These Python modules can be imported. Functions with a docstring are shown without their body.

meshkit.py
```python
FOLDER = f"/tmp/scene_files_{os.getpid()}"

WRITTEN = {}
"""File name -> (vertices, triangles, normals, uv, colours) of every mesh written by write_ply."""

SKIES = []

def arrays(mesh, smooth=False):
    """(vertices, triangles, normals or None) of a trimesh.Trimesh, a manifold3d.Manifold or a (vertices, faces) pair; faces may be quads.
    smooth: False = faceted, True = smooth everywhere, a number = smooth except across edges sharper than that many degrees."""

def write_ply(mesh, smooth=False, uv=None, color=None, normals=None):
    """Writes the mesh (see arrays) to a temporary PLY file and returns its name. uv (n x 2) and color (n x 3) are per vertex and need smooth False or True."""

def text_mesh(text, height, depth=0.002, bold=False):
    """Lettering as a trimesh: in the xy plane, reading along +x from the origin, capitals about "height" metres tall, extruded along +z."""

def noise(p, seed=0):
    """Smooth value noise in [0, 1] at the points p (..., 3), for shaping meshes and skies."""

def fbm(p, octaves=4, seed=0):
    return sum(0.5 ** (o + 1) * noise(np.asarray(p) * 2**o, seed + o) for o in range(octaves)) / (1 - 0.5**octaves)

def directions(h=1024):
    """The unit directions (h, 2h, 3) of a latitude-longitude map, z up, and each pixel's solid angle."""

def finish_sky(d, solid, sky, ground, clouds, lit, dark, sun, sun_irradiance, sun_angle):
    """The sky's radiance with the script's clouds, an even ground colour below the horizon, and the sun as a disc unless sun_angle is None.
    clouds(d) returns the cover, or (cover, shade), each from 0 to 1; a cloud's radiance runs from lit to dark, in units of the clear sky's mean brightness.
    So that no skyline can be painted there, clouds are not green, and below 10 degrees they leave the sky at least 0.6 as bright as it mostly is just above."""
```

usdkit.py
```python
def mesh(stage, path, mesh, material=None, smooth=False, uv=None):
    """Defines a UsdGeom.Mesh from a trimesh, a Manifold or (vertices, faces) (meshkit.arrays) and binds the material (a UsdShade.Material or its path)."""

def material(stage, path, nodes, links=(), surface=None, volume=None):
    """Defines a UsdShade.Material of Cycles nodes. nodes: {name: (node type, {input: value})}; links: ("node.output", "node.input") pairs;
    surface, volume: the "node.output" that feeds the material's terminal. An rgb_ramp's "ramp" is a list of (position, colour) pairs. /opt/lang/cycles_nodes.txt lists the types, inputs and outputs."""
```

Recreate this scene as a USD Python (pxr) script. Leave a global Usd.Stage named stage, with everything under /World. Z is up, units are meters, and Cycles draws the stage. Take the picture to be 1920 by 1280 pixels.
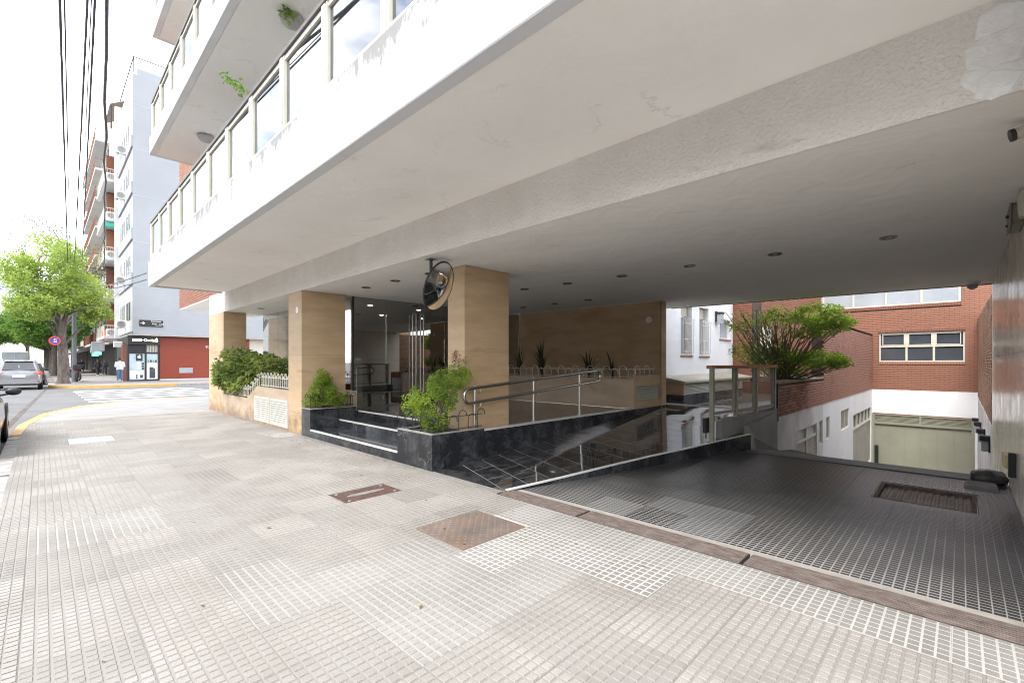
import math, random
import numpy as np, trimesh, usdkit, meshkit
import shapely
from shapely.geometry import Polygon, box as sbox
from pxr import Usd, UsdGeom, UsdLux, UsdShade, Gf, Sdf, Vt

stage = Usd.Stage.CreateInMemory()
UsdGeom.SetStageUpAxis(stage, UsdGeom.Tokens.z)
UsdGeom.SetStageMetersPerUnit(stage, 1.0)
UsdGeom.Xform.Define(stage, '/World')
UsdGeom.Scope.Define(stage, '/World/Looks')
rng = random.Random(7)
nrg = np.random.default_rng(7)

# ---------------------------------------------------------------- camera
YAW = math.radians(44.33)
cam = UsdGeom.Camera.Define(stage, '/World/camera')
fw = (math.cos(YAW), math.sin(YAW), 0); rt = (math.sin(YAW), -math.cos(YAW), 0)
cam.AddTransformOp().Set(Gf.Matrix4d(rt[0], rt[1], 0, 0, 0, 0, 1, 0, -fw[0], -fw[1], 0, 0, 0, 0, 1.4, 1))
cam.CreateHorizontalApertureAttr(36.0)
cam.CreateVerticalApertureAttr(24.0)
cam.CreateFocalLengthAttr(36 * 862 / 1920)
cam.CreateVerticalApertureOffsetAttr(39 / 1920 * 36)
cam.CreateClippingRangeAttr(Gf.Vec2f(0.05, 3000))
cam.CreateExposureAttr(1.84)

# ---------------------------------------------------------------- sky and sun (bright, thinly overcast)
SUN_EL, SUN_AZ = math.radians(56), math.radians(-97)      # azimuth = atan2(x, y): the light comes from over the street
sd = (math.sin(SUN_AZ) * math.cos(SUN_EL), math.cos(SUN_AZ) * math.cos(SUN_EL), math.sin(SUN_EL))
sky_m = usdkit.material(stage, '/World/Looks/sky_look', {
    'tc': ('texture_coordinate', {}),
    'mp': ('mapping', {'scale': (1.0, 1.0, 2.2)}),
    'n1': ('noise_texture', {'scale': 2.3, 'detail': 7.0, 'roughness': 0.58, 'distortion': 0.3}),
    'rp': ('rgb_ramp', {'ramp': [(0.40, (0, 0, 0)), (0.54, (1, 1, 1))]}),
    'n2': ('noise_texture', {'scale': 4.0, 'detail': 5.0}),
    'r2': ('rgb_ramp', {'ramp': [(0.32, (3.6, 3.9, 4.4)), (0.60, (11.5, 11.5, 11.4))]}),
    'sky': ('sky_texture', {'sky_type': 'single_scattering', 'sun_disc': False, 'sun_elevation': SUN_EL, 'sun_rotation': SUN_AZ,
                            'altitude': 50.0, 'air_density': 1.0, 'aerosol_density': 2.0, 'ozone_density': 1.0}),
    'mx': ('mix_color', {'use_clamp': False}),
    'bg': ('background_shader', {'strength': 0.125})},
    [('tc.generated', 'mp.vector'), ('mp.vector', 'n1.vector'), ('mp.vector', 'n2.vector'), ('n1.fac', 'rp.fac'), ('n2.fac', 'r2.fac'),
     ('rp.color', 'mx.fac'), ('sky.color', 'mx.a'), ('r2.color', 'mx.b'), ('mx.result', 'bg.color')], surface='bg.background')
dome = UsdLux.DomeLight.Define(stage, '/World/sky')
UsdShade.MaterialBindingAPI.Apply(dome.GetPrim()).Bind(sky_m)
dome.GetPrim().SetCustomDataByKey('kind', 'structure')
sun = UsdLux.DistantLight.Define(stage, '/World/sun')
sun.CreateIntensityAttr(0.38); sun.CreateAngleAttr(26.0); sun.CreateNormalizeAttr(True)
sun.CreateColorAttr(Gf.Vec3f(1.0, 0.965, 0.92))
zax = np.array(sd); xax = np.cross((0, 0, 1), zax); xax /= np.linalg.norm(xax); yax = np.cross(zax, xax)
sun.AddTransformOp().Set(Gf.Matrix4d(*xax, 0, *yax, 0, *zax, 0, 0, 0, 0, 1))

# ---------------------------------------------------------------- helpers
_cnt = {}
def numbered(base):
    k = _cnt.get(base, 0); _cnt[base] = k + 1
    return base if k == 0 else f'{base}_{k:03d}'

def tag(prim, label=None, cat=None, group=None, kind=None):
    prim = prim.GetPrim() if hasattr(prim, 'GetPrim') else prim
    for k, v in (('label', label), ('category', cat), ('group', group), ('kind', kind)):
        if v: prim.SetCustomDataByKey(k, v)
    return prim

ORG = {}
class T:
    """a thing, a part or a piece of the setting: path and world origin"""
    def __init__(s, path, org): s.path, s.org = path, np.asarray(org, float)

def thing(name, label, cat, loc=(0, 0, 0), group=None, kind=None, rotz=0.0):
    path = numbered('/World/' + name)
    x = UsdGeom.Xform.Define(stage, path)
    x.AddTranslateOp().Set(Gf.Vec3d(*map(float, loc)))
    if rotz: x.AddRotateZOp().Set(math.degrees(rotz))
    tag(x, label, cat, group, kind)
    return T(path, loc)

def setting(name, loc=(0, 0, 0), label=None, kind='structure'):
    path = numbered('/World/' + name)
    x = UsdGeom.Xform.Define(stage, path); x.AddTranslateOp().Set(Gf.Vec3d(*map(float, loc)))
    tag(x, label, None, None, kind)
    return T(path, loc)

def part(name, g, mat, parent, label=None, kind=None, smooth=False):
    """g: G builder, trimesh, manifold or (v, f) in world coordinates (parent's own coordinates when parent.org is zero)"""
    path = numbered(parent.path + '/' + name)
    v, f, n = meshkit.arrays(g.out() if isinstance(g, G) else g, smooth)
    usdkit.mesh(stage, path, (v - parent.org, f), mat) if n is None else _smesh(path, v - parent.org, f, n, mat)
    if label or kind: tag(stage.GetPrimAtPath(path), label, None, None, kind)
    return T(path, parent.org)

def _smesh(path, v, f, n, mat):
    m = usdkit.mesh(stage, path, (v, f), mat)
    m.CreateNormalsAttr(Vt.Vec3fArray.FromNumpy(n.astype(np.float32))); m.SetNormalsInterpolation('vertex')

def solo(name, g, mat, label, cat, loc=(0, 0, 0), group=None, kind=None, smooth=False):
    """a thing that is a single mesh"""
    path = numbered('/World/' + name)
    v, f, n = meshkit.arrays(g.out() if isinstance(g, G) else g, smooth)
    v = v - np.asarray(loc, float)
    if n is None: usdkit.mesh(stage, path, (v, f), mat)
    else: _smesh(path, v, f, n, mat)
    x = UsdGeom.Xformable(stage.GetPrimAtPath(path)); x.AddTranslateOp().Set(Gf.Vec3d(*map(float, loc)))
    tag(stage.GetPrimAtPath(path), label, cat, group, kind)
    return T(path, loc)

def dup(src, loc, rotz=0, label=None, cat=None, group=None, scale=None):
    was = stage.GetPrimAtPath(src.path).GetCustomData()
    base = src.path.split('/')[-1]
    import re
    base = re.sub(r'_\d{3}$', '', base)
    path = numbered('/World/' + base)
    x = UsdGeom.Xform.Define(stage, path)
    x.GetPrim().GetReferences().AddInternalReference(src.path)
    x.GetPrim().SetInstanceable(True)
    x.ClearXformOpOrder()
    mtx = Gf.Matrix4d().SetScale(Gf.Vec3d(*(scale or (1, 1, 1)))) * Gf.Matrix4d().SetRotate(Gf.Rotation(Gf.Vec3d(0, 0, 1), math.degrees(rotz))) * Gf.Matrix4d().SetTranslate(Gf.Vec3d(*map(float, loc)))
    x.AddTransformOp(opSuffix='place').Set(mtx)
    tag(x, label or was.get('label'), cat or was.get('category'), group or was.get('group'))
    return T(path, loc)

class G:
    """collects simple shapes into one mesh"""
    def __init__(s): s.v, s.f, s.n = [], [], 0
    def add(s, v, f):
        v = np.asarray(v, float).reshape(-1, 3); f = np.asarray(f, int).reshape(-1, 3)
        s.v.append(v); s.f.append(f + s.n); s.n += len(v); return s
    def tm(s, m): return s.add(m.vertices, m.faces)
    def mani(s, m):
        mm = m.to_mesh(); return s.add(mm.vert_properties[:, :3], mm.tri_verts)
    def quad(s, a, b, c, d): return s.add([a, b, c, d], [[0, 1, 2], [0, 2, 3]])
    def box(s, x0, x1, y0, y1, z0, z1, bev=0.0):
        if bev <= 0:
            v = [(x, y, z) for z in (z0, z1) for y in (y0, y1) for x in (x0, x1)]
            return s.add(v, BOXF)
        pts = []
        for sx, x in ((1, x0), (-1, x1)):
            for sy, y in ((1, y0), (-1, y1)):
                for sz, z in ((1, z0), (-1, z1)):
                    pts += [(x + sx * bev, y + sy * bev, z), (x + sx * bev, y, z + sz * bev), (x, y + sy * bev, z + sz * bev)]
        return s.tm(trimesh.convex.convex_hull(np.array(pts)))
    def hull(s, pts): return s.tm(trimesh.convex.convex_hull(np.array(pts, float)))
    def prism(s, poly, z0, z1):
        """extrude a plan polygon (list of xy or shapely) from z0 to z1"""
        p = poly if hasattr(poly, 'exterior') else Polygon(poly)
        m = trimesh.creation.extrude_polygon(p, z1 - z0, engine='earcut'); m.apply_translation((0, 0, z0)); return s.tm(m)
    def side(s, poly, axis, a0, a1):
        """extrude a polygon given in (u, z) along axis: 'x' -> polygon in (y, z), 'y' -> polygon in (x, z)"""
        p = poly if hasattr(poly, 'exterior') else Polygon(poly)
        m = trimesh.creation.extrude_polygon(p, a1 - a0, engine='earcut'); v = m.vertices
        if axis == 'x': v = np.stack([v[:, 2] + a0, v[:, 0], v[:, 1]], 1); f = m.faces
        else: v = np.stack([v[:, 0], v[:, 2] + a0, v[:, 1]], 1); f = m.faces[:, ::-1]
        return s.add(v, f)
    def tube(s, path, r, n=8, cap=True):
        P = np.asarray(path, float); R = np.full(len(P), r) if np.ndim(r) == 0 else np.asarray(r, float)
        tg = np.gradient(P, axis=0); tg /= np.maximum(np.linalg.norm(tg, axis=1, keepdims=True), 1e-9)
        u = np.cross(tg[0], (0, 0, 1.0));
        if np.linalg.norm(u) < 1e-3: u = np.array((1.0, 0, 0))
        u /= np.linalg.norm(u); rings = []
        a = np.linspace(0, 2 * np.pi, n, endpoint=False)
        for p, t, rr in zip(P, tg, R):
            u = u - t * (u @ t); u /= max(np.linalg.norm(u), 1e-9); w = np.cross(t, u)
            rings.append(p + rr * (np.cos(a)[:, None] * u + np.sin(a)[:, None] * w))
        v = np.concatenate(rings); f = []
        for i in range(len(P) - 1):
            for k in range(n):
                a0, b0 = i * n + k, i * n + (k + 1) % n
                f += [(a0, b0, b0 + n), (a0, b0 + n, a0 + n)]
        if cap:
            v = np.vstack([v, P[:1], P[-1:]]); e = len(v)
            for k in range(n):
                f += [(e - 2, (k + 1) % n, k), (e - 1, (len(P) - 1) * n + k, (len(P) - 1) * n + (k + 1) % n)]
        return s.add(v, f)
    def cyl(s, c0, c1, r, n=16): return s.tube([c0, c1], r, n)
    def leaves(s, P, L, W, up=0.4, seed=0, fold=0.25):
        """a folded four-corner leaf at each of the points P"""
        g = np.random.default_rng(seed); n = len(P); L = np.broadcast_to(L, n)[:, None]; W = np.broadcast_to(W, n)[:, None]
        d = g.normal(size=(n, 3)); d[:, 2] = d[:, 2] * 0.7 + 0.1; d /= np.linalg.norm(d, axis=1, keepdims=True)
        nn = g.normal(size=(n, 3)); nn[:, 2] += up * 3; nn -= d * (nn * d).sum(1, keepdims=True); nn /= np.linalg.norm(nn, axis=1, keepdims=True)
        b = np.cross(d, nn)
        v = np.stack([P, P + d * L * 0.5 + b * W * 0.5 + nn * W * fold, P + d * L - nn * L * 0.12, P + d * L * 0.5 - b * W * 0.5 + nn * W * fold], 1).reshape(-1, 3)
        k = np.arange(n)[:, None] * 4
        f = np.concatenate([k + [0, 1, 2], k + [0, 2, 3]], 0)
        return s.add(v, f)
    def out(s): return (np.concatenate(s.v), np.concatenate(s.f))
BOXF = [(0, 2, 1), (1, 2, 3), (4, 5, 6), (5, 7, 6), (0, 1, 4), (1, 5, 4), (2, 6, 3), (3, 6, 7), (0, 4, 2), (2, 4, 6), (1, 3, 5), (3, 7, 5)]

def arc(c, r, a0, a1, n, u, w):
    """points of an arc about c in the plane of u and w"""
    c, u, w = (np.asarray(q, float) for q in (c, u, w))
    return [c + r * (math.cos(t) * u + math.sin(t) * w) for t in np.linspace(a0, a1, n)]

# ---------------------------------------------------------------- materials
LK = '/World/Looks/'
def M(name, c1, c2=None, scale=3.0, stretch=(1, 1, 1), rough=0.6, bump=0.0, bscale=60.0, bdist=0.01, metallic=0.0, spec=0.5, lo=0.35, hi=0.65,
      stain=None, sscale=1.2, sstretch=(1, 1, 1), slo=0.55, shi=0.75, island=0.0, detail=5.0, coat=0.0, rvar=0.0, foot=None):
    c2 = c2 or c1
    nd = {'geo': ('geometry', {}), 'mp': ('mapping', {'scale': stretch}),
          'n1': ('noise_texture', {'scale': scale, 'detail': detail, 'roughness': 0.6}),
          'rp': ('rgb_ramp', {'ramp': [(lo, c1), (hi, c2)]}),
          'p': ('principled_bsdf', {'roughness': rough, 'metallic': metallic, 'specular_ior_level': spec, 'coat_weight': coat})}
    ln = [('geo.position', 'mp.vector'), ('mp.vector', 'n1.vector')]
    if island:
        nd['oi'] = ('object_info', {}); nd['ad'] = ('math', {'math_type': 'add'}); nd['fr'] = ('math', {'math_type': 'fraction'})
        nd['mf'] = ('mix_float', {'fac': island})
        ln += [('geo.random_per_island', 'ad.value1'), ('oi.random', 'ad.value2'), ('ad.value', 'fr.value1'), ('n1.fac', 'mf.a'), ('fr.value', 'mf.b'), ('mf.result', 'rp.fac')]
    else: ln.append(('n1.fac', 'rp.fac'))
    col = 'rp.color'
    if stain:
        nd['ms'] = ('mapping', {'scale': sstretch}); nd['ns'] = ('noise_texture', {'scale': sscale, 'detail': 7.0, 'roughness': 0.68})
        nd['rs'] = ('rgb_ramp', {'ramp': [(slo, (0, 0, 0)), (shi, (1, 1, 1))]}); nd['mx'] = ('mix_color', {'b': stain})
        ln += [('geo.position', 'ms.vector'), ('ms.vector', 'ns.vector'), ('ns.fac', 'rs.fac'), ('rs.color', 'mx.fac'), (col, 'mx.a')]; col = 'mx.result'
    if foot:
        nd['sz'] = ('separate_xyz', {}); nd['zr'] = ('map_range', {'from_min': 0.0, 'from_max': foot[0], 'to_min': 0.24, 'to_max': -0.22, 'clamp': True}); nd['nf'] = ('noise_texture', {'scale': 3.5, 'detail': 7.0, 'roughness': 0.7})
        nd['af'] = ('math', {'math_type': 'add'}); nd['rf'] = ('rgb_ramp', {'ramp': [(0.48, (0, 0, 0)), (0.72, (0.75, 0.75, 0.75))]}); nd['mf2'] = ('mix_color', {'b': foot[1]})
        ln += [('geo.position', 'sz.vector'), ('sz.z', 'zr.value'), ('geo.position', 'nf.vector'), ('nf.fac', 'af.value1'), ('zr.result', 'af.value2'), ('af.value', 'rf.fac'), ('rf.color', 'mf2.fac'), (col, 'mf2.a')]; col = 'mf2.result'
    ln.append((col, 'p.base_color'))
    if rvar:
        nd['nr'] = ('noise_texture', {'scale': 2.5, 'detail': 4.0}); nd['mr'] = ('map_range', {'from_min': 0.3, 'from_max': 0.7, 'to_min': rough, 'to_max': rough + rvar, 'clamp': True})
        ln += [('geo.position', 'nr.vector'), ('nr.fac', 'mr.value'), ('mr.result', 'p.roughness')]
    if bump:
        nd['nb'] = ('noise_texture', {'scale': bscale, 'detail': 4.0, 'roughness': 0.6}); nd['b'] = ('bump', {'strength': bump, 'distance': bdist})
        ln += [('geo.position', 'nb.vector'), ('nb.fac', 'b.height'), ('b.normal', 'p.normal')]
    return usdkit.material(stage, LK + name, nd, ln, surface='p.BSDF')

def leafmat(name, c1, c2, scale=1.5, trans=0.45, rough=0.45):
    return usdkit.material(stage, LK + name, {
        'geo': ('geometry', {}), 'n': ('noise_texture', {'scale': scale, 'detail': 3.0}), 'ad': ('math', {'math_type': 'multiply_add', 'value2': 0.45}),
        'rp': ('rgb_ramp', {'ramp': [(0.3, c1), (0.8, c2)]}), 'p': ('principled_bsdf', {'roughness': rough, 'specular_ior_level': 0.3}),
        't': ('translucent_bsdf', {}), 'hs': ('hsv', {'value': 1.5, 'saturation': 1.05}), 'm': ('mix_closure', {'fac': trans})},
        [('geo.position', 'n.vector'), ('geo.random_per_island', 'ad.value1'), ('n.fac', 'ad.value3'), ('ad.value', 'rp.fac'), ('rp.color', 'p.base_color'),
         ('rp.color', 'hs.color'), ('hs.color', 't.color'), ('p.BSDF', 'm.closure1'), ('t.BSDF', 'm.closure2')], surface='m.closure')

def glassmat(name, tint, f0=0.05, gl=(1, 1, 1)):
    """a thin pane: clear with a tint, reflecting more towards grazing angles, alike from both sides"""
    return usdkit.material(stage, LK + name, {
        'lw': ('layer_weight', {'blend': 0.5}), 'pw': ('math', {'math_type': 'power', 'value2': 4.0}), 'ma': ('math', {'math_type': 'multiply_add', 'value2': 1 - f0, 'value3': f0}),
        't': ('transparent_bsdf', {'color': tint}), 'g': ('glossy_bsdf', {'color': gl, 'roughness': 0.0}), 'm': ('mix_closure', {})},
        [('lw.facing', 'pw.value1'), ('pw.value', 'ma.value1'), ('ma.value', 'm.fac'), ('t.BSDF', 'm.closure1'), ('g.BSDF', 'm.closure2')], surface='m.closure')

def tilemat(name, ca, cb, groove, gw, tp, off, rough=0.6, dirt=(0.33, 0.29, 0.25), wear=None, rot=0.0, spec=0.4, thr=0.0028):
    """embossed paving: every tile of the lattice has a tone of its own, the sunk joints (below -3 mm) hold dirt; wear: (x0, x1) where the joints turn from pale to dark"""
    nd = {'geo': ('geometry', {}), 'sx': ('separate_xyz', {}), 'mp': ('mapping', {'location': (-off[0] / tp, -off[1] / tp, 0), 'scale': (1 / tp, 1 / tp, 0)}),
          'fl': ('vector_math', {'math_type': 'floor'}), 'wn': ('white_noise_texture', {'dimensions': '3D'}),
          'rp': ('rgb_ramp', {'ramp': [(0.0, ca), (0.55, [0.5 * (a + b) for a, b in zip(ca, cb)]), (0.8, cb), (1.0, cb)]}),
          'n1': ('noise_texture', {'scale': 1.1, 'detail': 6.0, 'roughness': 0.65}), 'r1': ('rgb_ramp', {'ramp': [(0.35, (0.80, 0.78, 0.76)), (0.6, (1.06, 1.05, 1.04))]}),
          'mu': ('mix_color', {'blend_type': 'multiply', 'fac': 1.0, 'use_clamp': False}),
          'n2': ('noise_texture', {'scale': 160.0, 'detail': 3.0, 'roughness': 0.7}), 'r2': ('rgb_ramp', {'ramp': [(0.36, (0.72, 0.71, 0.69)), (0.62, (1.12, 1.12, 1.12))]}),
          'm2': ('mix_color', {'blend_type': 'multiply', 'fac': 1.0, 'use_clamp': False}),
          'lt': ('map_range', {'from_min': -thr * 1.25, 'from_max': -thr * 0.75, 'to_min': 1.0, 'to_max': 0.0, 'clamp': True}),
          'gr': ('rgb_ramp', {'ramp': [(0.0, groove), (1.0, groove if not wear else wear[2])]}), 'm3': ('mix_color', {}),
          'n3': ('noise_texture', {'scale': 0.9, 'detail': 7.0, 'roughness': 0.7}), 'r3': ('rgb_ramp', {'ramp': [(0.62, (0, 0, 0)), (0.8, (0.7, 0.7, 0.7))]}), 'm4': ('mix_color', {'b': dirt}),
          'b': ('bump', {'strength': 0.35, 'distance': 0.003}), 'p': ('principled_bsdf', {'roughness': rough, 'specular_ior_level': spec}),
          'vg': ('voronoi_texture', {'scale': 1.9}), 'rg': ('rgb_ramp', {'ramp': [(0.0, (0.6, 0.6, 0.6)), (0.022, (0.5, 0.5, 0.5)), (0.030, (0, 0, 0))]}), 'm5': ('mix_color', {'b': (0.10, 0.095, 0.09)}),
          'n5': ('noise_texture', {'scale': 0.35, 'detail': 5.0, 'roughness': 0.6, 'distortion': 1.2}), 'r5': ('rgb_ramp', {'ramp': [(0.56, (0, 0, 0)), (0.74, (0.30, 0.30, 0.30))]}), 'm6': ('mix_color', {'b': [0.55 * q for q in dirt]})}
    ln = [('geo.position', 'mp.vector'), ('mp.vector', 'fl.vector1'), ('fl.vector', 'wn.vector'), ('wn.value', 'rp.fac'), ('geo.position', 'n1.vector'), ('n1.fac', 'r1.fac'),
          ('rp.color', 'mu.a'), ('r1.color', 'mu.b'), ('geo.position', 'n2.vector'), ('n2.fac', 'r2.fac'), ('mu.result', 'm2.a'), ('r2.color', 'm2.b'),
          ('geo.position', 'sx.vector'), ('sx.z', 'lt.value'), ('lt.result', 'm3.fac'), ('m2.result', 'm3.a'), ('gr.color', 'm3.b'),
          ('geo.position', 'n3.vector'), ('n3.fac', 'r3.fac'), ('r3.color', 'm4.fac'), ('m3.result', 'm4.a'), ('geo.position', 'vg.vector'), ('vg.distance', 'rg.fac'), ('rg.color', 'm5.fac'), ('m4.result', 'm5.a'), ('geo.position', 'n5.vector'), ('n5.fac', 'r5.fac'), ('r5.color', 'm6.fac'), ('m5.result', 'm6.a'), ('m6.result', 'p.base_color'),
          ('n2.fac', 'b.height'), ('b.normal', 'p.normal')]
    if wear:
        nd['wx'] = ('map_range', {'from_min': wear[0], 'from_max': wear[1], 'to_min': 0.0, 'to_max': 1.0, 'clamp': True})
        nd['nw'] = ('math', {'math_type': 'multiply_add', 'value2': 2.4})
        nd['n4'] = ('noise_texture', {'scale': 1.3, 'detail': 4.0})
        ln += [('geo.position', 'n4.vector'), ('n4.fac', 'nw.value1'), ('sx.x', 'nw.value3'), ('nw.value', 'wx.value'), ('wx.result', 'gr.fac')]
    return usdkit.material(stage, LK + name, nd, ln, surface='p.BSDF')

def marblemat(name, base=(0.011, 0.012, 0.014), vein=(0.42, 0.36, 0.28), rough=0.10, scale=2.6):
    return usdkit.material(stage, LK + name, {
        'geo': ('geometry', {}), 'nd': ('noise_texture', {'scale': 2.2, 'detail': 6.0, 'roughness': 0.62}), 'sc': ('vector_math', {'math_type': 'scale', 'scale': 0.55}), 'av': ('vector_math', {'math_type': 'add'}),
        'v': ('voronoi_texture', {'feature': 'distance_to_edge', 'scale': scale}), 'rv': ('rgb_ramp', {'ramp': [(0.0, (1, 1, 1)), (0.006, (0.6, 0.6, 0.6)), (0.018, (0, 0, 0))]}),
        'nm': ('noise_texture', {'scale': 2.6, 'detail': 5.0}), 'rm': ('rgb_ramp', {'ramp': [(0.53, (0, 0, 0)), (0.72, (0.6, 0.6, 0.6))]}),
        'mu': ('mix_color', {'blend_type': 'multiply', 'fac': 1.0}),
        'nc': ('noise_texture', {'scale': 3.5, 'detail': 7.0, 'roughness': 0.7}), 'rc': ('rgb_ramp', {'ramp': [(0.45, base), (0.78, [min(1, 5 * b + 0.03) for b in base])]}),
        'mx': ('mix_color', {'b': vein}), 'p': ('principled_bsdf', {'roughness': rough, 'specular_ior_level': 0.55})},
        [('geo.position', 'nd.vector'), ('nd.color', 'sc.vector1'), ('geo.position', 'av.vector1'), ('sc.vector', 'av.vector2'), ('av.vector', 'v.vector'), ('v.distance', 'rv.fac'),
         ('geo.position', 'nm.vector'), ('nm.fac', 'rm.fac'), ('rv.color', 'mu.a'), ('rm.color', 'mu.b'), ('av.vector', 'nc.vector'), ('nc.fac', 'rc.fac'),
         ('mu.result', 'mx.fac'), ('rc.color', 'mx.a'), ('mx.result', 'p.base_color')], surface='p.BSDF')

TP = 0.435
m_pave = tilemat('pavement_tile_look', (0.315, 0.302, 0.285), (0.255, 0.245, 0.232), (0.236, 0.218, 0.20), 0, TP, (3.405, 0.47), rough=0.7)
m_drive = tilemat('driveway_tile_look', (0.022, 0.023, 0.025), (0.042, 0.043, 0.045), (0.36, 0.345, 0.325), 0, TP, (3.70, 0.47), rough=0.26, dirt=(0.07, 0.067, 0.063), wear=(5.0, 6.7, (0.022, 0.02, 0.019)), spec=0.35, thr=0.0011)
m_drive2 = tilemat('repaired_driveway_tile_look', (0.075, 0.081, 0.088), (0.11, 0.116, 0.123), (0.30, 0.287, 0.27), 0, TP, (3.70, 0.47), rough=0.45, dirt=(0.30, 0.28, 0.26), thr=0.0011)
m_pave2 = tilemat('white_jointed_tile_look', (0.225, 0.217, 0.206), (0.262, 0.254, 0.242), (0.41, 0.40, 0.38), 0, TP, (3.405, 0.47), rough=0.7, thr=0.0011)
m_pave3 = tilemat('grey_pavement_tile_look', (0.262, 0.254, 0.242), (0.285, 0.277, 0.264), (0.295, 0.28, 0.262), 0, TP, (3.405, 0.47), rough=0.7, thr=0.0028)
m_bed = M('mortar_look', (0.33, 0.31, 0.29), (0.42, 0.40, 0.37), scale=4, rough=0.85, bump=0.3)
m_conc = M('concrete_look', (0.225, 0.222, 0.216), (0.28, 0.276, 0.27), scale=1.5, rough=0.8, bump=0.25, bscale=90, stain=(0.30, 0.28, 0.26))
m_cement = M('cement_joint_look', (0.30, 0.28, 0.25), (0.38, 0.355, 0.325), scale=5, rough=0.85, bump=0.3)
m_asph = M('asphalt_look', (0.115, 0.115, 0.118), (0.155, 0.155, 0.158), scale=0.8, rough=0.85, bump=0.4, bscale=140, stain=(0.11, 0.11, 0.112), sscale=0.4)
m_granite = M('granite_look', (0.22, 0.21, 0.20), (0.36, 0.35, 0.33), scale=8, rough=0.75, bump=0.4, bscale=50)
m_yellow = M('yellow_kerb_paint_look', (0.52, 0.29, 0.07), (0.60, 0.37, 0.12), scale=4, rough=0.6, bump=0.2, stain=(0.40, 0.33, 0.25), slo=0.6)
m_zebra = M('road_paint_look', (0.46, 0.46, 0.455), (0.54, 0.54, 0.535), scale=5, rough=0.7, stain=(0.18, 0.18, 0.18), slo=0.56, shi=0.8)
m_white = M('white_parapet_paint_look', (0.68, 0.685, 0.69), (0.75, 0.75, 0.75), scale=1.5, rough=0.75, bump=0.35, bscale=70, stain=(0.20, 0.19, 0.18), sscale=3.0, sstretch=(1, 1, 0.35), slo=0.64, shi=0.86)
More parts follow.
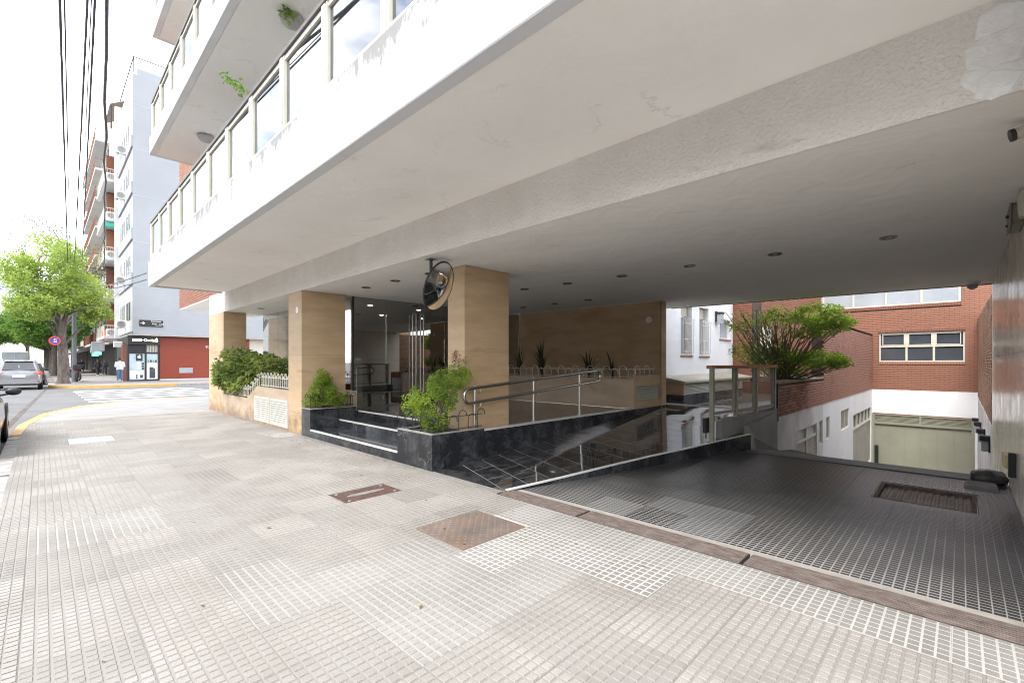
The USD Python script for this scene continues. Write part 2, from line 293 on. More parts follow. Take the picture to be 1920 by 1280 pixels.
def plaster(name, c1, c2, stainc, fine, fscale, big, top_soot=None):
    nd = {'geo': ('geometry', {}), 'sx': ('separate_xyz', {}), 'n1': ('noise_texture', {'scale': 0.7, 'detail': 6.0, 'roughness': 0.6}), 'r1': ('rgb_ramp', {'ramp': [(0.36, c1), (0.62, c2)]}),
          'n2': ('noise_texture', {'scale': 1.7, 'detail': 8.0, 'roughness': 0.7, 'distortion': 0.6}), 'r2': ('rgb_ramp', {'ramp': [(0.61, (0, 0, 0)), (0.80, (0.85, 0.85, 0.85))]}),
          'm1': ('mix_color', {'b': stainc}), 'v': ('voronoi_texture', {'feature': 'distance_to_edge', 'scale': 0.55}), 'sc': ('vector_math', {'math_type': 'scale', 'scale': 0.8}), 'av': ('vector_math', {'math_type': 'add'}),
          'rv': ('rgb_ramp', {'ramp': [(0.0, (1, 1, 1)), (0.004, (0.7, 0.7, 0.7)), (0.009, (0, 0, 0))]}), 'nm': ('noise_texture', {'scale': 1.1, 'detail': 3.0}), 'rm': ('rgb_ramp', {'ramp': [(0.55, (0, 0, 0)), (0.66, (0.25, 0.25, 0.25))]}),
          'mu': ('mix_color', {'blend_type': 'multiply', 'fac': 1.0}), 'm2': ('mix_color', {'b': [0.45 * q for q in stainc]}),
          'nb': ('noise_texture', {'scale': fscale, 'detail': 4.0, 'roughness': 0.6}), 'b1': ('bump', {'strength': fine, 'distance': 0.008}), 'nc': ('noise_texture', {'scale': 2.4, 'detail': 5.0, 'roughness': 0.55, 'distortion': 0.8}),
          'b2': ('bump', {'strength': big, 'distance': 0.06}), 'p': ('principled_bsdf', {'roughness': 0.88, 'specular_ior_level': 0.3})}
    ln = [('geo.position', 'n1.vector'), ('n1.fac', 'r1.fac'), ('geo.position', 'n2.vector'), ('n2.fac', 'r2.fac'), ('r2.color', 'm1.fac'), ('r1.color', 'm1.a'), ('n2.color', 'sc.vector1'), ('geo.position', 'av.vector1'), ('sc.vector', 'av.vector2'), ('av.vector', 'v.vector'),
          ('v.distance', 'rv.fac'), ('geo.position', 'nm.vector'), ('nm.fac', 'rm.fac'), ('rv.color', 'mu.a'), ('rm.color', 'mu.b'), ('mu.result', 'm2.fac'), ('m1.result', 'm2.a'),
          ('geo.position', 'nb.vector'), ('nb.fac', 'b1.height'), ('geo.position', 'nc.vector'), ('nc.fac', 'b2.height'), ('b2.normal', 'b1.normal'), ('b1.normal', 'p.normal')]
    col = 'm2.result'
    if top_soot:     # soot run down from the joint under the glass
        nd['mp'] = ('mapping', {'scale': (1, 1, 0.45)}); nd['ns'] = ('noise_texture', {'scale': 9.0, 'detail': 8.0, 'roughness': 0.72}); nd['zr'] = ('map_range', {'from_min': top_soot - 0.5, 'from_max': top_soot, 'to_min': -0.30, 'to_max': 0.15, 'clamp': True})
        nd['lf'] = ('noise_texture', {'scale': 0.8, 'detail': 2.0}); nd['lm'] = ('map_range', {'from_min': 0.35, 'from_max': 0.65, 'to_min': -0.14, 'to_max': 0.10})
        nd['ad'] = ('math', {'math_type': 'add'}); nd['a2'] = ('math', {'math_type': 'add'}); nd['rs'] = ('rgb_ramp', {'ramp': [(0.50, (0, 0, 0)), (0.66, (0.7, 0.7, 0.7))]}); nd['m3'] = ('mix_color', {'b': (0.10, 0.095, 0.09)})
        ln += [('geo.position', 'mp.vector'), ('mp.vector', 'ns.vector'), ('geo.position', 'sx.vector'), ('sx.z', 'zr.value'), ('ns.fac', 'ad.value1'), ('zr.result', 'ad.value2'), ('geo.position', 'lf.vector'), ('lf.fac', 'lm.value'), ('ad.value', 'a2.value1'), ('lm.result', 'a2.value2'), ('a2.value', 'rs.fac'), ('rs.color', 'm3.fac'), (col, 'm3.a')]; col = 'm3.result'
    ln.append((col, 'p.base_color'))
    return usdkit.material(stage, LK + name, nd, ln, surface='p.BSDF')
m_soffit = plaster('soffit_plaster_look', (0.86, 0.83, 0.785), (0.90, 0.88, 0.845), (0.60, 0.555, 0.50), 0.22, 80, 0.30)
m_band = plaster('white_band_look', (0.60, 0.605, 0.61), (0.66, 0.66, 0.66), (0.53, 0.52, 0.51), 0.3, 70, 0.12, top_soot=3.96)
m_beam = M('rough_plaster_look', (0.78, 0.74, 0.685), (0.86, 0.83, 0.785), scale=1.6, rough=0.9, bump=1.0, bscale=34, bdist=0.03, stain=(0.42, 0.385, 0.35), sscale=2.2, sstretch=(1, 0.5, 2), slo=0.62, shi=0.82)
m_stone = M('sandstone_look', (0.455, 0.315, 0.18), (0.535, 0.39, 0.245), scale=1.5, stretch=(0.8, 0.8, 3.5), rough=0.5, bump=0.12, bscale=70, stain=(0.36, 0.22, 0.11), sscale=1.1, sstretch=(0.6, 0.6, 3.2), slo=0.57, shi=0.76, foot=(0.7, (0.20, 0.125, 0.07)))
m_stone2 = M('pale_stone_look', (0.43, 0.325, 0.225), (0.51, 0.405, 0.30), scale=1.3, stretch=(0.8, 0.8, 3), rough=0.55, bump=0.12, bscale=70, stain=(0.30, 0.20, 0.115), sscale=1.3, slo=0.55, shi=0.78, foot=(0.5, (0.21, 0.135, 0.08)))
m_clad = M('marble_cladding_look', (0.60, 0.535, 0.445), (0.68, 0.615, 0.53), scale=1.6, stretch=(1, 1, 0.5), rough=0.16, bump=0.02, bscale=5, stain=(0.45, 0.38, 0.30), sscale=1.5, sstretch=(1, 1, 0.3), slo=0.55, shi=0.8, rvar=0.15)
m_marble = marblemat('black_marble_look')
m_marble_floor = marblemat('polished_floor_look', base=(0.010, 0.010, 0.011), vein=(0.34, 0.28, 0.22), rough=0.03, scale=2.0)
m_trim = M('pale_trim_look', (0.60, 0.59, 0.57), rough=0.45)
m_grout = M('grout_look', (0.24, 0.235, 0.225), rough=0.8)
m_steel = M('stainless_look', (0.55, 0.53, 0.50), (0.62, 0.60, 0.57), scale=30, rough=0.24, metallic=1.0)
m_alu = M('satin_aluminium_look', (0.74, 0.73, 0.71), rough=0.3, metallic=1.0)
m_frame = M('beige_frame_paint_look', (0.50, 0.48, 0.40), (0.56, 0.54, 0.46), scale=4, rough=0.45)
m_darkrail = M('dark_rail_look', (0.055, 0.045, 0.04), (0.085, 0.07, 0.06), scale=8, rough=0.45)
m_olive = M('olive_metal_look', (0.25, 0.247, 0.185), (0.28, 0.277, 0.215), scale=2, rough=0.45, bump=0.03)
m_cream = M('cream_metal_look', (0.50, 0.485, 0.41), (0.56, 0.54, 0.465), scale=3, rough=0.5, stain=(0.40, 0.28, 0.18), sscale=3, slo=0.68, shi=0.85)
m_iron = M('black_iron_look', (0.022, 0.022, 0.024), rough=0.45)
m_rust = M('rusty_iron_look', (0.055, 0.028, 0.022), (0.11, 0.062, 0.048), scale=14, rough=0.75, bump=0.5, bscale=60, stain=(0.17, 0.13, 0.11), sscale=5)
m_strip = M('brown_ribbed_tile_look', (0.085, 0.062, 0.052), (0.17, 0.135, 0.118), scale=9, stretch=(3, 1, 1), rough=0.75, bump=0.4, bscale=40)
m_plate = M('checker_plate_look', (0.12, 0.098, 0.088), (0.20, 0.155, 0.13), scale=3, rough=0.6, metallic=0.2, stain=(0.22, 0.135, 0.08), sscale=2.5, slo=0.5, shi=0.75)
m_brick = M('red_brick_look', (0.185, 0.07, 0.042), (0.32, 0.15, 0.098), scale=5, rough=0.8, bump=0.35, bscale=45, island=0.75, lo=0.1, hi=0.9, stain=(0.20, 0.10, 0.075), sscale=1.2, slo=0.6, shi=0.82)
m_brick2 = M('weathered_brick_look', (0.21, 0.085, 0.055), (0.38, 0.195, 0.14), scale=5, rough=0.82, bump=0.35, bscale=45, island=0.75, lo=0.1, hi=0.9, stain=(0.17, 0.085, 0.065), sscale=1.0, slo=0.55, shi=0.8)
m_brick3 = M('dark_brick_look', (0.20, 0.105, 0.065), (0.33, 0.19, 0.12), scale=5, rough=0.82, bump=0.35, bscale=45, island=0.75, lo=0.1, hi=0.9, stain=(0.09, 0.06, 0.045), sscale=1.0, slo=0.5, shi=0.75)
m_mortar = M('dark_mortar_look', (0.06, 0.038, 0.03), (0.09, 0.058, 0.045), scale=8, rough=0.9)
m_stucco = M('white_stucco_look', (0.72, 0.725, 0.735), (0.78, 0.785, 0.79), scale=1.0, rough=0.85, bump=0.3, bscale=60, stain=(0.47, 0.43, 0.40), sscale=1.3, sstretch=(1, 1, 0.6), slo=0.62, shi=0.85)
m_stucco2 = M('stained_stucco_look', (0.54, 0.52, 0.50), (0.68, 0.67, 0.66), scale=1.4, rough=0.85, bump=0.5, bscale=50, stain=(0.40, 0.345, 0.31), sscale=1.2, sstretch=(1, 1, 0.6), slo=0.50, shi=0.78)
m_blue = M('pale_blue_render_look', (0.29, 0.304, 0.327), (0.327, 0.341, 0.364), scale=0.25, rough=0.85, bump=0.1, bscale=12, stain=(0.285, 0.30, 0.325), sscale=0.3, slo=0.5, shi=0.7)
m_bwhite = M('white_facade_look', (0.50, 0.50, 0.495), (0.56, 0.56, 0.555), scale=0.6, rough=0.8)
m_beige = M('beige_facade_look', (0.52, 0.48, 0.42), (0.58, 0.54, 0.48), scale=0.6, rough=0.8)
m_redtile = M('red_tile_look', (0.26, 0.045, 0.02), (0.38, 0.085, 0.035), scale=6, stretch=(1, 1, 5), rough=0.5, island=0.6)
m_black = M('black_sign_look', (0.018, 0.018, 0.02), rough=0.4)
m_rubber = M('tyre_look', (0.02, 0.02, 0.02), rough=0.8)
m_dark = M('dark_interior_look', (0.03, 0.028, 0.026), rough=0.7)
m_wood = M('dark_wood_panel_look', (0.085, 0.05, 0.03), (0.13, 0.08, 0.05), scale=2, stretch=(6, 6, 0.5), rough=0.4)
m_railwood = M('varnished_wood_look', (0.30, 0.13, 0.055), (0.38, 0.18, 0.08), scale=5, stretch=(0.6, 6, 6), rough=0.4)
m_lobbyfloor = M('lobby_floor_look', (0.10, 0.075, 0.055), (0.14, 0.105, 0.08), scale=2, rough=0.08)
m_lobbyceil = M('lobby_ceiling_look', (0.34, 0.32, 0.30), rough=0.8)
m_soil = M('soil_look', (0.05, 0.035, 0.025), (0.09, 0.065, 0.045), scale=9, rough=0.95, bump=0.8, bscale=40)
m_bark = M('bark_look', (0.075, 0.06, 0.05), (0.16, 0.13, 0.11), scale=7, stretch=(1, 1, 0.35), rough=0.9, bump=0.8, bscale=18, bdist=0.03)
m_twig = M('twig_look', (0.15, 0.125, 0.09), (0.23, 0.19, 0.14), scale=8, rough=0.85)
m_glass = glassmat('lobby_glass_look', (0.62, 0.63, 0.60), f0=0.36)
m_balglass = glassmat('balcony_glass_look', (0.42, 0.46, 0.50), f0=0.16)
m_railglass = glassmat('railing_glass_look', (0.90, 0.91, 0.90), f0=0.03)
m_pane = M('dark_pane_look', (0.045, 0.055, 0.065), (0.065, 0.075, 0.085), scale=0.7, rough=0.05, spec=0.8)
m_frost = M('frosted_pane_look', (0.27, 0.30, 0.325), (0.36, 0.385, 0.41), scale=0.8, rough=0.25)
m_mirror = M('mirror_look', (0.86, 0.86, 0.84), rough=0.0, metallic=1.0)
m_redplastic = M('red_lens_look', (0.62, 0.05, 0.03), rough=0.25)
m_whiteplastic = M('white_plastic_look', (0.74, 0.74, 0.72), rough=0.4)
m_green_awn = M('green_awning_look', (0.02, 0.26, 0.19), (0.03, 0.32, 0.24), scale=3, rough=0.7)
m_leaf_bright = leafmat('bright_leaf_look', (0.11, 0.20, 0.025), (0.40, 0.50, 0.08), scale=3)
m_leaf_mid = leafmat('mid_leaf_look', (0.05, 0.13, 0.02), (0.15, 0.27, 0.04), scale=3)
m_leaf_var = leafmat('variegated_leaf_look', (0.05, 0.11, 0.03), (0.42, 0.46, 0.12), scale=2.6, trans=0.3, rough=0.35)
m_leaf_tree = leafmat('tree_leaf_look', (0.19, 0.27, 0.06), (0.44, 0.51, 0.14), scale=0.5, trans=0.5)
m_leaf_far = leafmat('far_tree_leaf_look', (0.07, 0.14, 0.03), (0.17, 0.29, 0.06), scale=0.3, trans=0.45)
m_leaf_dry = leafmat('reddish_leaf_look', (0.16, 0.10, 0.05), (0.30, 0.20, 0.08), scale=2)
m_blade = leafmat('blade_leaf_look', (0.045, 0.055, 0.03), (0.09, 0.10, 0.05), scale=4, trans=0.2)

# ================================================================ the setting
RAMP0, RSL = 7.8, -0.20
def ramp_z(x): return 0.0 if x < RAMP0 else (RSL * (x - RAMP0) ** 2 / 1.6 if x < RAMP0 + 0.8 else RSL * (x - RAMP0 - 0.4))

# one sheet to the horizon, with the hole in which the building's ground level and the sunk garage ramp lie
hole = Polygon([(-0.44, -8), (-0.44, 12.6), (-0.36, 15.0), (0.02, 17.9), (0.8, 20.1), (2.0, 21.6), (3.6, 22.3), (26, 22.5), (26, -8)])
tri = trimesh.creation.triangulate_polygon(Polygon([(-900, -900), (900, -900), (900, 1500), (-900, 1500)]).difference(hole), engine='earcut')
solo('road', (np.c_[tri[0], np.full(len(tri[0]), -0.13)], tri[1]), m_asph, None, None, kind='structure')

# ---- sidewalk
walk_poly = Polygon([(-0.28, -6), (-0.28, 13.0), (-0.2, 15.0), (0.18, 17.9), (0.92, 19.95), (2.05, 21.35), (3.6, 22.0), (24, 22.2), (24, 16.05), (3.5, 16.05), (3.5, 3.56), (3.39, 3.56), (3.39, -6)])
sw = setting('sidewalk')
covers = [sbox(2.19, 2.65, 2.91, 3.30), sbox(2.115, 4.37, 2.775, 4.79), sbox(0.32, 10.87, 0.94, 11.70)]
tile_area = walk_poly.intersection(sbox(-1, -6, 3.6, 15.45))
for c in covers: tile_area = tile_area.difference(c)

def tile_g(x0, y0, clip, nx=8, ny=8, gap=0.0105, gy=None, dz=0.0, bevel=0.0025, dep=0.0042):
    """one embossed paving tile with its raised panes, cut to the clip outline"""
    g = G(); tb = sbox(x0 + 0.001, y0 + 0.001, x0 + TP - 0.001, y0 + TP - 0.001)
    whole = clip.contains(tb); base = tb if whole else tb.intersection(clip)
    if base.is_empty or base.area < 0.002: return None
    for b in getattr(base, 'geoms', [base]):
        if b.geom_type == 'Polygon' and b.area > 1e-4: g.prism(b, -0.04, -dep + dz)
    px, py = TP / nx, TP / ny; gy = gap if gy is None else gy
    if whole:
        i, j = np.meshgrid(np.arange(nx), np.arange(ny)); i = i.ravel(); j = j.ravel()
        a0, a1 = x0 + i * px + gap / 2, x0 + (i + 1) * px - gap / 2; b0, b1 = y0 + j * py + gy / 2, y0 + (j + 1) * py - gy / 2
        lo, hi = np.full(len(i), -dep + dz), np.full(len(i), dz); e = min(bevel, dep)
        V = np.stack([np.stack(q, 1) for q in ((a0, b0, lo), (a1, b0, lo), (a1, b1, lo), (a0, b1, lo), (a0 + e, b0 + e, hi), (a1 - e, b0 + e, hi), (a1 - e, b1 - e, hi), (a0 + e, b1 - e, hi))], 1)
        F = np.array([(4, 5, 6), (4, 6, 7), (0, 1, 5), (0, 5, 4), (1, 2, 6), (1, 6, 5), (2, 3, 7), (2, 7, 6), (3, 0, 4), (3, 4, 7)])
        g.add(V.reshape(-1, 3), (F[None] + 8 * np.arange(len(i))[:, None, None]).reshape(-1, 3))
    else:
        for i in range(nx):
            for j in range(ny):
                c = sbox(x0 + i * px + gap / 2, y0 + j * py + gy / 2, x0 + (i + 1) * px - gap / 2, y0 + (j + 1) * py - gy / 2).intersection(clip)
                if c.geom_type == 'Polygon' and c.area > 3e-5: g.prism(c, -dep + dz, dz)
    return g

def lay(parent, clip, mat, x_lo, x_hi, y_lo, y_hi, ox, oy, nx=8, ny=8, gap=0.0105, gy=None, limit=300, far=(0, 0), dep=0.0042, alt=None):
    cells = [(ox + i * TP, oy + j * TP) for i in range(math.floor((x_lo - ox) / TP), math.ceil((x_hi - ox) / TP)) for j in range(math.floor((y_lo - oy) / TP), math.ceil((y_hi - oy) / TP))]
    cells.sort(key=lambda c: (c[0] - far[0]) ** 2 + (c[1] - far[1]) ** 2)
    rest, n = G(), 0
    for c in cells:
        # tiles ahead of the lens come first, the others are joined
        ahead = c[1] > -0.9 and not (c[0] + c[1] < 1.35)
        m2 = alt(c[0], c[1]) if alt else None; dz = rng.uniform(-0.001, 0.0006) * dep / 0.006
        g = tile_g(c[0], c[1], clip, nx, ny, gap, gy, dz=dz if m2 is not m_pave2 else dz * 0.3, dep=0.0018 if m2 is m_pave2 else dep)
        if g is None: continue
        if ahead and n < limit: part('tile', g, m2 or mat, parent); n += 1
        else: rest.add(*g.out())
    if rest.v: part('far_tiles', rest, mat, parent, kind='stuff')

def pave_alt(x, y):
    i, j = round((3.405 - x) / TP), round((y - 0.47) / TP)
    if (i == 1 and j <= 5) or (i == 2 and 2 <= j <= 5) or (i == 3 and j == 4): return m_pave2
    if (3 <= i <= 5 and j in (4, 5, 3) and (i, j) != (3, 4)) or (i == 6 and j in (5, 6)) or (i in (7, 8) and j in (10, 11)): return m_pave3
lay(sw, tile_area, m_pave, -0.3, 3.5, -6, 15.5, 3.405 - 9 * TP, 0.47 - 16 * TP, alt=pave_alt)
bedp = walk_poly.difference(covers[0]).difference(covers[1]).difference(covers[2])
part('tile_bed', G().prism(walk_poly.intersection(sbox(-1, -6, 3.6, 15.45)), -0.2, -0.0075), m_bed, sw)
part('corner_slab', G().prism(walk_poly.intersection(sbox(-1, 15.455, 30, 30)), -0.2, -0.002), m_conc, sw)
part('repair_patch', G().prism([(3.0, 9.60), (3.47, 9.60), (3.47, 8.98), (3.05, 9.05)], -0.0015, 0.0035), m_granite, sw)

# ---- near kerb: granite stones, the last stretch painted yellow round the corner
kb = setting('kerb')
outer = [(-0.44, -6), (-0.44, 12.6), (-0.36, 15.0), (0.02, 17.9), (0.8, 20.1), (2.0, 21.6), (3.6, 22.3), (24, 22.5)]
kerb_poly = Polygon(outer + [(24, 22.2), (3.6, 22.0), (2.05, 21.35), (0.92, 19.95), (0.18, 17.9), (-0.2, 15.0), (-0.28, 13.0), (-0.28, -6)])
y = -6.0
while y < 12.9:
    y2 = min(y + rng.uniform(0.55, 0.95), 12.95)
    p = kerb_poly.intersection(sbox(-2, y + 0.006, 5, y2 - 0.006))
    if p.geom_type == 'Polygon': part('kerb_stone', G().prism(p, -0.16, -0.012 - rng.uniform(0, 0.02)), m_granite, kb)
    y = y2
part('yellow_kerb', G().prism(kerb_poly.intersection(sbox(-2, 12.96, 4.4, 30)), -0.16, 0.004), m_yellow, kb)
part('plain_kerb', G().prism(kerb_poly.intersection(sbox(4.405, 12.96, 30, 30)), -0.16, 0.0), m_conc, kb)

# ---- far side of the cross street
fs = setting('far_sidewalk')
far_in = Polygon([(0.55, 300), (0.55, 39.5), (0.8, 38.2), (1.6, 37.3), (3.0, 36.95), (40, 36.95), (40, 300)])
part('paving', G().prism(far_in, -0.2, 0.0), M('far_paving_look', (0.20, 0.18, 0.172), (0.28, 0.256, 0.245), scale=0.8, rough=0.85, stain=(0.15, 0.135, 0.13), sscale=0.5), fs)
far_k = Polygon([(0.3, 300), (0.3, 39.3), (0.6, 37.9), (1.45, 36.95), (2.95, 36.6), (40, 36.6), (40, 36.945), (3.0, 36.945), (1.6, 37.295), (0.797, 38.195), (0.545, 39.5), (0.545, 300)])
part('yellow_kerb', G().prism(far_k.intersection(sbox(-1, 30, 6.2, 40.5)), -0.16, 0.015), m_yellow, fs)
part('grey_kerb', G().prism(far_k.intersection(sbox(6.21, 30, 50, 40.5)), -0.16, 0.0), m_granite, fs)
part('grey_kerb', G().prism(far_k.intersection(sbox(-1, 40.51, 50, 400)), -0.16, 0.0), m_granite, fs)
os_ = setting('opposite_sidewalk')
part('paving', G().prism([(-15, -40), (-10.2, -40), (-10.2, 300), (-15, 300)], -0.2, 0.0), m_conc, os_)
zb = setting('zebra_crossing')
for k in range(7):
    y0 = 21.9 + k * 1.75 + max(0, k - 4) * 0.1
    part('stripe', G().prism([(1.25 - 0.02 * k + (2.2 if k == 0 else 0), y0), (6.4, y0), (6.4, y0 + 0.72), (1.3 - 0.02 * k + (2.0 if k == 0 else 0), y0 + 0.72)], -0.1285, -0.1245), m_zebra, zb)
part('gutter_seam', G().prism([(-0.75, 13), (-0.62, 13), (0.22, 36.6), (0.12, 36.6)], -0.1285, -0.1255), M('gutter_look', (0.06, 0.05, 0.045), (0.13, 0.11, 0.10), scale=3, rough=0.9), setting('gutter'))

# ---- covers in the sidewalk
t = thing('access_cover', 'square rusty chequered steel plate set in the pavement near the driveway', 'manhole cover', (2.55, 2.97, 0))
part('frame', G().box(2.192, 2.908, 2.652, 3.298, -0.05, -0.012), m_iron, t)
g = G().box(2.203, 2.897, 2.663, 3.287, -0.03, -0.003)
part('plate', g, m_plate, t)
g = G()
for i in range(17):
    for j in range(15):
        cx, cy = 2.23 + i * 0.04, 2.69 + j * 0.04
        a = math.pi / 4 if (i + j) % 2 else -math.pi / 4; dx, dy = math.cos(a), math.sin(a)
        if cx > 2.885 or cy > 3.275: continue
        pts = [(cx + dx * 0.015, cy + dy * 0.015, -0.0035), (cx - dx * 0.015, cy - dy * 0.015, -0.0035), (cx - dy * 0.0045, cy + dx * 0.0045, -0.0035), (cx + dy * 0.0045, cy - dx * 0.0045, -0.0035), (cx, cy, 0.0008)]
        g.add(pts, [(0, 2, 4), (2, 1, 4), (1, 3, 4), (3, 0, 4)])
part('raised_tread', g, m_plate, t, kind='stuff')
for (a, b) in ((2.28, 2.74), (2.82, 3.21)): part('lift_hole', G().cyl((a, b, -0.0029), (a, b, -0.0024), 0.011, 10), m_black, t)
t = thing('utility_cover', 'small reddish rusty cast iron cover with worn oval plate in the pavement', 'manhole cover', (2.44, 4.58, 0))
part('lid', G().box(2.12, 2.77, 4.375, 4.785, -0.05, -0.004, 0.004), m_rust, t)
g = G(); oval = [(2.445 + 0.22 * math.cos(a), 4.58 + 0.045 * math.sin(a)) for a in np.linspace(0, 2 * np.pi, 24, endpoint=False)]
part('oval_plate', g.prism(oval, -0.003, 0.001), M('worn_iron_look', (0.17, 0.155, 0.145), (0.25, 0.235, 0.225), scale=20, rough=0.6), t)
for (a, b) in ((2.18, 4.43), (2.70, 4.73), (2.70, 4.43), (2.18, 4.73)): part('bolt', G().cyl((a, b, -0.004), (a, b, 0.002), 0.016, 8), m_granite, t)
t = thing('vent_grating', 'pale grey metal ventilation grating set in the pavement far along', 'grating', (0.63, 11.28, 0))
part('frame', G().box(0.325, 0.935, 10.875, 11.695, -0.05, -0.006), m_dark, t)
mg = M('grating_look', (0.40, 0.43, 0.46), (0.48, 0.51, 0.54), scale=9, rough=0.5)
for k in range(12):
    part('bar', G().box(0.33, 0.93, 10.89 + k * 0.067, 10.935 + k * 0.067, -0.04, -0.001), mg, t)

# ---- driveway: ribbed strip at the pavement, black embossed tiles, sunk grating, crest and ramp
KL = [(3.52, 3.54, 0.0), (4.36, 3.345, 0.04), (5.45, 3.11, 0.10), (6.63, 2.80, 0.155), (7.30, 2.63, 0.195), (7.98, 2.45, 0.23)]
dw = setting('driveway')
kxy = [(a, b) for a, b, _ in KL]
drive_poly = Polygon([(3.70, -0.385)] + [(3.70, 3.495)] + [(a, b - 0.045) for a, b in kxy[1:]] + [(7.8, 2.45), (7.8, -0.385)])
pit = sbox(6.05, -0.12, 6.90, 0.665)
lay(dw, drive_poly.difference(pit.buffer(0.012)), m_drive, 3.7, 7.8, -0.4, 3.55, 3.70, 0.47 - 3 * TP, nx=10, ny=8, gap=0.012, gy=0.0065, dep=0.0021, alt=lambda x, y: m_drive2 if (round((x - 3.7) / TP), round((y - 0.47) / TP)) in ((0, 4), (1, 3), (0, 2), (1, 2)) else None)
part('tile_bed', G().prism(drive_poly.difference(pit), -0.25, -0.0065), m_bed, dw)
part('cement_joint', G().prism([(3.63, -0.385), (3.695, -0.385), (3.695, 3.50), (3.63, 3.52)], -0.05, -0.001), m_cement, dw)
xs = list(np.linspace(7.802, 8.8, 9)) + [10, 13, 17, 21, 22.29]
g = G()
for a, b in zip(xs[:-1], xs[1:]): g.quad((a, -0.385, ramp_z(a)), (b, -0.385, ramp_z(b)), (b, 2.45, ramp_z(b)), (a, 2.45, ramp_z(a)))
part('ramp_slope', g, M('ramp_concrete_look', (0.10, 0.095, 0.09), (0.16, 0.155, 0.15), scale=2, rough=0.7), dw)
part('crest_kerb', G().box(7.68, 7.86, -0.15, 2.4, -0.03, 0.014, 0.006), M('crest_look', (0.05, 0.046, 0.042), (0.08, 0.075, 0.07), scale=5, rough=0.6), dw)
t = thing('trench_cover', 'brown ribbed threshold tile, end piece touching the black marble walkway', 'threshold', (3.51, 3.0, 0), 'brown ribbed threshold tiles between pavement and driveway')
segs = [(2.50, 3.52, 'brown ribbed threshold tile, end piece touching the black marble walkway'), (1.10, 2.49, 'brown ribbed threshold tile beside the chequered steel plate, middle piece'),
        (-0.38, 1.09, 'brown ribbed threshold tile nearest the right edge of the picture'), (-2.0, -0.39, None)]
for k, (a, b, lb) in enumerate(segs[:3]):
    if k: t = thing('trench_cover', lb, 'threshold', (3.51, (a + b) / 2, 0), 'brown ribbed threshold tiles between pavement and driveway')
    part('base', G().box(3.392, 3.626, a + 0.006, b - 0.006, -0.05, -0.002), m_dark, t)
    for r in range(9):
        part('rib', G().box(3.398 + r * 0.0252, 3.398 + r * 0.0252 + 0.015, a + 0.008, b - 0.008, -0.0025, 0.008, 0.003), m_strip, t)
t = thing('sunken_grating', 'worn patterned iron cover sunk in the black driveway tiles by the wall', 'manhole cover', (6.47, 0.27, -0.05))
part('pit_wall', G().box(6.06, 6.10, -0.11, 0.655, -0.12, -0.006).box(6.86, 6.89, -0.11, 0.655, -0.12, -0.006).box(6.10, 6.86, -0.11, -0.08, -0.12, -0.006).box(6.10, 6.86, 0.63, 0.655, -0.12, -0.006), m_rust, t)
part('lid', G().box(6.101, 6.859, -0.079, 0.629, -0.09, -0.045), m_plate, t)
g = G()
for i in range(13):
    for j in range(12):
        cx, cy = 6.13 + i * 0.058, -0.055 + j * 0.058
        g.hull([(cx + sx * 0.02, cy + sy * 0.02, -0.0455) for sx in (-1, 1) for sy in (-1, 1)] + [(cx + sx * 0.012, cy + sy * 0.012, -0.034) for sx in (-1, 1) for sy in (-1, 1)])
part('studs', g, m_plate, t, kind='stuff')
t = thing('kerb_lump', 'rough dark concrete lump at the foot of the right wall by the ramp crest', 'concrete block', (7.75, -0.2, 0))
ic = trimesh.creation.icosphere(3); v = ic.vertices; v = np.sign(v) * np.abs(v) ** 0.75 * (0.17, 0.15, 0.085)
v += (meshkit.fbm(v * 14, 3)[:, None] - 0.5) * 0.06 * ic.vertices; v += (7.72, -0.22, 0.06)
part('lump', (v, ic.faces), M('wet_rock_look', (0.02, 0.019, 0.018), (0.10, 0.095, 0.09), scale=9, rough=0.5, bump=0.8, bscale=30), t, smooth=True)
part('foot_slab', G().hull([(7.15, -0.3, 0.001), (7.15, -0.02, 0.001), (7.45, -0.3, 0.001), (7.45, -0.02, 0.001), (7.2, -0.28, 0.03), (7.2, -0.05, 0.03), (7.45, -0.28, 0.05), (7.45, -0.05, 0.05)]), M('grey_block_look', (0.16, 0.15, 0.14), (0.24, 0.23, 0.22), scale=7, rough=0.8), t)

# ---- the ramped walkway of polished black marble
A0, A1, B0, B1 = np.array((4.02, 4.88, 0.0)), np.array((8.69, 4.88, 0.325)), np.array((3.52, 3.54, 0.0)), np.array((7.98, 2.45, 0.23))
def walk_u(x, y):
    lo, hi = -0.4, 1.3
    for _ in range(40):
        u = (lo + hi) / 2; a = A0 + (A1 - A0) * u; b = B0 + (B1 - B0) * u
        s = (b[0] - a[0]) * (y - a[1]) - (b[1] - a[1]) * (x - a[0])
        if s > 0: lo = u
        else: hi = u
    return u
def walk_z(x, y):
    u = walk_u(x, y)
    if u <= 0: return 0.0
    a = A0 + (A1 - A0) * min(u, 1); b = B0 + (B1 - B0) * min(u, 1); t = (y - a[1]) / (b[1] - a[1])
    z = a[2] + (b[2] - a[2]) * t
    if u >= 0.999:
        xe = a[0] + (b[0] - a[0]) * t
        z += (0.43 - z) * min(1, max(0, (x - xe) / (10.4 - xe)))
    return z
def slab(poly, th=0.02, up=0.0):
    """a thin stone laid on the sloping floor"""
    g = G()
    for p in getattr(poly, 'geoms', [poly]):
        if p.geom_type != 'Polygon' or p.area < 0.004: continue
        m = trimesh.creation.extrude_polygon(p, 1.0, engine='earcut'); v = m.vertices.copy()
        top = v[:, 2] > 0.5; z = np.array([walk_z(a, b) for a, b in v[:, :2]])
        v[:, 2] = np.where(top, z + up, z - th + up); g.add(v, m.faces)
    return g if g.v else None
wy = setting('walkway')
NU = 14
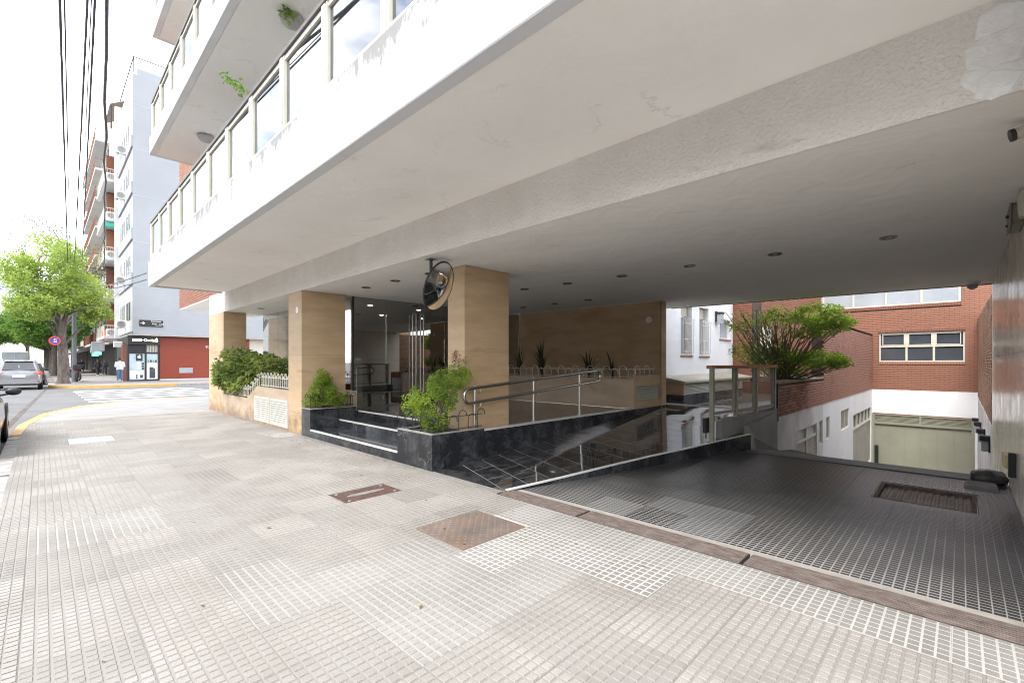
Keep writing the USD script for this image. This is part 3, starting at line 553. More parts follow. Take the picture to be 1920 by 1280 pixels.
def uvp(u, t): a = A0 + (A1 - A0) * u; b = B0 + (B1 - B0) * u; return (a + (b - a) * t)[:2]
walk_area = Polygon([(3.505, 4.845), (3.505, 3.56)] + [(a, b + 0.005) for a, b, _ in KL[1:]] + [(8.69, 4.845)])
def fill(cell):
    g = slab(cell.intersection(walk_area).buffer(-0.0042, join_style=2), up=0.004)
    if g: part('marble_tile', g, m_marble_floor, wy)
fill(Polygon([(3.5, 4.9), (3.5, 3.5), tuple(uvp(0, 1)), tuple(uvp(0, 0.5)), (4.02, 4.9)]))
for k in range(NU):
    u0, u1 = k / NU, (k + 1) / NU
    cuts = [-0.05, 0.30, 0.63, 1.06] if k % 2 == 0 else [-0.05, 0.46, 0.80, 1.06]
    for c0, c1 in zip(cuts[:-1], cuts[1:]):
        fill(Polygon([uvp(u0, c0), uvp(u1, c0), uvp(u1, c1), uvp(u0, c1)]))
court = Polygon([(8.69, 4.845), (7.98, 2.47), (9.58, 2.47), (9.58, 3.07), (16.5, 3.07), (16.5, 5.6), (9.72, 5.6), (9.72, 4.845)])
row = 0; x = 7.6
while x < 16.5:
    for yy in (np.arange(2.2, 5.7, 0.9) + (0.45 if row % 2 else 0)):
        c = sbox(x, yy, x + 0.42, yy + 0.9).intersection(court)
        if c.is_empty: continue
        g = slab(c.buffer(-0.0042, join_style=2), up=0.004)
        if g: part('marble_tile', g, m_marble_floor, wy)
    x += 0.42; row += 1
g = G()
cells = [walk_area.intersection(Polygon([(3.5, 4.9), (3.5, 3.5), tuple(uvp(0, 1.06)), tuple(uvp(0, -0.05))]))] + [walk_area.intersection(Polygon([uvp(k / NU, c), uvp((k + 1) / NU, c), uvp((k + 1) / NU, c + 0.371), uvp(k / NU, c + 0.371)])) for k in range(NU) for c in (-0.05, 0.32, 0.69)]
cells += [court.intersection(sbox(a, b, a + 0.3, b + 0.8)) for a in np.arange(7.9, 16.5, 0.3) for b in np.arange(2.4, 5.6, 0.8)]
for cell in cells:
    q = slab(cell, th=0.15, up=0.0031)
    if q: g.add(*q.out())
part('mortar_bed', g, m_grout, wy)
# kerb of the walkway along the driveway
kk = setting('walkway_kerb')
dirk = np.array([KL[-1][0] - KL[0][0], KL[-1][1] - KL[0][1]]); dirk /= np.linalg.norm(dirk); nk = np.array([dirk[1], -dirk[0]])
def kpt(s):
    P = np.array(KL); d = np.r_[0, np.cumsum(np.linalg.norm(np.diff(P[:, :2], axis=0), axis=1))]; s *= d[-1]
    return np.array([np.interp(s, d, P[:, i]) for i in range(3)])
NKP = 6
for k in range(NKP):
    a, b = kpt(k / NKP + 0.0008), kpt((k + 1) / NKP - 0.0008); o = np.r_[nk * 0.035, 0]
    if nk[1] > 0: o = -o
    zt = 0.010
    g = G().hull([a + (0, 0, zt), b + (0, 0, zt), a + o + (0, 0, zt), b + o + (0, 0, zt), (a[0], a[1], -0.03), (b[0], b[1], -0.03), (a[0] + o[0], a[1] + o[1], -0.03), (b[0] + o[0], b[1] + o[1], -0.03)])
    part('marble_panel', g, m_marble, kk)
    g = G().hull([a + o * f + (0, 0, z) for f in (-0.25, 1.15) for z in (0.011, 0.022)] + [b + o * f + (0, 0, z) for f in (-0.25, 1.15) for z in (0.011, 0.022)])
    part('edge_trim', g, m_trim, kk)
part('end_block', G().hull([(7.985, 2.40, -0.03), (8.2, 2.40, -0.1), (7.985, 2.49, -0.03), (8.2, 2.49, -0.1), (7.985, 2.40, 0.235), (8.03, 2.40, 0.235), (7.985, 2.49, 0.235), (8.03, 2.49, 0.235)]), m_conc, kk)

# ================================================================ the apartment building over the entrance
def bricks(plane, at, u0, u1, z0, z1, face, ch=0.06, bl=0.24, gap=0.015, proud=0.012, holes=(), tops=None, seed=1, sink=0.012):
    """running-bond bricks on a wall: plane 'x' (u is y) or 'y' (u is x); face +1/-1 is the way they look; returns (u, z, 8-corner boxes)"""
    g = np.random.default_rng(seed); out = []
    n = int((z1 - z0) / ch)
    for r in range(n):
        za, zb = z0 + r * ch, z0 + (r + 1) * ch - gap
        u = u0 - (bl / 2 if r % 2 else 0)
        while u < u1:
            a, b = max(u, u0), min(u + bl - gap * 0.45, u1); u += bl
            if b - a < 0.03: continue
            if any(a < h[1] and b > h[0] and za < h[3] and zb > h[2] for h in holes):
                h = [h for h in holes if a < h[1] and b > h[0] and za < h[3] and zb > h[2]][0]
                if a < h[0] - 0.03: b = h[0]
                elif b > h[1] + 0.03: a = h[1]
                else: continue
            if tops and zb > tops((a + b) / 2): continue
            p = proud + g.uniform(-0.004, 0.004)
            out.append((a, b, za + g.uniform(-.0015, .0015), zb + g.uniform(-.0015, .0015), p))
    return out
def brick_g(bs, plane, at, face, sink=0.012):
    A = np.array(bs); n = len(A); a, b, c, d, p = A.T
    lo, hi = np.full(n, at - face * sink), at + face * p
    if plane == 'x': V = np.stack([np.stack(q, 1) for q in ((lo, a, c), (lo, b, c), (lo, b, d), (lo, a, d), (hi, a, c), (hi, b, c), (hi, b, d), (hi, a, d))], 1)
    else: V = np.stack([np.stack(q, 1) for q in ((a, lo, c), (b, lo, c), (b, lo, d), (a, lo, d), (a, hi, c), (b, hi, c), (b, hi, d), (a, hi, d))], 1)
    F = np.array([(4, 5, 6), (4, 6, 7), (0, 1, 5), (0, 5, 4), (1, 2, 6), (1, 6, 5), (2, 3, 7), (2, 7, 6), (3, 0, 4), (3, 4, 7)])
    if (plane == 'x') == (face < 0): F = F[:, ::-1]
    g = G(); g.add(V.reshape(-1, 3), (F[None] + 8 * np.arange(n)[:, None, None]).reshape(-1, 3)); return g

apt = thing('apartment_building', 'white apartment building with long glazed balconies over a sandstone columned entrance and driveway', 'building', (3.5, 5, 0))
ZC, ZS = 2.79, 3.30
part('passage_ceiling', G().prism([(3.522, -0.39), (11.72, -0.39), (11.33, 5.34), (11.1, 9.0), (9.0, 9.19), (4.6, 9.19), (4.61, 16.0), (3.522, 16.0)], ZC, ZC + 0.2), m_soffit, apt)
part('back_edge', G().prism([(11.725, -0.39), (11.78, -0.39), (11.39, 5.34), (11.335, 5.34)], ZC - 0.01, 3.2), m_darkrail, apt)
part('edge_beam', G().box(3.5, 3.52, -6, 16.06, ZC - 0.001, ZS + 0.05), m_beam, apt)
part('balcony_soffit', G().box(1.97, 3.55, -6, 14.28, ZS, ZS + 0.2), m_soffit, apt)
gg = np.random.default_rng(4); pg = G()
for k in range(26):
    y = gg.uniform(-1.1, -0.06); z = gg.uniform(2.86, 3.2); r = gg.uniform(0.04, 0.10)
    a = np.linspace(0, 2 * math.pi, 9, endpoint=False); q = r * gg.uniform(0.6, 1.15, 9); xq = 3.486 + gg.uniform(0, 0.008)
    pg.hull([(3.499, y + q[i] * math.cos(a[i]) * 1.5, z + q[i] * math.sin(a[i])) for i in range(9)] + [(xq, y + q[i] * 0.8 * math.cos(a[i]) * 1.5, z + q[i] * 0.8 * math.sin(a[i])) for i in range(9)])
part('peeling_patch', pg, M('peeling_paint_look', (0.80, 0.79, 0.77), (0.88, 0.88, 0.87), scale=14, rough=0.9, bump=0.8, bscale=60, stain=(0.30, 0.28, 0.26), sscale=9, slo=0.70), apt)
# white band of the first balcony: long panels and the return at the far end
for (a, b) in ((-6, 14.40),): part('balcony_band', G().box(1.85, 1.968, a, b, 3.268, 3.952, 0.008), m_band, apt)
part('balcony_band', G().box(1.97, 3.42, 14.285, 14.40, 3.268, 3.952, 0.008), m_band, apt)
part('balcony_floor', G().box(1.97, 3.5, -6, 14.28, 3.51, 3.60), m_beige, apt)
part('balcony_floor', G().box(1.97, 3.48, -6, 14.15, 6.81, 6.86), m_beige, apt)
part('upper_wall', G().box(3.52, 8.6, -6, 13.1, 3.352, 10.9), m_stucco, apt)
part('wing_core', G().box(3.53, 8.6, 13.11, 20.38, 3.352, 10.9), m_mortar, apt)
bs = bricks('x', 3.52, 13.2, 20.38, 3.355, 9.9, -1, ch=0.075, bl=0.26, seed=3)
part('brick_facing', brick_g(bs, 'x', 3.52, -1), m_brick, apt, kind='stuff')
part('wing_soffit', G().box(3.53, 9.5, 16.07, 20.37, 3.31, 3.35), m_soffit, apt)
for z in (3.62, 6.95):
    for y0 in np.arange(-4.5, 12, 3.3):
        d = part('balcony_door', G().box(3.47, 3.505, y0, y0 + 2.2, z, z + 2.15), m_pane, apt)
        part('door_frame', G().box(3.455, 3.469, y0 - 0.05, y0, z, z + 2.2).box(3.455, 3.469, y0 + 2.2, y0 + 2.25, z, z + 2.2).box(3.455, 3.469, y0 + 1.08, y0 + 1.13, z, z + 2.2), m_frame, d)
# second and third balconies
for zb, yend, top in ((6.5, 14.30, 6.90), (9.17, 13.85, 9.58)):
    part('balcony_soffit', G().box(1.97, 3.50, -6, yend - 0.12, zb + 0.005, zb + 0.3), m_soffit, apt)
    part('balcony_band', G().box(1.85, 1.968, -6, yend, zb, top, 0.008), m_white, apt)
    part('balcony_band', G().box(1.97, 3.49, yend - 0.115, yend, zb, top, 0.008), m_white, apt)
def balcony_rail(zb, zt, y_end, y_start=-4.0):
    y = y_end; first = True
    part('hand_rail', G().box(1.855, 1.945, y_start, y_end + 0.03, zt - 0.045, zt + 0.012, 0.008), m_darkrail, apt)
    part('hand_rail', G().box(1.95, 3.48, y_end - 0.06, y_end + 0.03, zt - 0.045, zt + 0.012, 0.008), m_darkrail, apt)
    part('bottom_rail', G().box(1.875, 1.93, y_start, y_end - 0.05, zb + 0.003, zb + 0.05), m_frame, apt)
    part('top_rail', G().box(1.877, 1.928, y_start, y_end - 0.05, zt - 0.10, zt - 0.047), m_frame, apt)
    while y > y_start:
        w = 0.075
        part('post', G().box(1.862, 1.94, y - w, y, zb + 0.002, zt - 0.046, 0.004).box(1.868, 1.934, y - w - 0.05, y - w - 0.012, zb + 0.002, zt - 0.046), m_frame, apt)
        if y - 1.095 > y_start: part('glass_panel', G().box(1.898, 1.906, y - 1.095, y - w - 0.05, zb + 0.05, zt - 0.10), m_balglass, apt)
        y -= 1.095
    part('post', G().box(3.38, 3.45, y_end - 0.06, y_end, zb + 0.002, zt - 0.046), m_frame, apt)
    part('glass_panel', G().box(1.95, 3.37, y_end - 0.04, y_end - 0.032, zb + 0.05, zt - 0.10), m_balglass, apt)
balcony_rail(3.955, 4.83, 14.22)
balcony_rail(6.905, 7.69, 14.05)
balcony_rail(9.585, 10.4, 13.7)
# pillars clad in sandstone
def pillar(x0, x1, y0, y1, z0, splits):
    p = part('pillar', G().box(x0 + 0.02, x1 - 0.02, y0 + 0.02, y1 - 0.02, z0, ZC - 0.002), m_mortar, apt)
    for a, b in zip([z0] + splits, splits + [ZC - 0.004]):
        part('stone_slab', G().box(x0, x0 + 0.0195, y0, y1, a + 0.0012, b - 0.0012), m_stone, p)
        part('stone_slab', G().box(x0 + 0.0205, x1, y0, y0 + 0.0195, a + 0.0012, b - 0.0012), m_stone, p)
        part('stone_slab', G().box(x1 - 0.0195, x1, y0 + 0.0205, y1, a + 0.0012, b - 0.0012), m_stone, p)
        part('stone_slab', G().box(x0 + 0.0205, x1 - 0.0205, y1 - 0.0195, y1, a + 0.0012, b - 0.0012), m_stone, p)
    return p
pillar(3.5, 4.06, 14.5, 16.06, -0.06, [0.53, 1.7])
p2 = pillar(3.5, 4.38, 9.08, 9.75, -0.05, [0.42, 1.55])
pillar(4.21, 5.10, 5.055, 5.44, 0.30, [0.95, 1.56])
pillar(9.765, 9.995, 4.83, 5.30, 0.30, [1.18])
cyl24 = trimesh.creation.cylinder(0.065, 0.012, sections=24)
part('round_plate', (trimesh.transformations.transform_points(cyl24.vertices, trimesh.transformations.translation_matrix((3.494, 9.28, 2.42)) @ trimesh.transformations.rotation_matrix(math.pi / 2, (0, 1, 0))), cyl24.faces), m_whiteplastic, apt, label='small round white plate on the pillar')
# low stone wall between the first two pillars
prof = Polygon([(9.752, -0.05), (14.498, -0.06), (14.498, 0.53), (12.47, 0.53), (11.72, 0.845), (9.752, 0.83)])
prof = prof.difference(sbox(9.78, 0.05, 11.885, 0.63))
lw = part('low_wall', G().side(prof.buffer(-0.02), 'x', 3.545, 3.62), m_mortar, apt)
for a, b in ((9.752, 10.9), (10.9, 11.35), (11.35, 11.89), (11.89, 12.7), (12.7, 13.6), (13.6, 14.498)):
    q = prof.intersection(sbox(a + 0.0015, -1, b - 0.0015, 2))
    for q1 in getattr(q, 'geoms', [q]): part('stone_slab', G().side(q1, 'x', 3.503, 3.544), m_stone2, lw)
part('soil_bed', G().box(3.62, 4.55, 9.76, 14.49, 0.35, 0.50), m_soil, apt)
part('cabinet_back', G().box(3.66, 3.70, 9.77, 11.9, -0.05, 0.34), m_dark, apt)
# glazed lobby
part('lobby_plinth', G().box(4.55, 4.66, 9.26, 14.83, 0.30, 0.80), m_stone2, apt)
part('lobby_plinth', G().box(4.40, 4.66, 9.13, 9.255, 0.43, 0.80), m_stone2, apt)
ys = [9.205, 10.3, 11.4, 12.5, 13.6, 14.83]
for a, b in zip(ys[:-1], ys[1:]): part('glass_pane', G().box(4.6, 4.612, a + 0.003, b - 0.003, 0.802, ZC - 0.003), m_glass, apt)
xe = [4.61, 5.39, 6.20, 7.02, 8.3, 9.69]
for k, (a, b) in enumerate(zip(xe[:-1], xe[1:])):
    if k in (1, 2):
        d = part('glass_door', G().box(a + 0.004, b - 0.004, 9.2, 9.212, 0.445, ZC - 0.004), m_glass, apt)
        hx = (b - 0.11) if k == 1 else (a + 0.10)
        for yy in (9.135, 9.277):
            pth = [(hx - 0.045, yy, 0.72), (hx - 0.045, yy, 2.50)] + arc((hx, yy, 2.50), 0.045, math.pi, 0, 8, (1, 0, 0), (0, 0, 1))[1:] + [(hx + 0.045, yy, 0.72)] + arc((hx, yy, 0.72), 0.045, 0, -math.pi, 8, (1, 0, 0), (0, 0, 1))[1:]
            part('handle', G().tube(pth, 0.014, 8, cap=False), m_alu, d, smooth=True)
    else: part('glass_pane', G().box(a + 0.003, b - 0.003, 9.2, 9.212, 0.445, ZC - 0.003), m_glass, apt)
part('door_threshold', G().box(4.67, 9.69, 9.17, 9.24, 0.432, 0.444), m_steel, apt)
part('corner_post', G().box(4.585, 4.625, 9.185, 9.2, 0.80, ZC - 0.003), m_dark, apt)
# lobby inside
part('lobby_floor', G().box(4.665, 9.69, 9.245, 14.8, 0.30, 0.438), m_lobbyfloor, apt)
part('lobby_ceiling', G().box(4.615, 9.69, 9.215, 14.83, ZC, ZC + 0.15), m_lobbyceil, apt)
part('lobby_back_wall', G().box(6.2, 9.8, 14.82, 15.0, 0.3, ZC), m_wood, apt)
for k in range(9): part('wood_batten', G().box(6.25 + k * 0.38, 6.27 + k * 0.38, 14.80, 14.819, 0.44, 2.2), m_dark, apt)
part('lobby_side_wall', G().box(9.70, 9.76, 9.21, 14.82, 0.3, ZC), m_wood, apt)
dk = part('reception_desk', G().box(6.6, 8.9, 12.6, 13.2, 0.439, 1.45), m_wood, apt); part('desk_top', G().box(6.55, 8.95, 12.55, 13.25, 1.452, 1.50), m_marble, dk)
m_led = usdkit.material(stage, LK + 'lobby_lamp_look', {'e': ('emission', {'color': (1, 0.93, 0.82), 'strength': 6.0})}, [], surface='e.emission')
for (a, b) in ((5.6, 10.3), (7.0, 10.3), (8.4, 10.3), (5.6, 12.2), (7.0, 12.2), (8.4, 12.2)): part('lobby_lamp', G().cyl((a, b, ZC - 0.003), (a, b, ZC - 0.012), 0.055, 12), m_led, apt)
# stone wall of the recess, with the raised plant bed in front
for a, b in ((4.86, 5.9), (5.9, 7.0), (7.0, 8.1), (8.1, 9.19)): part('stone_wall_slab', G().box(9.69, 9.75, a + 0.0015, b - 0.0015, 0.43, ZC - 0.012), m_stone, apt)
part('ceiling_trim', G().box(9.676, 9.689, 4.86, 9.19, ZC - 0.02, ZC - 0.001), m_trim, apt)
part('sticker', (trimesh.transformations.transform_points(trimesh.creation.cylinder(0.075, 0.004, sections=20).vertices, trimesh.transformations.translation_matrix((9.685, 5.1, 2.37)) @ trimesh.transformations.rotation_matrix(math.pi / 2, (0, 1, 0))), trimesh.creation.cylinder(0.075, 0.004, sections=20).faces), m_whiteplastic, apt)
bed = part('plant_bed', G().box(8.61, 8.70, 4.90, 9.16, 0.43, 1.04), m_mortar, apt)
for a, b in ((4.862, 5.75), (5.75, 6.65), (6.65, 7.55), (7.55, 8.45), (8.45, 9.17)): part('stone_slab', G().box(8.57, 8.609, a + 0.0015, b - 0.0015, 0.432, 1.055), m_stone2, bed)
part('side_frame', G().box(8.575, 8.69, 4.852, 4.90, 0.431, 1.10).box(9.70, 9.764, 4.852, 4.90, 0.431, 1.10).box(8.69, 9.70, 4.852, 4.90, 0.431, 0.59).box(8.69, 9.70, 4.852, 4.90, 0.905, 1.10), m_stone, bed)
part('coping', G().box(8.56, 9.69, 4.845, 4.96, 1.102, 1.125), m_stone, bed)
part('bed_soil', G().box(8.70, 9.68, 4.92, 9.16, 0.9, 0.98), m_soil, bed)
part('vent_back', G().box(8.70, 9.69, 4.99, 5.0, 0.5, 0.95), m_dark, bed)
for k in range(8):
    z = 0.60 + k * 0.039
    part('slat', G().hull([(8.695, 4.856, z), (9.695, 4.856, z), (8.695, 4.885, z + 0.022), (9.695, 4.885, z + 0.022), (8.695, 4.856, z + 0.008), (9.695, 4.856, z + 0.008), (8.695, 4.885, z + 0.03), (9.695, 4.885, z + 0.03)]), m_frame, bed)
part('skirting', G().box(8.55, 9.765, 4.842, 4.851, 0.2, 0.43).box(9.765, 10.01, 4.815, 4.829, 0.2, 0.43), m_marble, apt)
# recessed downlights in the passage ceiling
ring = M('downlight_ring_look', (0.16, 0.15, 0.14), rough=0.35, metallic=0.6)
for (a, b) in [(3.96, 12.93), (4.21, 7.9), (4.21, 6.89), (4.25, 5.95), (6.43, 8.8), (6.4, 5.92), (6.47, 4.96), (6.52, 3.90), (6.53, 2.80), (6.58, 1.71), (6.6, 0.58), (8.5, 6.89), (8.5, 5.93), (8.5, 7.9)]:
    cv = trimesh.creation.annulus(0.062, 0.082, 0.012, sections=24); cv.apply_translation((a, b, ZC - 0.005))
    d = part('downlight', G().tm(cv), ring, apt)
    part('lamp_recess', G().cyl((a, b, ZC - 0.0015), (a, b, ZC + 0.0015), 0.062, 20), m_black, d)
    part('bulb', G().tm(trimesh.creation.icosphere(2, 0.03)).out()[0] * (1, 1, 0.3) + (a, b, ZC - 0.004) if False else ((trimesh.creation.icosphere(2, 0.034).vertices * (1, 1, 0.25)) + (a + 0.012, b, ZC - 0.002), trimesh.creation.icosphere(2, 0.034).faces), m_frost, d)

# ---- entrance steps, landing and the marble plant boxes beside them
st = thing('entrance_steps', 'three polished black marble steps with pale edges leading to the glass doors', 'steps', (4.0, 7.2, 0))
part('step', G().box(3.5, 4.06, 5.672, 8.678, -0.05, 0.143), m_marble, st)
part('step', G().box(4.061, 4.455, 5.672, 8.678, -0.05, 0.288), m_marble, st)
part('landing', G().prism([(4.456, 4.985), (8.565, 4.985), (8.565, 9.165), (4.666, 9.165), (4.666, 9.125), (4.41, 9.125), (4.41, 8.683), (4.456, 8.683)], 0.1, 0.430), m_marble_floor, st)
part('landing', G().box(4.39, 4.455, 5.672, 8.678, 0.289, 0.4295), m_marble, st) if False else None
for x, z in ((3.5, 0.143), (4.061, 0.288), (4.456, 0.430)):
    part('edge_strip', G().box(x - 0.004, x + 0.03, 5.675, 8.675, z + 0.0005, z + 0.006).box(x - 0.004, x - 0.0005, 5.675, 8.675, z - 0.018, z + 0.0005), m_trim, st)
pa = thing('planter_box', 'black marble plant box at the foot of the middle sandstone pillar', 'planter', (3.9, 8.9, 0))
part('front_panel', G().box(3.5, 3.53, 8.68, 9.078, -0.05, 0.515), m_marble, pa)
part('side_panel', G().box(3.531, 4.405, 8.68, 8.71, -0.02, 0.515), m_marble, pa)
part('back_panel', G().box(4.376, 4.405, 8.711, 9.078, 0.1, 0.515), m_marble, pa)
part('soil', G().box(3.531, 4.375, 8.711, 9.078, 0.3, 0.49), m_soil, pa)
part('rim', G().box(3.496, 3.56, 8.676, 9.078, 0.5155, 0.53).box(3.56, 4.41, 8.676, 8.735, 0.5155, 0.53), m_granite, pa)
pb = thing('planter_box', 'black marble plant box at the pavement corner between steps and sloping walkway', 'planter', (3.9, 5.2, 0))
part('front_panel', G().box(3.5, 3.53, 4.853, 5.67, -0.05, 0.46), m_marble, pb)
part('side_panel', G().box(3.531, 4.40, 4.853, 4.883, -0.02, 0.46), m_marble, pb)
part('side_panel', G().box(3.531, 4.40, 5.64, 5.67, 0.0, 0.46), m_marble, pb)
part('back_panel', G().box(4.371, 4.40, 4.884, 5.054, 0.0, 0.46), m_marble, pb)
part('soil', G().box(3.531, 4.208, 4.884, 5.639, 0.2, 0.43), m_soil, pb)
part('soil', G().box(4.209, 4.37, 4.884, 5.05, 0.2, 0.43), m_soil, pb)
part('rim', G().box(3.497, 3.56, 4.85, 5.673, 0.4605, 0.475).box(3.56, 4.403, 4.85, 4.90, 0.4605, 0.475).box(3.56, 4.2, 5.62, 5.673, 0.4605, 0.475), m_granite, pb)
# low marble wall along the sloping walkway
mw = thing('ramp_wall', 'low black marble wall carrying the steel handrail beside the sloping walkway', 'low wall', (6.4, 4.92, 0))
xs_ = [4.405, 5.0, 5.75, 6.5, 7.25, 7.9, 8.56]
for a, b in zip(xs_[:-1], xs_[1:]): part('marble_panel', G().box(a + 0.0015, b - 0.0015, 4.853, 4.98, -0.02, 0.425), m_marble, mw)
part('coping', G().box(4.405, 8.568, 4.846, 4.984, 0.4255, 0.441, 0.003), m_trim, mw)
hr = thing('handrail', 'double stainless steel handrail with rounded ends on three posts', 'handrail', (5.8, 4.92, 0.44))
sl = 0.068
def rail_z(x, lo): return (1.03 if not lo else 0.825) + sl * (x - 4.2)
xL, xR, rr_ = 4.2, 7.35, 0.1025
cl = np.array((xL, 4.93, (rail_z(xL, 0) + rail_z(xL, 1)) / 2)); cr = np.array((xR, 4.93, (rail_z(xR, 0) + rail_z(xR, 1)) / 2))
pth = [(xL, 4.93, rail_z(xL, 0)), (xR, 4.93, rail_z(xR, 0))] + arc(cr, rr_, math.pi / 2, -math.pi / 2, 10, (1, 0, 0), (0, 0, 1))[1:-1] + [(xR, 4.93, rail_z(xR, 1)), (xL, 4.93, rail_z(xL, 1))] + arc(cl, rr_, -math.pi / 2, -3 * math.pi / 2, 10, (1, 0, 0), (0, 0, 1))[1:-1] + [(xL, 4.93, rail_z(xL, 0))]
part('rail', G().tube(pth, 0.024, 12, cap=False), m_steel, hr, smooth=True)
for x in (4.33, 5.59, 6.85):
    p = part('post', G().tube([(x, 4.975, 0.441), (x, 4.975, rail_z(x, 0) + 0.03)], 0.021, 12), m_alu, hr, smooth=50)
    part('foot_plate', G().box(x - 0.055, x + 0.055, 4.945, 4.982, 0.4415, 0.452).cyl((x - 0.04, 4.96, 0.452), (x - 0.04, 4.96, 0.475), 0.008, 8), m_alu, p)
    for lo in (0, 1): part('bracket', G().tube(arc((x + 0.05, 4.955, rail_z(x, lo) - 0.03), 0.05, -math.pi / 2, 0.4, 7, (1, 0, 0), (0, 0, 1)) , 0.006, 6), m_alu, p)

# ---- small iron fences round the plant boxes
def hook_fence(th, pts, z0, h, step, r, mat, alt=0.06, rails=(0.1, 0.72), plain=False, hookdir=None):
    """bars with hooked tops between two rails, along the plan points"""
    P = np.array(pts, float)
    for fr in rails:
        for a, b in zip(P[:-1], P[1:]):
            za, zb_ = (a[2] if len(a) > 2 else z0), (b[2] if len(b) > 2 else z0)
            part('rail', G().tube([(a[0], a[1], za + h * fr), (b[0], b[1], zb_ + h * fr)], r * 0.9, 6), mat, th)
    n = 0
    for a, b in zip(P[:-1], P[1:]):
        L = np.linalg.norm((b - a)[:2]); d = (b - a) / L; m = max(1, int(round(L / step)))
        for k in range(m):
            q = a + (b - a) * (k + 0.5) / m; z = q[2] if len(q) > 2 else z0
            hh = h if n % 2 == 0 else h - alt; n += 1
            hd = np.array(hookdir if hookdir is not None else d[:2]); hr_ = step * 0.42
            path = [(q[0], q[1], z), (q[0], q[1], z + hh - hr_)] + arc((q[0] + hd[0] * hr_, q[1] + hd[1] * hr_, z + hh - hr_), hr_, math.pi, -0.25, 8, (hd[0], hd[1], 0), (0, 0, 1))[1:]
            part('bar', G().tube(path, r, 6), mat, th)
fa = thing('plant_fence', 'thin black iron fence with hooked bars round the bush by the middle pillar', 'fence', (3.9, 8.8, 0.53))
hook_fence(fa, [(3.54, 9.05), (3.54, 8.71), (4.38, 8.71), (4.38, 9.05)], 0.53, 0.27, 0.13, 0.006, m_iron)
fb = thing('plant_fence', 'thin black iron fence with hooked bars round the bright bush by the handrail', 'fence', (3.9, 5.2, 0.475))
hook_fence(fb, [(4.19, 5.645), (3.54, 5.645), (3.54, 4.88), (4.38, 4.88)], 0.475, 0.27, 0.17, 0.006, m_iron)
fc = thing('plant_fence', 'pale painted iron railing with hooked bars stepping down over the low stone wall', 'fence', (3.6, 12.1, 0.85))
hook_fence(fc, [(3.57, 9.80, 0.84), (3.57, 11.62, 0.85)], 0, 0.31, 0.108, 0.011, m_cream, rails=(0.08, 0.68))
hook_fence(fc, [(3.57, 11.70, 0.84), (3.57, 12.45, 0.545)], 0, 0.31, 0.125, 0.011, m_cream, rails=(0.1, 0.66))
hook_fence(fc, [(3.57, 12.50, 0.545), (3.57, 14.45, 0.535)], 0, 0.29, 0.108, 0.011, m_cream, rails=(0.08, 0.68))
fd = thing('plant_fence', 'thin iron fence with hooked bars on the raised stone bed of strap leaved plants', 'fence', (8.65, 7.0, 1.06))
hook_fence(fd, [(8.66, 9.1), (8.66, 4.93), (9.66, 4.91)], 1.056, 0.27, 0.21, 0.008, M('grey_iron_look', (0.55, 0.54, 0.51), rough=0.5), rails=(0.1, 0.72))
lc = thing('louvre_cabinet', 'cream metal double louvred door low in the stone wall between two pillars', 'louvre door', (3.5, 10.83, 0.3))
for a, b in ((9.79, 10.82), (10.845, 11.875)):
    d = part('louvre_door', G().box(3.494, 3.52, a, a + 0.05, 0.052, 0.626).box(3.494, 3.52, b - 0.05, b, 0.052, 0.626).box(3.494, 3.52, a + 0.05, b - 0.05, 0.055, 0.10).box(3.494, 3.52, a + 0.05, b - 0.05, 0.56, 0.626), m_cream, lc)
    for k in range(10):
        z = 0.103 + k * 0.0455
        part('slat', G().hull([(3.490, a + 0.05, z), (3.490, b - 0.05, z), (3.518, a + 0.05, z + 0.03), (3.518, b - 0.05, z + 0.03), (3.490, a + 0.05, z + 0.012), (3.490, b - 0.05, z + 0.012), (3.518, a + 0.05, z + 0.043), (3.518, b - 0.05, z + 0.043)]), m_cream, d)

# ---- convex mirror hanging from the beam
mi = thing('traffic_mirror', 'round convex traffic mirror with black rim hanging from the ceiling above the steps', 'mirror', (3.72, 5.03, 2.78))
nrm = np.array((0.37, -0.85, -0.355)); nrm /= np.linalg.norm(nrm); mc = np.array((3.715, 5.0, 2.415))
ua = np.cross(nrm, (0, 0, 1)); ua /= np.linalg.norm(ua); ub = np.cross(ua, nrm)
def disc(R, bulge, off, n=36, rings=8):
    v = [mc + nrm * (bulge + off)]; f = []
    for i in range(1, rings + 1):
        r = R * i / rings
        for k in range(n): t = 2 * math.pi * k / n; v.append(mc + ua * r * math.cos(t) + ub * r * math.sin(t) + nrm * (bulge * (1 - (r / R) ** 2) + off))
    for k in range(n): f.append((0, 1 + k, 1 + (k + 1) % n))
    for i in range(rings - 1):
        for k in range(n):
            a, b = 1 + i * n + k, 1 + i * n + (k + 1) % n; f += [(a, a + n, b + n), (a, b + n, b)]
    return v, f
v, f = disc(0.325, 0.075, 0.01); part('mirror_face', (np.array(v), np.array(f)[:, ::-1] if np.cross(np.array(v[1]) - v[0], np.array(v[2]) - v[0]) @ nrm < 0 else np.array(f)), m_mirror, mi, smooth=True)
v, f = disc(0.328, -0.06, -0.012); part('back_shell', (np.array(v), np.array(f)), m_iron, mi, smooth=True)
rim = [mc + ua * 0.33 * math.cos(t) + ub * 0.33 * math.sin(t) for t in np.linspace(0, 2 * math.pi, 49)]
part('rim', G().tube(rim, 0.013, 8, cap=False), m_iron, mi, smooth=True)
bp = mc - nrm * 0.07
part('pole', G().cyl((3.655, 5.09, 2.783), (3.655, 5.09, 2.50), 0.022, 12), m_iron, mi, smooth=50)
part('arm', G().tube([(3.655, 5.09, 2.51), tuple(bp)], 0.017, 8), m_iron, mi)
part('ceiling_plate', G().box(3.59, 3.72, 5.03, 5.15, 2.776, 2.7835), m_alu, mi)

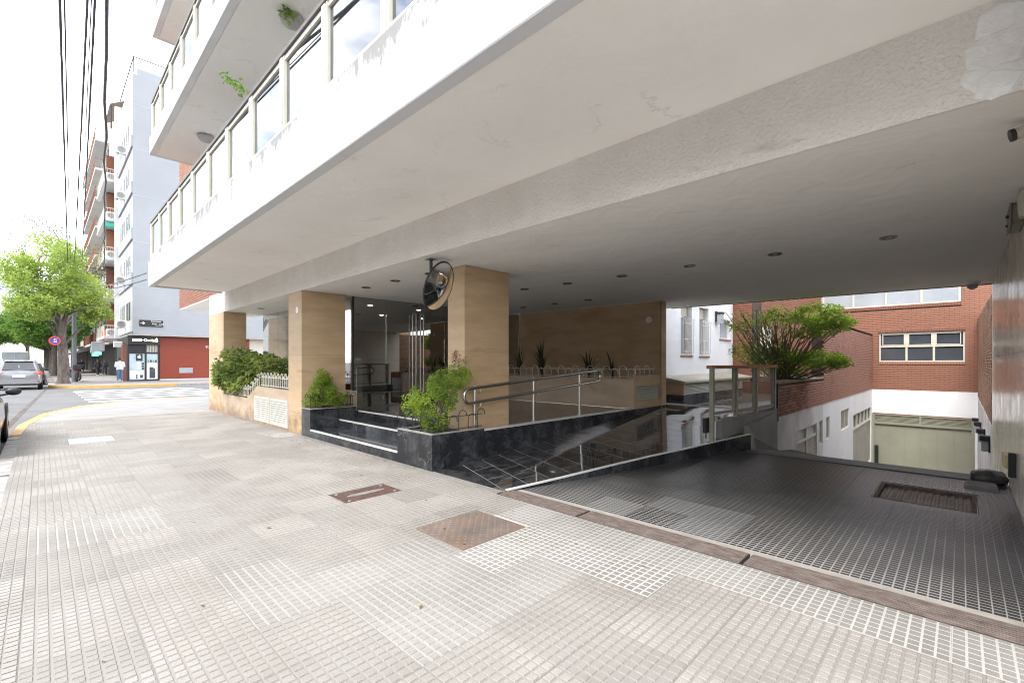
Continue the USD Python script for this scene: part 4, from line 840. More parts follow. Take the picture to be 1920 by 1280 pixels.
# ================================================================ walls round the driveway and the sunk garage ramp
rw = thing('boundary_wall', 'right hand driveway wall, cream marble cladding in front and dark brick beyond', 'wall', (8, -0.5, 0))
part('core', G().box(3.2, 11.70, -0.62, -0.412, -1.2, ZC + 0.4), m_mortar, rw)
xsl = [3.2, 4.5, 5.8, 7.1, 8.4, 9.7, 11.0, 11.70]
for a, b in zip(xsl[:-1], xsl[1:]):
    part('marble_slab', G().box(a + 0.0012, b - 0.0012, -0.411, -0.39, -1.2, 1.494), m_clad, rw)
    part('marble_slab', G().box(a + 0.0012, b - 0.0012, -0.411, -0.39, 1.497, ZC - 0.003), m_clad, rw)
part('brick_core', G().side([(11.705, 0.236), (22.28, 0.236), (22.28, 2.93), (11.705, 2.68)], 'y', -0.62, -0.43), m_mortar, rw)
bs = bricks('y', -0.43, 11.71, 22.27, 0.236, 2.95, 1, tops=lambda u: 2.68 + (u - 11.7) * 0.0236, seed=11, proud=0.022)
part('brick_facing', brick_g(bs, 'y', -0.43, 1), m_brick3, rw, kind='stuff')
part('stucco_base', G().side([(11.705, -3.2), (22.28, -3.2), (22.28, 0.232), (11.705, 0.232)], 'y', -0.62, -0.40), m_stucco2, rw)
# lamps on the white base
wl0 = None
for k, (x, z, lb) in enumerate(((12.7, -0.17, 'nearest of the four black wall lamps stepping down along the garage ramp'), (15.2, -0.30, 'second of the four black wall lamps along the garage ramp'),
                               (18.0, -0.40, 'third of the four black wall lamps along the garage ramp'), (21.0, -0.55, 'farthest black wall lamp along the ramp, next to the garage door'))):
    loc = (x, -0.40, z - 0.0)
    if k == 0:
        t = thing('wall_lamp', lb, 'wall lamp', loc, 'black wall lamps along the garage ramp'); wl0 = t
        part('back_plate', G().box(x - 0.05, x + 0.05, -0.399, -0.375, z - 0.16, z + 0.16), m_black, t)
        part('hood', G().box(x - 0.09, x + 0.09, -0.374, -0.25, z + 0.06, z + 0.16, 0.01), m_black, t)
        part('shade', G().box(x - 0.07, x + 0.07, -0.374, -0.275, z - 0.14, z + 0.058, 0.01), m_frost, t)
    else: dup(wl0, loc, 0, lb)
t = thing('reflector_light', 'yellow box marker light on the right wall low over the driveway', 'marker light', (7.0, -0.39, 0.38))
part('box', G().box(6.78, 7.12, -0.389, -0.31, 0.33, 0.46, 0.008), M('yellow_plastic_look', (0.62, 0.48, 0.20), (0.70, 0.57, 0.28), scale=10, rough=0.4), t)
part('bracket', G().box(6.70, 6.775, -0.389, -0.335, 0.26, 0.50), m_black, t)
for k in range(2): part('rib', G().box(6.86 + k * 0.11, 6.88 + k * 0.11, -0.3095, -0.304, 0.335, 0.455), m_cream, t)
# camera and control boxes at the right end of the passage
t = thing('security_camera', 'white tubular security camera with black lens end at the top right', 'security camera', (3.72, -0.30, 2.79))
c0 = np.array((3.93, -0.44, 2.755)); d = np.array((3.90, -0.222, 2.705)) - c0; dl = np.linalg.norm(d); d /= dl
part('body', G().tube([c0, c0 + d * dl], 0.033, 14), m_cream, t, smooth=50)
part('lens_hood', G().tube([c0 + d * (dl + 0.001), c0 + d * (dl + 0.022)], 0.035, 14), m_black, t, smooth=50)
part('mount', G().cyl(c0 + d * 0.06 + (0, 0, 0.025), (c0[0] + d[0] * 0.06, c0[1] + d[1] * 0.06, 2.788), 0.014, 8), m_cream, t)
t = thing('control_box', 'grey metal control box high on the right wall', 'control box', (6.1, -0.39, 2.6))
bm = M('grey_box_look', (0.20, 0.185, 0.16), (0.25, 0.235, 0.205), rough=0.45)
part('box', G().box(5.92, 6.34, -0.389, -0.315, 2.60, 2.782, 0.008), bm, t)
part('lid', G().box(5.905, 6.35, -0.3145, -0.306, 2.59, 2.786, 0.003), bm, t)
part('cable_gland', G().cyl((6.05, -0.305, 2.70), (6.05, -0.285, 2.70), 0.014, 10).cyl((6.2, -0.305, 2.65), (6.2, -0.292, 2.65), 0.011, 10), m_black, t)
t = thing('siren', 'rounded pale horn of an alarm fixed beside the control box', 'alarm', (5.5, -0.35, 2.78))
part('horn', G().hull([(5.5 + 0.08 * math.cos(a) * s, -0.355 + 0.03 * math.sin(a) * s, z) for a in np.linspace(0, 2 * math.pi, 14) for s, z in ((1, 2.62), (1.05, 2.70), (0.7, 2.78), (0.75, 2.56))]), m_cream, t, smooth=40)
t = thing('dome_camera', 'white dome security camera under the far edge of the ceiling', 'security camera', (11.3, -0.15, 2.79))
part('ring', G().cyl((11.3, -0.14, 2.789), (11.3, -0.14, 2.745), 0.10, 20), m_whiteplastic, t, smooth=50)
ic = trimesh.creation.icosphere(2, 0.075); part('dome', (ic.vertices + (11.3, -0.14, 2.735), ic.faces), m_frost, t, smooth=True)

YL = 2.45
lwl = thing('retaining_wall', 'left garage ramp wall, weathered brick above stained white stucco with small louvred windows', 'wall', (15, 2.5, 0))
WIN = [(11.03, 12.87, -0.81, -0.04, 'big'), (13.13, 13.49, -0.60, -0.02, 'n'), (13.91, 14.35, -0.56, 0.005, 'n'), (15.92, 17.21, -0.55, 0.01, 'w'), (18.0, 22.05, -2.3, -0.28, 'door')]
st_poly = Polygon([(9.6, -1.5), (22.28, -3.3), (22.28, 0.37), (9.6, 0.37)])
part('stucco', G().side(st_poly.intersection(sbox(9, -5, 13.52, 2)).difference(shapely.union_all([sbox(w[0], w[2], w[1], w[3]) for w in WIN])), 'y', YL, YL + 0.25), m_stucco2, lwl)
part('stucco', G().side(st_poly.intersection(sbox(13.525, -5, 30, 2)).difference(shapely.union_all([sbox(w[0], w[2], w[1], w[3]) for w in WIN])), 'y', YL, YL + 0.25), m_stucco, lwl)
part('brick_core', G().side([(9.61, 0.374), (22.28, 0.374), (22.28, 2.44), (13.56, 2.44), (13.56, 0.985), (9.61, 0.985)], 'y', YL + 0.012, YL + 0.25), m_mortar, lwl)
bs = bricks('y', YL + 0.01, 9.61, 22.27, 0.376, 2.45, -1, tops=lambda u: 0.99 if u < 13.56 else 2.46, seed=21, ch=0.058, bl=0.235, proud=0.02)
bs.sort(key=lambda b: b[0]); near = [b for b in bs if b[0] < 11.9][:240]; rest = bs[len(near):]
for b in near: part('brick', brick_g([b], 'y', YL + 0.01, -1), m_brick2, lwl)
part('brick_facing', brick_g(rest, 'y', YL + 0.01, -1), m_brick2, lwl, kind='stuff')
part('coping', G().box(9.59, 13.56, YL - 0.02, YL + 0.30, 0.992, 1.03, 0.005), M('mossy_coping_look', (0.17, 0.16, 0.09), (0.30, 0.27, 0.20), scale=5, rough=0.9), lwl)
part('coping', G().box(13.56, 22.28, YL - 0.02, YL + 0.26, 2.462, 2.50, 0.005), m_brick2, lwl)
part('end_face', G().box(9.575, 9.607, YL + 0.02, YL + 0.60, 0.2, 0.80), m_stucco2, lwl)
part('end_face', G().box(9.56, 9.607, YL + 0.02, YL + 0.60, 0.803, 1.03), m_brick2, lwl)
part('flashing', G().box(9.565, 9.60, YL - 0.02, YL + 0.018, 0.30, 1.0), m_black, lwl)
g = G(); xx = [8.03, 8.6, 9.6, 10.6, 12, 15]
for a, b in zip(xx[:-1], xx[1:]):
    za, zb_ = 0.19 - 0.275 * (a - 8.03), 0.19 - 0.275 * (b - 8.03)
    if a > 10: za, zb_ = ramp_z(a) + 0.12, ramp_z(b) + 0.12
    if b > 10 and a <= 10: zb_ = ramp_z(b) + 0.12
    g.hull([(a, YL - 0.045, za), (b, YL - 0.045, zb_), (a, YL - 0.001, za), (b, YL - 0.001, zb_), (a, YL - 0.045, -3), (b, YL - 0.045, -3), (a, YL - 0.001, -3), (b, YL - 0.001, -3)])
part('dark_skirting', g, M('skirting_stone_look', (0.035, 0.033, 0.031), (0.09, 0.085, 0.08), scale=4, rough=0.5), lwl)
def slats_y(par, x0, x1, z0, z1, y, n, mat):
    h = (z1 - z0) / n
    for k in range(n):
        z = z0 + k * h
        part('slat', G().hull([(x, yy, zz) for x in (x0, x1) for yy, zz in ((y, z), (y, z + h * 0.3), (y + 0.04, z + h * 0.55), (y + 0.04, z + h * 0.85))]), mat, par)
def frame_y(par, x0, x1, z0, z1, y, w, mat, d=0.05, name='frame'):
    return part(name, G().box(x0, x0 + w, y, y + d, z0, z1).box(x1 - w, x1, y, y + d, z0, z1).box(x0 + w, x1 - w, y, y + d, z0, z0 + w).box(x0 + w, x1 - w, y, y + d, z1 - w, z1), mat, par)
m_lv = M('taupe_louvre_look', (0.34, 0.32, 0.28), (0.40, 0.38, 0.33), scale=3, rough=0.5)
for (a, b, c, d, kd) in WIN:
    w = frame_y(lwl, a, b, c, d, YL + 0.02, 0.035, m_frame, name='window')
    part('backing', G().box(a, b, YL + 0.12, YL + 0.13, c, d), m_dark, w)
    if kd in 'nw' and kd != 'door':
        if kd == 'w':
            m_ = (a + b) / 2; part('mullion', G().box(m_ - 0.03, m_ + 0.03, YL + 0.015, YL + 0.07, c + 0.035, d - 0.035), m_frame, w)
            slats_y(w, a + 0.035, m_ - 0.03, c + 0.04, d - 0.04, YL + 0.03, 9, m_lv); slats_y(w, m_ + 0.03, b - 0.035, c + 0.04, d - 0.04, YL + 0.03, 9, m_lv)
        else: slats_y(w, a + 0.035, b - 0.035, c + 0.04, d - 0.04, YL + 0.03, 10, m_lv)
    elif kd == 'big':
        m_ = (a + b) / 2; zm = -0.30
        part('transom', G().box(a + 0.035, b - 0.035, YL + 0.012, YL + 0.07, zm - 0.03, zm + 0.02).box(m_ - 0.04, m_ + 0.04, YL + 0.015, YL + 0.07, c + 0.035, d - 0.035), m_frame, w)
        for q0, q1 in ((a + 0.035, m_ - 0.04), (m_ + 0.04, b - 0.035)): part('pane', G().box(q0, q1, YL + 0.055, YL + 0.06, zm + 0.02, d - 0.035), m_frost, w); slats_y(w, q0, q1, c + 0.035, zm - 0.035, YL + 0.03, 9, m_lv)
    else:
        zm = -0.75
        part('transom', G().box(a + 0.035, b - 0.035, YL + 0.012, YL + 0.07, zm - 0.04, zm + 0.02), m_frame, w)
        for k in range(6): part('mullion', G().box(a + 0.03 + k * (b - a) / 5.1, a + 0.13 + k * (b - a) / 5.1, YL + 0.015, YL + 0.06, zm + 0.02, d - 0.035), m_frame, w)
        part('pane', G().box(a + 0.035, b - 0.035, YL + 0.065, YL + 0.07, zm + 0.02, d - 0.035), m_pane, w)
        slats_y(w, a + 0.035, b - 0.035, c + 0.035, zm - 0.045, YL + 0.03, 34, m_lv)
part('ramp_edge_wall', G().side([(8.04, -1.0), (9.598, -1.2), (9.598, 0.50), (8.04, 0.36)], 'y', YL + 0.001, YL + 0.10), m_conc, lwl)
# upstand with the glazed railing at the end of the walkway
us = thing('concrete_upstand', 'low beige concrete upstand under the glazed railing at the ramp edge', 'low wall', (8.5, 2.6, 0.3))
def upl(x): return 2.70 - (x - 7.1) * 0.105
g = G().hull([(x, upl(x) + o, z) for x in (7.42, 9.56) for o in (0.0, 0.10) for z in ((0.20, 0.50) if x < 8 else (0.20, 0.545))])
part('upstand', g, m_conc, us)
rl = thing('glass_railing', 'glazed railing with wooden top rail and olive metal posts beside the planted wall', 'railing', (8.3, 2.6, 0.2))
def rp(x): return (x, upl(x))
posts = [(7.10, 0.19), (7.88, 0.51), (8.62, 0.53), (9.40, 0.545)]
for x, zb_ in posts:
    y = upl(x); part('post', G().box(x - 0.033, x + 0.033, y - 0.03, y + 0.03, zb_, 1.30, 0.004), m_olive, rl)
part('foot', G().box(7.05, 7.15, upl(7.1) - 0.05, upl(7.1) + 0.05, 0.186, 0.20), m_black, rl)
g = G().hull([(x, upl(x) + o, z) for x in (7.02, 9.46) for o in (-0.045, 0.045) for z in (1.302, 1.352)]); part('top_rail', g, m_railwood, rl)
for (x0, _), (x1, _) in zip(posts[:-1], posts[1:]):
    zb0 = 0.60 if x0 < 7.5 else 0.59
    part('bottom_rail', G().hull([(x, upl(x) + o, z) for x in (x0 + 0.034, x1 - 0.034) for o in (-0.018, 0.018) for z in (zb0, zb0 + 0.045)]), m_olive, rl)
    part('glass_panel', G().hull([(x, upl(x) + o, z) for x in (x0 + 0.034, x1 - 0.034) for o in (-0.004, 0.004) for z in (zb0 + 0.046, 1.30)]), m_railglass, rl)
    part('inner_stile', G().box(x1 - 0.10, x1 - 0.06, upl(x1) - 0.015, upl(x1) + 0.025, zb0 + 0.046, 1.30), m_olive, rl)
t = thing('gate_bracket', 'small beige metal bracket with bolts at the foot of the first railing post', 'bracket', (7.2, 2.68, 0.55))
part('plate', G().box(7.16, 7.34, 2.655, 2.70, 0.50, 0.585, 0.004), m_frame, t)
for q in (7.21, 7.28): part('bolt', G().cyl((q, 2.654, 0.545), (q, 2.642, 0.545), 0.014, 8), m_black, t)
t = thing('gate_box', 'small black box fixed behind the first railing post', 'junction box', (7.05, 2.76, 0.45))
part('box', G().box(6.99, 7.13, 2.745, 2.80, 0.33, 0.56, 0.006), m_black, t)
part('cable', G().tube([(7.06, 2.77, 0.33), (7.07, 2.78, 0.28), (7.12, 2.80, 0.235)], 0.008, 6), m_black, t)

# ---- courtyard: white house with barred windows, louvred bench, brick pier
wh = thing('white_house', 'white rendered courtyard house with two tall barred windows', 'building', (13, 6, 0.43))
Yw = 5.6
HW = [(12.48, 13.23, 1.60, 3.05), (13.75, 14.46, 1.59, 3.05)]
wallp = sbox(9.95, 0.2, 16.57, 4.6).difference(shapely.union_all([sbox(a, c, b, d) for a, b, c, d in HW] + [sbox(15.38, 2.16, 16.3, 2.80)]))
part('wall', G().side(wallp, 'y', Yw, Yw + 0.30), m_stucco, wh)
part('side_wall', G().box(9.95, 10.2, Yw + 0.301, 11.0, 0.2, 4.6), m_stucco, wh)
part('roof', G().box(9.95, 16.57, Yw + 0.301, 11.0, 4.4, 4.6), m_conc, wh)
for a, b, c, d in HW:
    w = frame_y(wh, a, b, c, d, Yw + 0.16, 0.05, m_frame, d=0.05, name='window')
    m_ = a + (b - a) * 0.52
    part('shutter', G().box(a + 0.05, m_, Yw + 0.18, Yw + 0.20, c + 0.05, 2.72), M('brown_shutter_look', (0.20, 0.12, 0.07), (0.28, 0.18, 0.11), scale=3, stretch=(1, 1, 14), rough=0.6), w)
    part('shutter_box', G().box(a + 0.05, b - 0.05, Yw + 0.14, Yw + 0.20, 2.73, d - 0.05), m_cream, w)
    part('curtain', G().box(m_ + 0.001, b - 0.05, Yw + 0.205, Yw + 0.21, c + 0.05, 2.72), m_frost, w)
    part('sill', G().box(a - 0.03, b + 0.03, Yw - 0.03, Yw + 0.158, c - 0.045, c - 0.002, 0.004), m_brick2, w)
    gr = part('grille', G().tube([(a + 0.02, Yw - 0.06, c + 0.12), (b - 0.02, Yw - 0.06, c + 0.12)], 0.009, 6).tube([(a + 0.02, Yw - 0.06, 2.05), (b - 0.02, Yw - 0.06, 2.05)], 0.009, 6).tube([(a + 0.02, Yw - 0.06, 2.50), (b - 0.02, Yw - 0.06, 2.50)], 0.009, 6), m_trim, w)
    for k in range(6):
        x = a + 0.03 + k * (b - a - 0.06) / 5
        part('bar', G().tube([(x, Yw - 0.06, c + 0.05), (x, Yw - 0.06, 2.6)] + arc((x + 0.045, Yw - 0.06, 2.6), 0.045, math.pi, 0, 6, (1, 0, 0), (0, 0, 1))[1:], 0.007, 6), m_trim, gr)
w = frame_y(wh, 15.38, 16.3, 2.16, 2.80, Yw + 0.1, 0.06, m_frame, name='small_window')
part('pane', G().box(15.44, 16.24, Yw + 0.12, Yw + 0.125, 2.22, 2.74), m_frost, w); part('sill', G().box(15.34, 16.34, Yw - 0.03, Yw + 0.098, 2.115, 2.158), m_brick2, w)
t = thing('house_lamp', 'black lantern with frosted glass on the white house wall', 'wall lamp', (15.05, Yw, 2.7))
part('bracket', G().box(14.98, 15.02, Yw - 0.06, Yw - 0.001, 2.70, 3.02), m_black, t); part('hood', G().box(14.94, 15.20, Yw - 0.22, Yw - 0.061, 2.93, 2.99, 0.01), m_black, t); part('shade', G().box(14.97, 15.17, Yw - 0.20, Yw - 0.062, 2.62, 2.928, 0.008), m_frost, t)
be = thing('louvred_bench', 'long stone topped bench with louvred front along the white house', 'bench', (13, 5.2, 0.43))
part('top_slab', G().hull([(11.30, 4.97, 0.865), (17.2, 4.97, 0.88), (11.30, 4.97, 0.915), (17.2, 4.97, 0.93), (11.1, 5.595, 0.98), (17.2, 5.595, 1.0), (11.1, 5.595, 1.05), (17.2, 5.595, 1.05)]), M('bench_stone_look', (0.34, 0.30, 0.24), (0.46, 0.42, 0.35), scale=3, rough=0.6), be)
part('end_panel', G().hull([(11.36, 5.03, 0.565), (11.40, 5.03, 0.565), (11.36, 5.59, 0.565), (11.40, 5.59, 0.565), (11.36, 5.03, 0.862), (11.40, 5.03, 0.862), (11.36, 5.59, 0.97), (11.40, 5.59, 0.97)]), m_stone, be)
part('corner_post', G().box(11.355, 11.55, 5.02, 5.029, 0.56, 0.862), m_stone2, be)
part('back', G().box(11.56, 16.5, 5.08, 5.09, 0.56, 0.86), m_dark, be)
for k in range(8):
    z = 0.575 + k * 0.036; part('slat', G().hull([(x, yy, zz) for x in (11.56, 16.5) for yy, zz in ((5.022, z), (5.022, z + 0.010), (5.05, z + 0.018), (5.05, z + 0.030))]), m_frame, be)
part('black_base', G().box(11.35, 16.5, 5.012, 5.59, 0.30, 0.558), m_marble, be)
# brick pier and the oblique brick wall behind the garden
pr = thing('brick_pier', 'bright orange brick pier at the corner of the white house', 'wall', (16.7, 5.3, 0.43))
part('core', G().box(16.60, 17.2, 5.0, 5.7, 0.2, 5.6), m_mortar, pr)
bs = bricks('x', 16.60, 5.0, 5.7, 0.3, 5.6, -1, ch=0.075, bl=0.26, seed=5); part('brick_facing', brick_g(bs, 'x', 16.6, -1), m_brick, pr, kind='stuff')
part('pale_door', G().box(17.25, 17.30, 4.6, 4.97, 0.4, 2.6), m_cream, pr)
bb_ = thing('garage_building', 'red brick building over the green garage door at the end of the ramp', 'building', (22.3, 2, 0))
XB = 22.3
HB = [(-0.10, 2.24, 1.42, 2.52), (0.0, 4.06, 3.515, 5.2)]
holes = [(a, b, c, d) for a, b, c, d in HB]
wallp = sbox(-3.2, 0.375, 4.08, 5.9).difference(shapely.union_all([sbox(a, c, b, d) for a, b, c, d in HB]))
part('brick_core', G().side(wallp, 'x', XB + 0.012, XB + 0.35), m_mortar, bb_)
bs = bricks('x', XB + 0.012, -3.2, 4.06, 0.378, 5.9, -1, ch=0.066, bl=0.25, seed=8, proud=0.025,
            holes=[(HB[0][0] - 0.01, HB[0][1] + 0.01, HB[0][2] - 0.10, HB[0][3] + 0.10), (-0.01, 4.2, HB[1][2] - 0.12, HB[1][3])])
part('brick_facing', brick_g(bs, 'x', XB + 0.012, -1), m_brick, bb_, kind='stuff')
for (z0, z1, y0, y1) in ((1.32, 1.418, -0.1, 2.24), (2.523, 2.62, -0.1, 2.24), (3.40, 3.512, -0.05, 4.06)):
    g = G(); y = y0
    while y < y1 - 0.03: g.box(XB - 0.014 - rng.uniform(0, 0.006), XB + 0.011, y, min(y + 0.062, y1), z0, z1); y += 0.072
    part('soldier_course', g, m_brick, bb_, kind='stuff')
bs = bricks('y', 4.06, 17.3, XB, 0.4, 6.0, -1, ch=0.07, bl=0.25, seed=9)
part('side_core', G().hull([(16.75, 5.02, 0.3), (16.75, 5.2, 0.3), (XB, 4.09, 0.3), (XB, 4.3, 0.3), (16.75, 5.02, 6), (16.75, 5.2, 6), (XB, 4.09, 6), (XB, 4.3, 6)]), m_mortar, bb_)
A = brick_g(bs, 'y', 0.0, -1).out(); v = A[0].copy(); v[:, 1] += 4.085 + (XB - v[:, 0]) * (5.0 - 4.085) / (XB - 16.75)
part('side_brick_facing', (v, A[1]), m_brick, bb_, kind='stuff')
w = part('window', G().box(XB + 0.05, XB + 0.10, -0.098, -0.05, 1.422, 2.518).box(XB + 0.05, XB + 0.10, 2.19, 2.238, 1.422, 2.518).box(XB + 0.05, XB + 0.10, -0.05, 2.19, 1.422, 1.465).box(XB + 0.05, XB + 0.10, -0.05, 2.19, 2.47, 2.518)
         .box(XB + 0.04, XB + 0.10, -0.05, 2.19, 1.96, 2.02), m_frame, bb_)
for k in range(3):
    y0 = -0.05 + k * 0.747; y1 = y0 + 0.747
    if k: part('mullion', G().box(XB + 0.045, XB + 0.10, y0 - 0.03, y0 + 0.03, 1.466, 1.959).box(XB + 0.045, XB + 0.10, y0 - 0.05, y0 + 0.05, 2.021, 2.469), m_frame, w)
    part('pane', G().box(XB + 0.08, XB + 0.085, y0, y1, 1.466, 1.959), m_pane, w); part('pane', G().box(XB + 0.08, XB + 0.085, y0, y1, 2.021, 2.469), m_pane, w)
    part('sash', G().box(XB + 0.035, XB + 0.06, y0 + 0.05, y0 + 0.075, 2.03, 2.46).box(XB + 0.035, XB + 0.06, y1 - 0.075, y1 - 0.05, 2.03, 2.46).box(XB + 0.035, XB + 0.06, y0 + 0.075, y1 - 0.075, 2.43, 2.46).box(XB + 0.035, XB + 0.06, y0 + 0.075, y1 - 0.075, 2.03, 2.055), m_frame, w)
w = part('glazed_band', G().box(XB + 0.02, XB + 0.08, 0.0, 4.06, 3.516, 3.56).box(XB + 0.02, XB + 0.08, 0.0, 4.06, 5.15, 5.199), m_frame, bb_)
for k in range(5):
    y = 0.0 + k * 1.0; part('mullion', G().box(XB + 0.01, XB + 0.08, y, y + 0.06, 3.561, 5.149), m_frame, w)
    if k < 4: part('pane', G().box(XB + 0.05, XB + 0.055, y + 0.061, y + 0.999, 3.561, 5.149), m_frost, w)
part('shaft', G().box(XB + 0.1, XB + 0.34, -0.25, 0.0, 3.515, 5.2), m_dark, bb_)
part('white_band', G().box(XB - 0.006, XB + 0.3, -0.398, 2.448, -0.52, 0.372), m_stucco, bb_)
part('red_lintel', G().box(XB - 0.025, XB + 0.1, -0.33, 2.44, -0.548, -0.522), m_brick, bb_)
part('lower_wall', G().box(XB + 0.1, XB + 0.3, -0.6, 2.7, -3.2, -0.55), m_stucco, bb_)
part('side_pier', G().box(XB - 0.004, XB + 0.09, -0.398, -0.335, -3.2, -0.549), m_stucco, bb_)
gd = part('garage_door', G().box(XB + 0.03, XB + 0.09, -0.33, 2.44, -3.1, -0.88), m_olive, bb_)
for k in range(7):
    y = -0.25 + k * 0.435; part('rib', G().box(XB + 0.018, XB + 0.0295, y - 0.012, y + 0.012, -3.1, -0.89), m_olive, gd)
part('door_frame', G().box(XB - 0.03, XB + 0.03, 2.36, 2.44, -3.1, -0.55).box(XB - 0.03, XB + 0.03, -0.33, -0.25, -3.1, -0.55).box(XB - 0.03, XB + 0.028, -0.249, 2.359, -0.93, -0.86).box(XB - 0.03, XB + 0.028, -0.249, 2.359, -0.59, -0.55).box(XB - 0.03, XB + 0.028, 1.03, 1.09, -0.859, -0.591), m_olive, gd)
for y0, y1 in ((-0.248, 1.029), (1.091, 2.358)):
    for k in range(6):
        z = -0.855 + k * 0.044; part('vent_slat', G().hull([(xx_, yy, zz) for yy in (y0, y1) for xx_, zz in ((XB - 0.01, z), (XB - 0.01, z + 0.014), (XB + 0.028, z + 0.024), (XB + 0.028, z + 0.038))]), m_olive, gd)
part('door_buffer', G().box(XB - 0.10, XB - 0.032, 2.25, 2.36, -3.1, -1.75), m_black, gd)
# garden soil behind the brick planter
gs = setting('garden_soil')
part('soil', G().prism([(9.62, 2.71), (16.6, 2.71), (16.6, 3.05), (9.62, 3.05)], 0.2, 0.95).prism([(13.6, 2.71), (22.2, 2.71), (22.2, 4.0), (16.61, 4.9), (16.61, 3.06), (13.6, 3.06)], 0.2, 0.93), m_soil, gs)
part('planter_side', G().box(9.61, 16.6, 3.051, 3.07, 0.2, 0.99), m_stucco2, gs)

# ================================================================ plants
def blob(n, c, r, seed, power=0.5, gate=None):
    g = np.random.default_rng(seed); P = []
    c = np.array(c); r = np.array(r)
    while sum(map(len, P)) < n:
        d = g.normal(size=(n, 3)); d /= np.linalg.norm(d, axis=1, keepdims=True); q = d * (g.random((n, 1)) ** (power / 1.5))
        p = c + q * r; k = meshkit.fbm(p * (1.6 / max(r.min(), 0.05)) * 0.9, 3, seed)
        P.append(p[k > (gate if gate is not None else 0.42)])
    return np.concatenate(P)[:n]
def bush(name, label, loc, blobs, mat, leaf, stems=None, cat='shrub', seed=1, up=0.4, twigs=14, twig_r=0.006, base_r=0.05):
    t = thing(name, label, cat, loc)
    g = np.random.default_rng(seed); s = G(); base = np.array(loc)
    allc = [(np.array(c), np.array(r)) for c, r, n in blobs]
    for k in range(twigs):
        c, r = allc[k % len(allc)]; tip = c + r * g.normal(size=3) * 0.45; b = base + (g.normal() * base_r, g.normal() * base_r, 0)
        mid = (b + tip) / 2 + g.normal(size=3) * 0.08 * np.linalg.norm(tip - b); s.tube([b, mid, tip], [twig_r * 2.2, twig_r * 1.5, twig_r * 0.7], 5)
    part('stems', s, m_twig, t)
    L = G()
    for i, (c, r, n) in enumerate(blobs): L.leaves(blob(n, c, np.array(r) * 1.06, seed * 31 + i, gate=0.47), nrg.uniform(leaf[0], leaf[1], n), nrg.uniform(leaf[0], leaf[1], n) * leaf[2], up=up, seed=seed * 17 + i)
    part('foliage', L, mat, t)
    return t
bush('variegated_bush', 'large dark green and yellow variegated bush over the stepped cream railing', (3.95, 13.3, 0.5),
     [((3.72, 13.9, 1.25), (0.55, 0.75, 0.50), 1500), ((3.55, 14.2, 0.98), (0.40, 0.45, 0.32), 800), ((4.0, 13.0, 1.18), (0.45, 0.8, 0.48), 1100), ((4.1, 12.2, 1.10), (0.36, 0.6, 0.38), 600), ((3.65, 13.3, 0.8), (0.35, 0.6, 0.25), 500)], m_leaf_var, (0.09, 0.15, 0.5), seed=3, twigs=26, twig_r=0.01, base_r=0.3)
bush('bright_bush', 'bright yellow green bush in the marble box by the middle pillar', (3.85, 8.9, 0.49),
     [((3.80, 8.82, 0.80), (0.27, 0.26, 0.24), 1300), ((3.85, 8.95, 1.05), (0.16, 0.14, 0.20), 500), ((3.98, 8.70, 0.70), (0.22, 0.2, 0.16), 600), ((3.66, 8.92, 0.66), (0.18, 0.18, 0.14), 400)], m_leaf_bright, (0.035, 0.06, 0.55), seed=5, twigs=20, twig_r=0.005)
bb = bush('bright_bush', 'bright yellow green bush beside the steel handrail at the pavement corner', (3.85, 5.25, 0.43),
     [((3.80, 5.22, 0.72), (0.27, 0.30, 0.28), 2600), ((3.92, 5.12, 1.05), (0.26, 0.24, 0.26), 1700), ((4.05, 5.02, 1.20), (0.22, 0.18, 0.17), 800), ((3.62, 5.40, 0.85), (0.20, 0.2, 0.22), 1000)], m_leaf_bright, (0.024, 0.042, 0.6), seed=7, twigs=30, twig_r=0.004)
L = G().leaves(np.concatenate([blob(120, (4.05, 4.98, 1.42), (0.11, 0.1, 0.10), 71), blob(50, (4.0, 5.0, 1.50), (0.03, 0.03, 0.08), 72)]), 0.03, 0.016, seed=9)
part('reddish_shoots', L, m_leaf_dry, bb)
gt = bush('garden_tree', 'wide spreading garden tree, bare twigs on its left and bright green leaves on its right', (11.5, 2.88, 0.95),
     [((11.9, 2.22, 2.40), (0.65, 0.55, 0.27), 1700), ((11.8, 1.80, 2.20), (0.32, 0.26, 0.16), 420), ((11.7, 2.27, 2.05), (0.42, 0.42, 0.13), 480), ((11.9, 2.2, 1.46), (0.55, 0.5, 0.18), 1000), ((11.8, 1.85, 1.38), (0.28, 0.24, 0.10), 320),
      ((11.7, 2.95, 1.38), (0.65, 0.62, 0.36), 1900), ((11.5, 3.75, 2.3), (0.32, 0.25, 0.25), 170), ((11.5, 3.7, 1.6), (0.32, 0.25, 0.2), 220), ((11.7, 2.9, 2.45), (0.5, 0.5, 0.22), 480), ((11.6, 3.2, 2.0), (0.5, 0.6, 0.4), 420)], m_leaf_bright, (0.05, 0.085, 0.5), seed=11, twigs=60, twig_r=0.007, base_r=0.12, cat='tree')
s = G(); g = np.random.default_rng(5)
for k in range(55):
    b = np.array((11.5 + g.normal() * 0.2, 2.9 + g.normal() * 0.1, 1.2)); tip = np.array((11.6 + g.normal() * 0.3, 3.2 + g.normal() * 0.38, min(2.6, 2.3 + g.normal() * 0.25)))
    m_ = (b + tip) / 2 + g.normal(size=3) * 0.08; s.tube([b, m_, tip, tip + g.normal(size=3) * 0.1 * (1, 1, 0.6)], [0.012, 0.009, 0.006, 0.003], 5)
part('bare_twigs', s, m_twig, gt)
L = G().leaves(blob(520, (11.6, 3.2, 2.3), (0.5, 0.65, 0.32), 77, gate=0.3), 0.05, 0.02, seed=19); part('sparse_leaves', L, m_leaf_mid, gt)
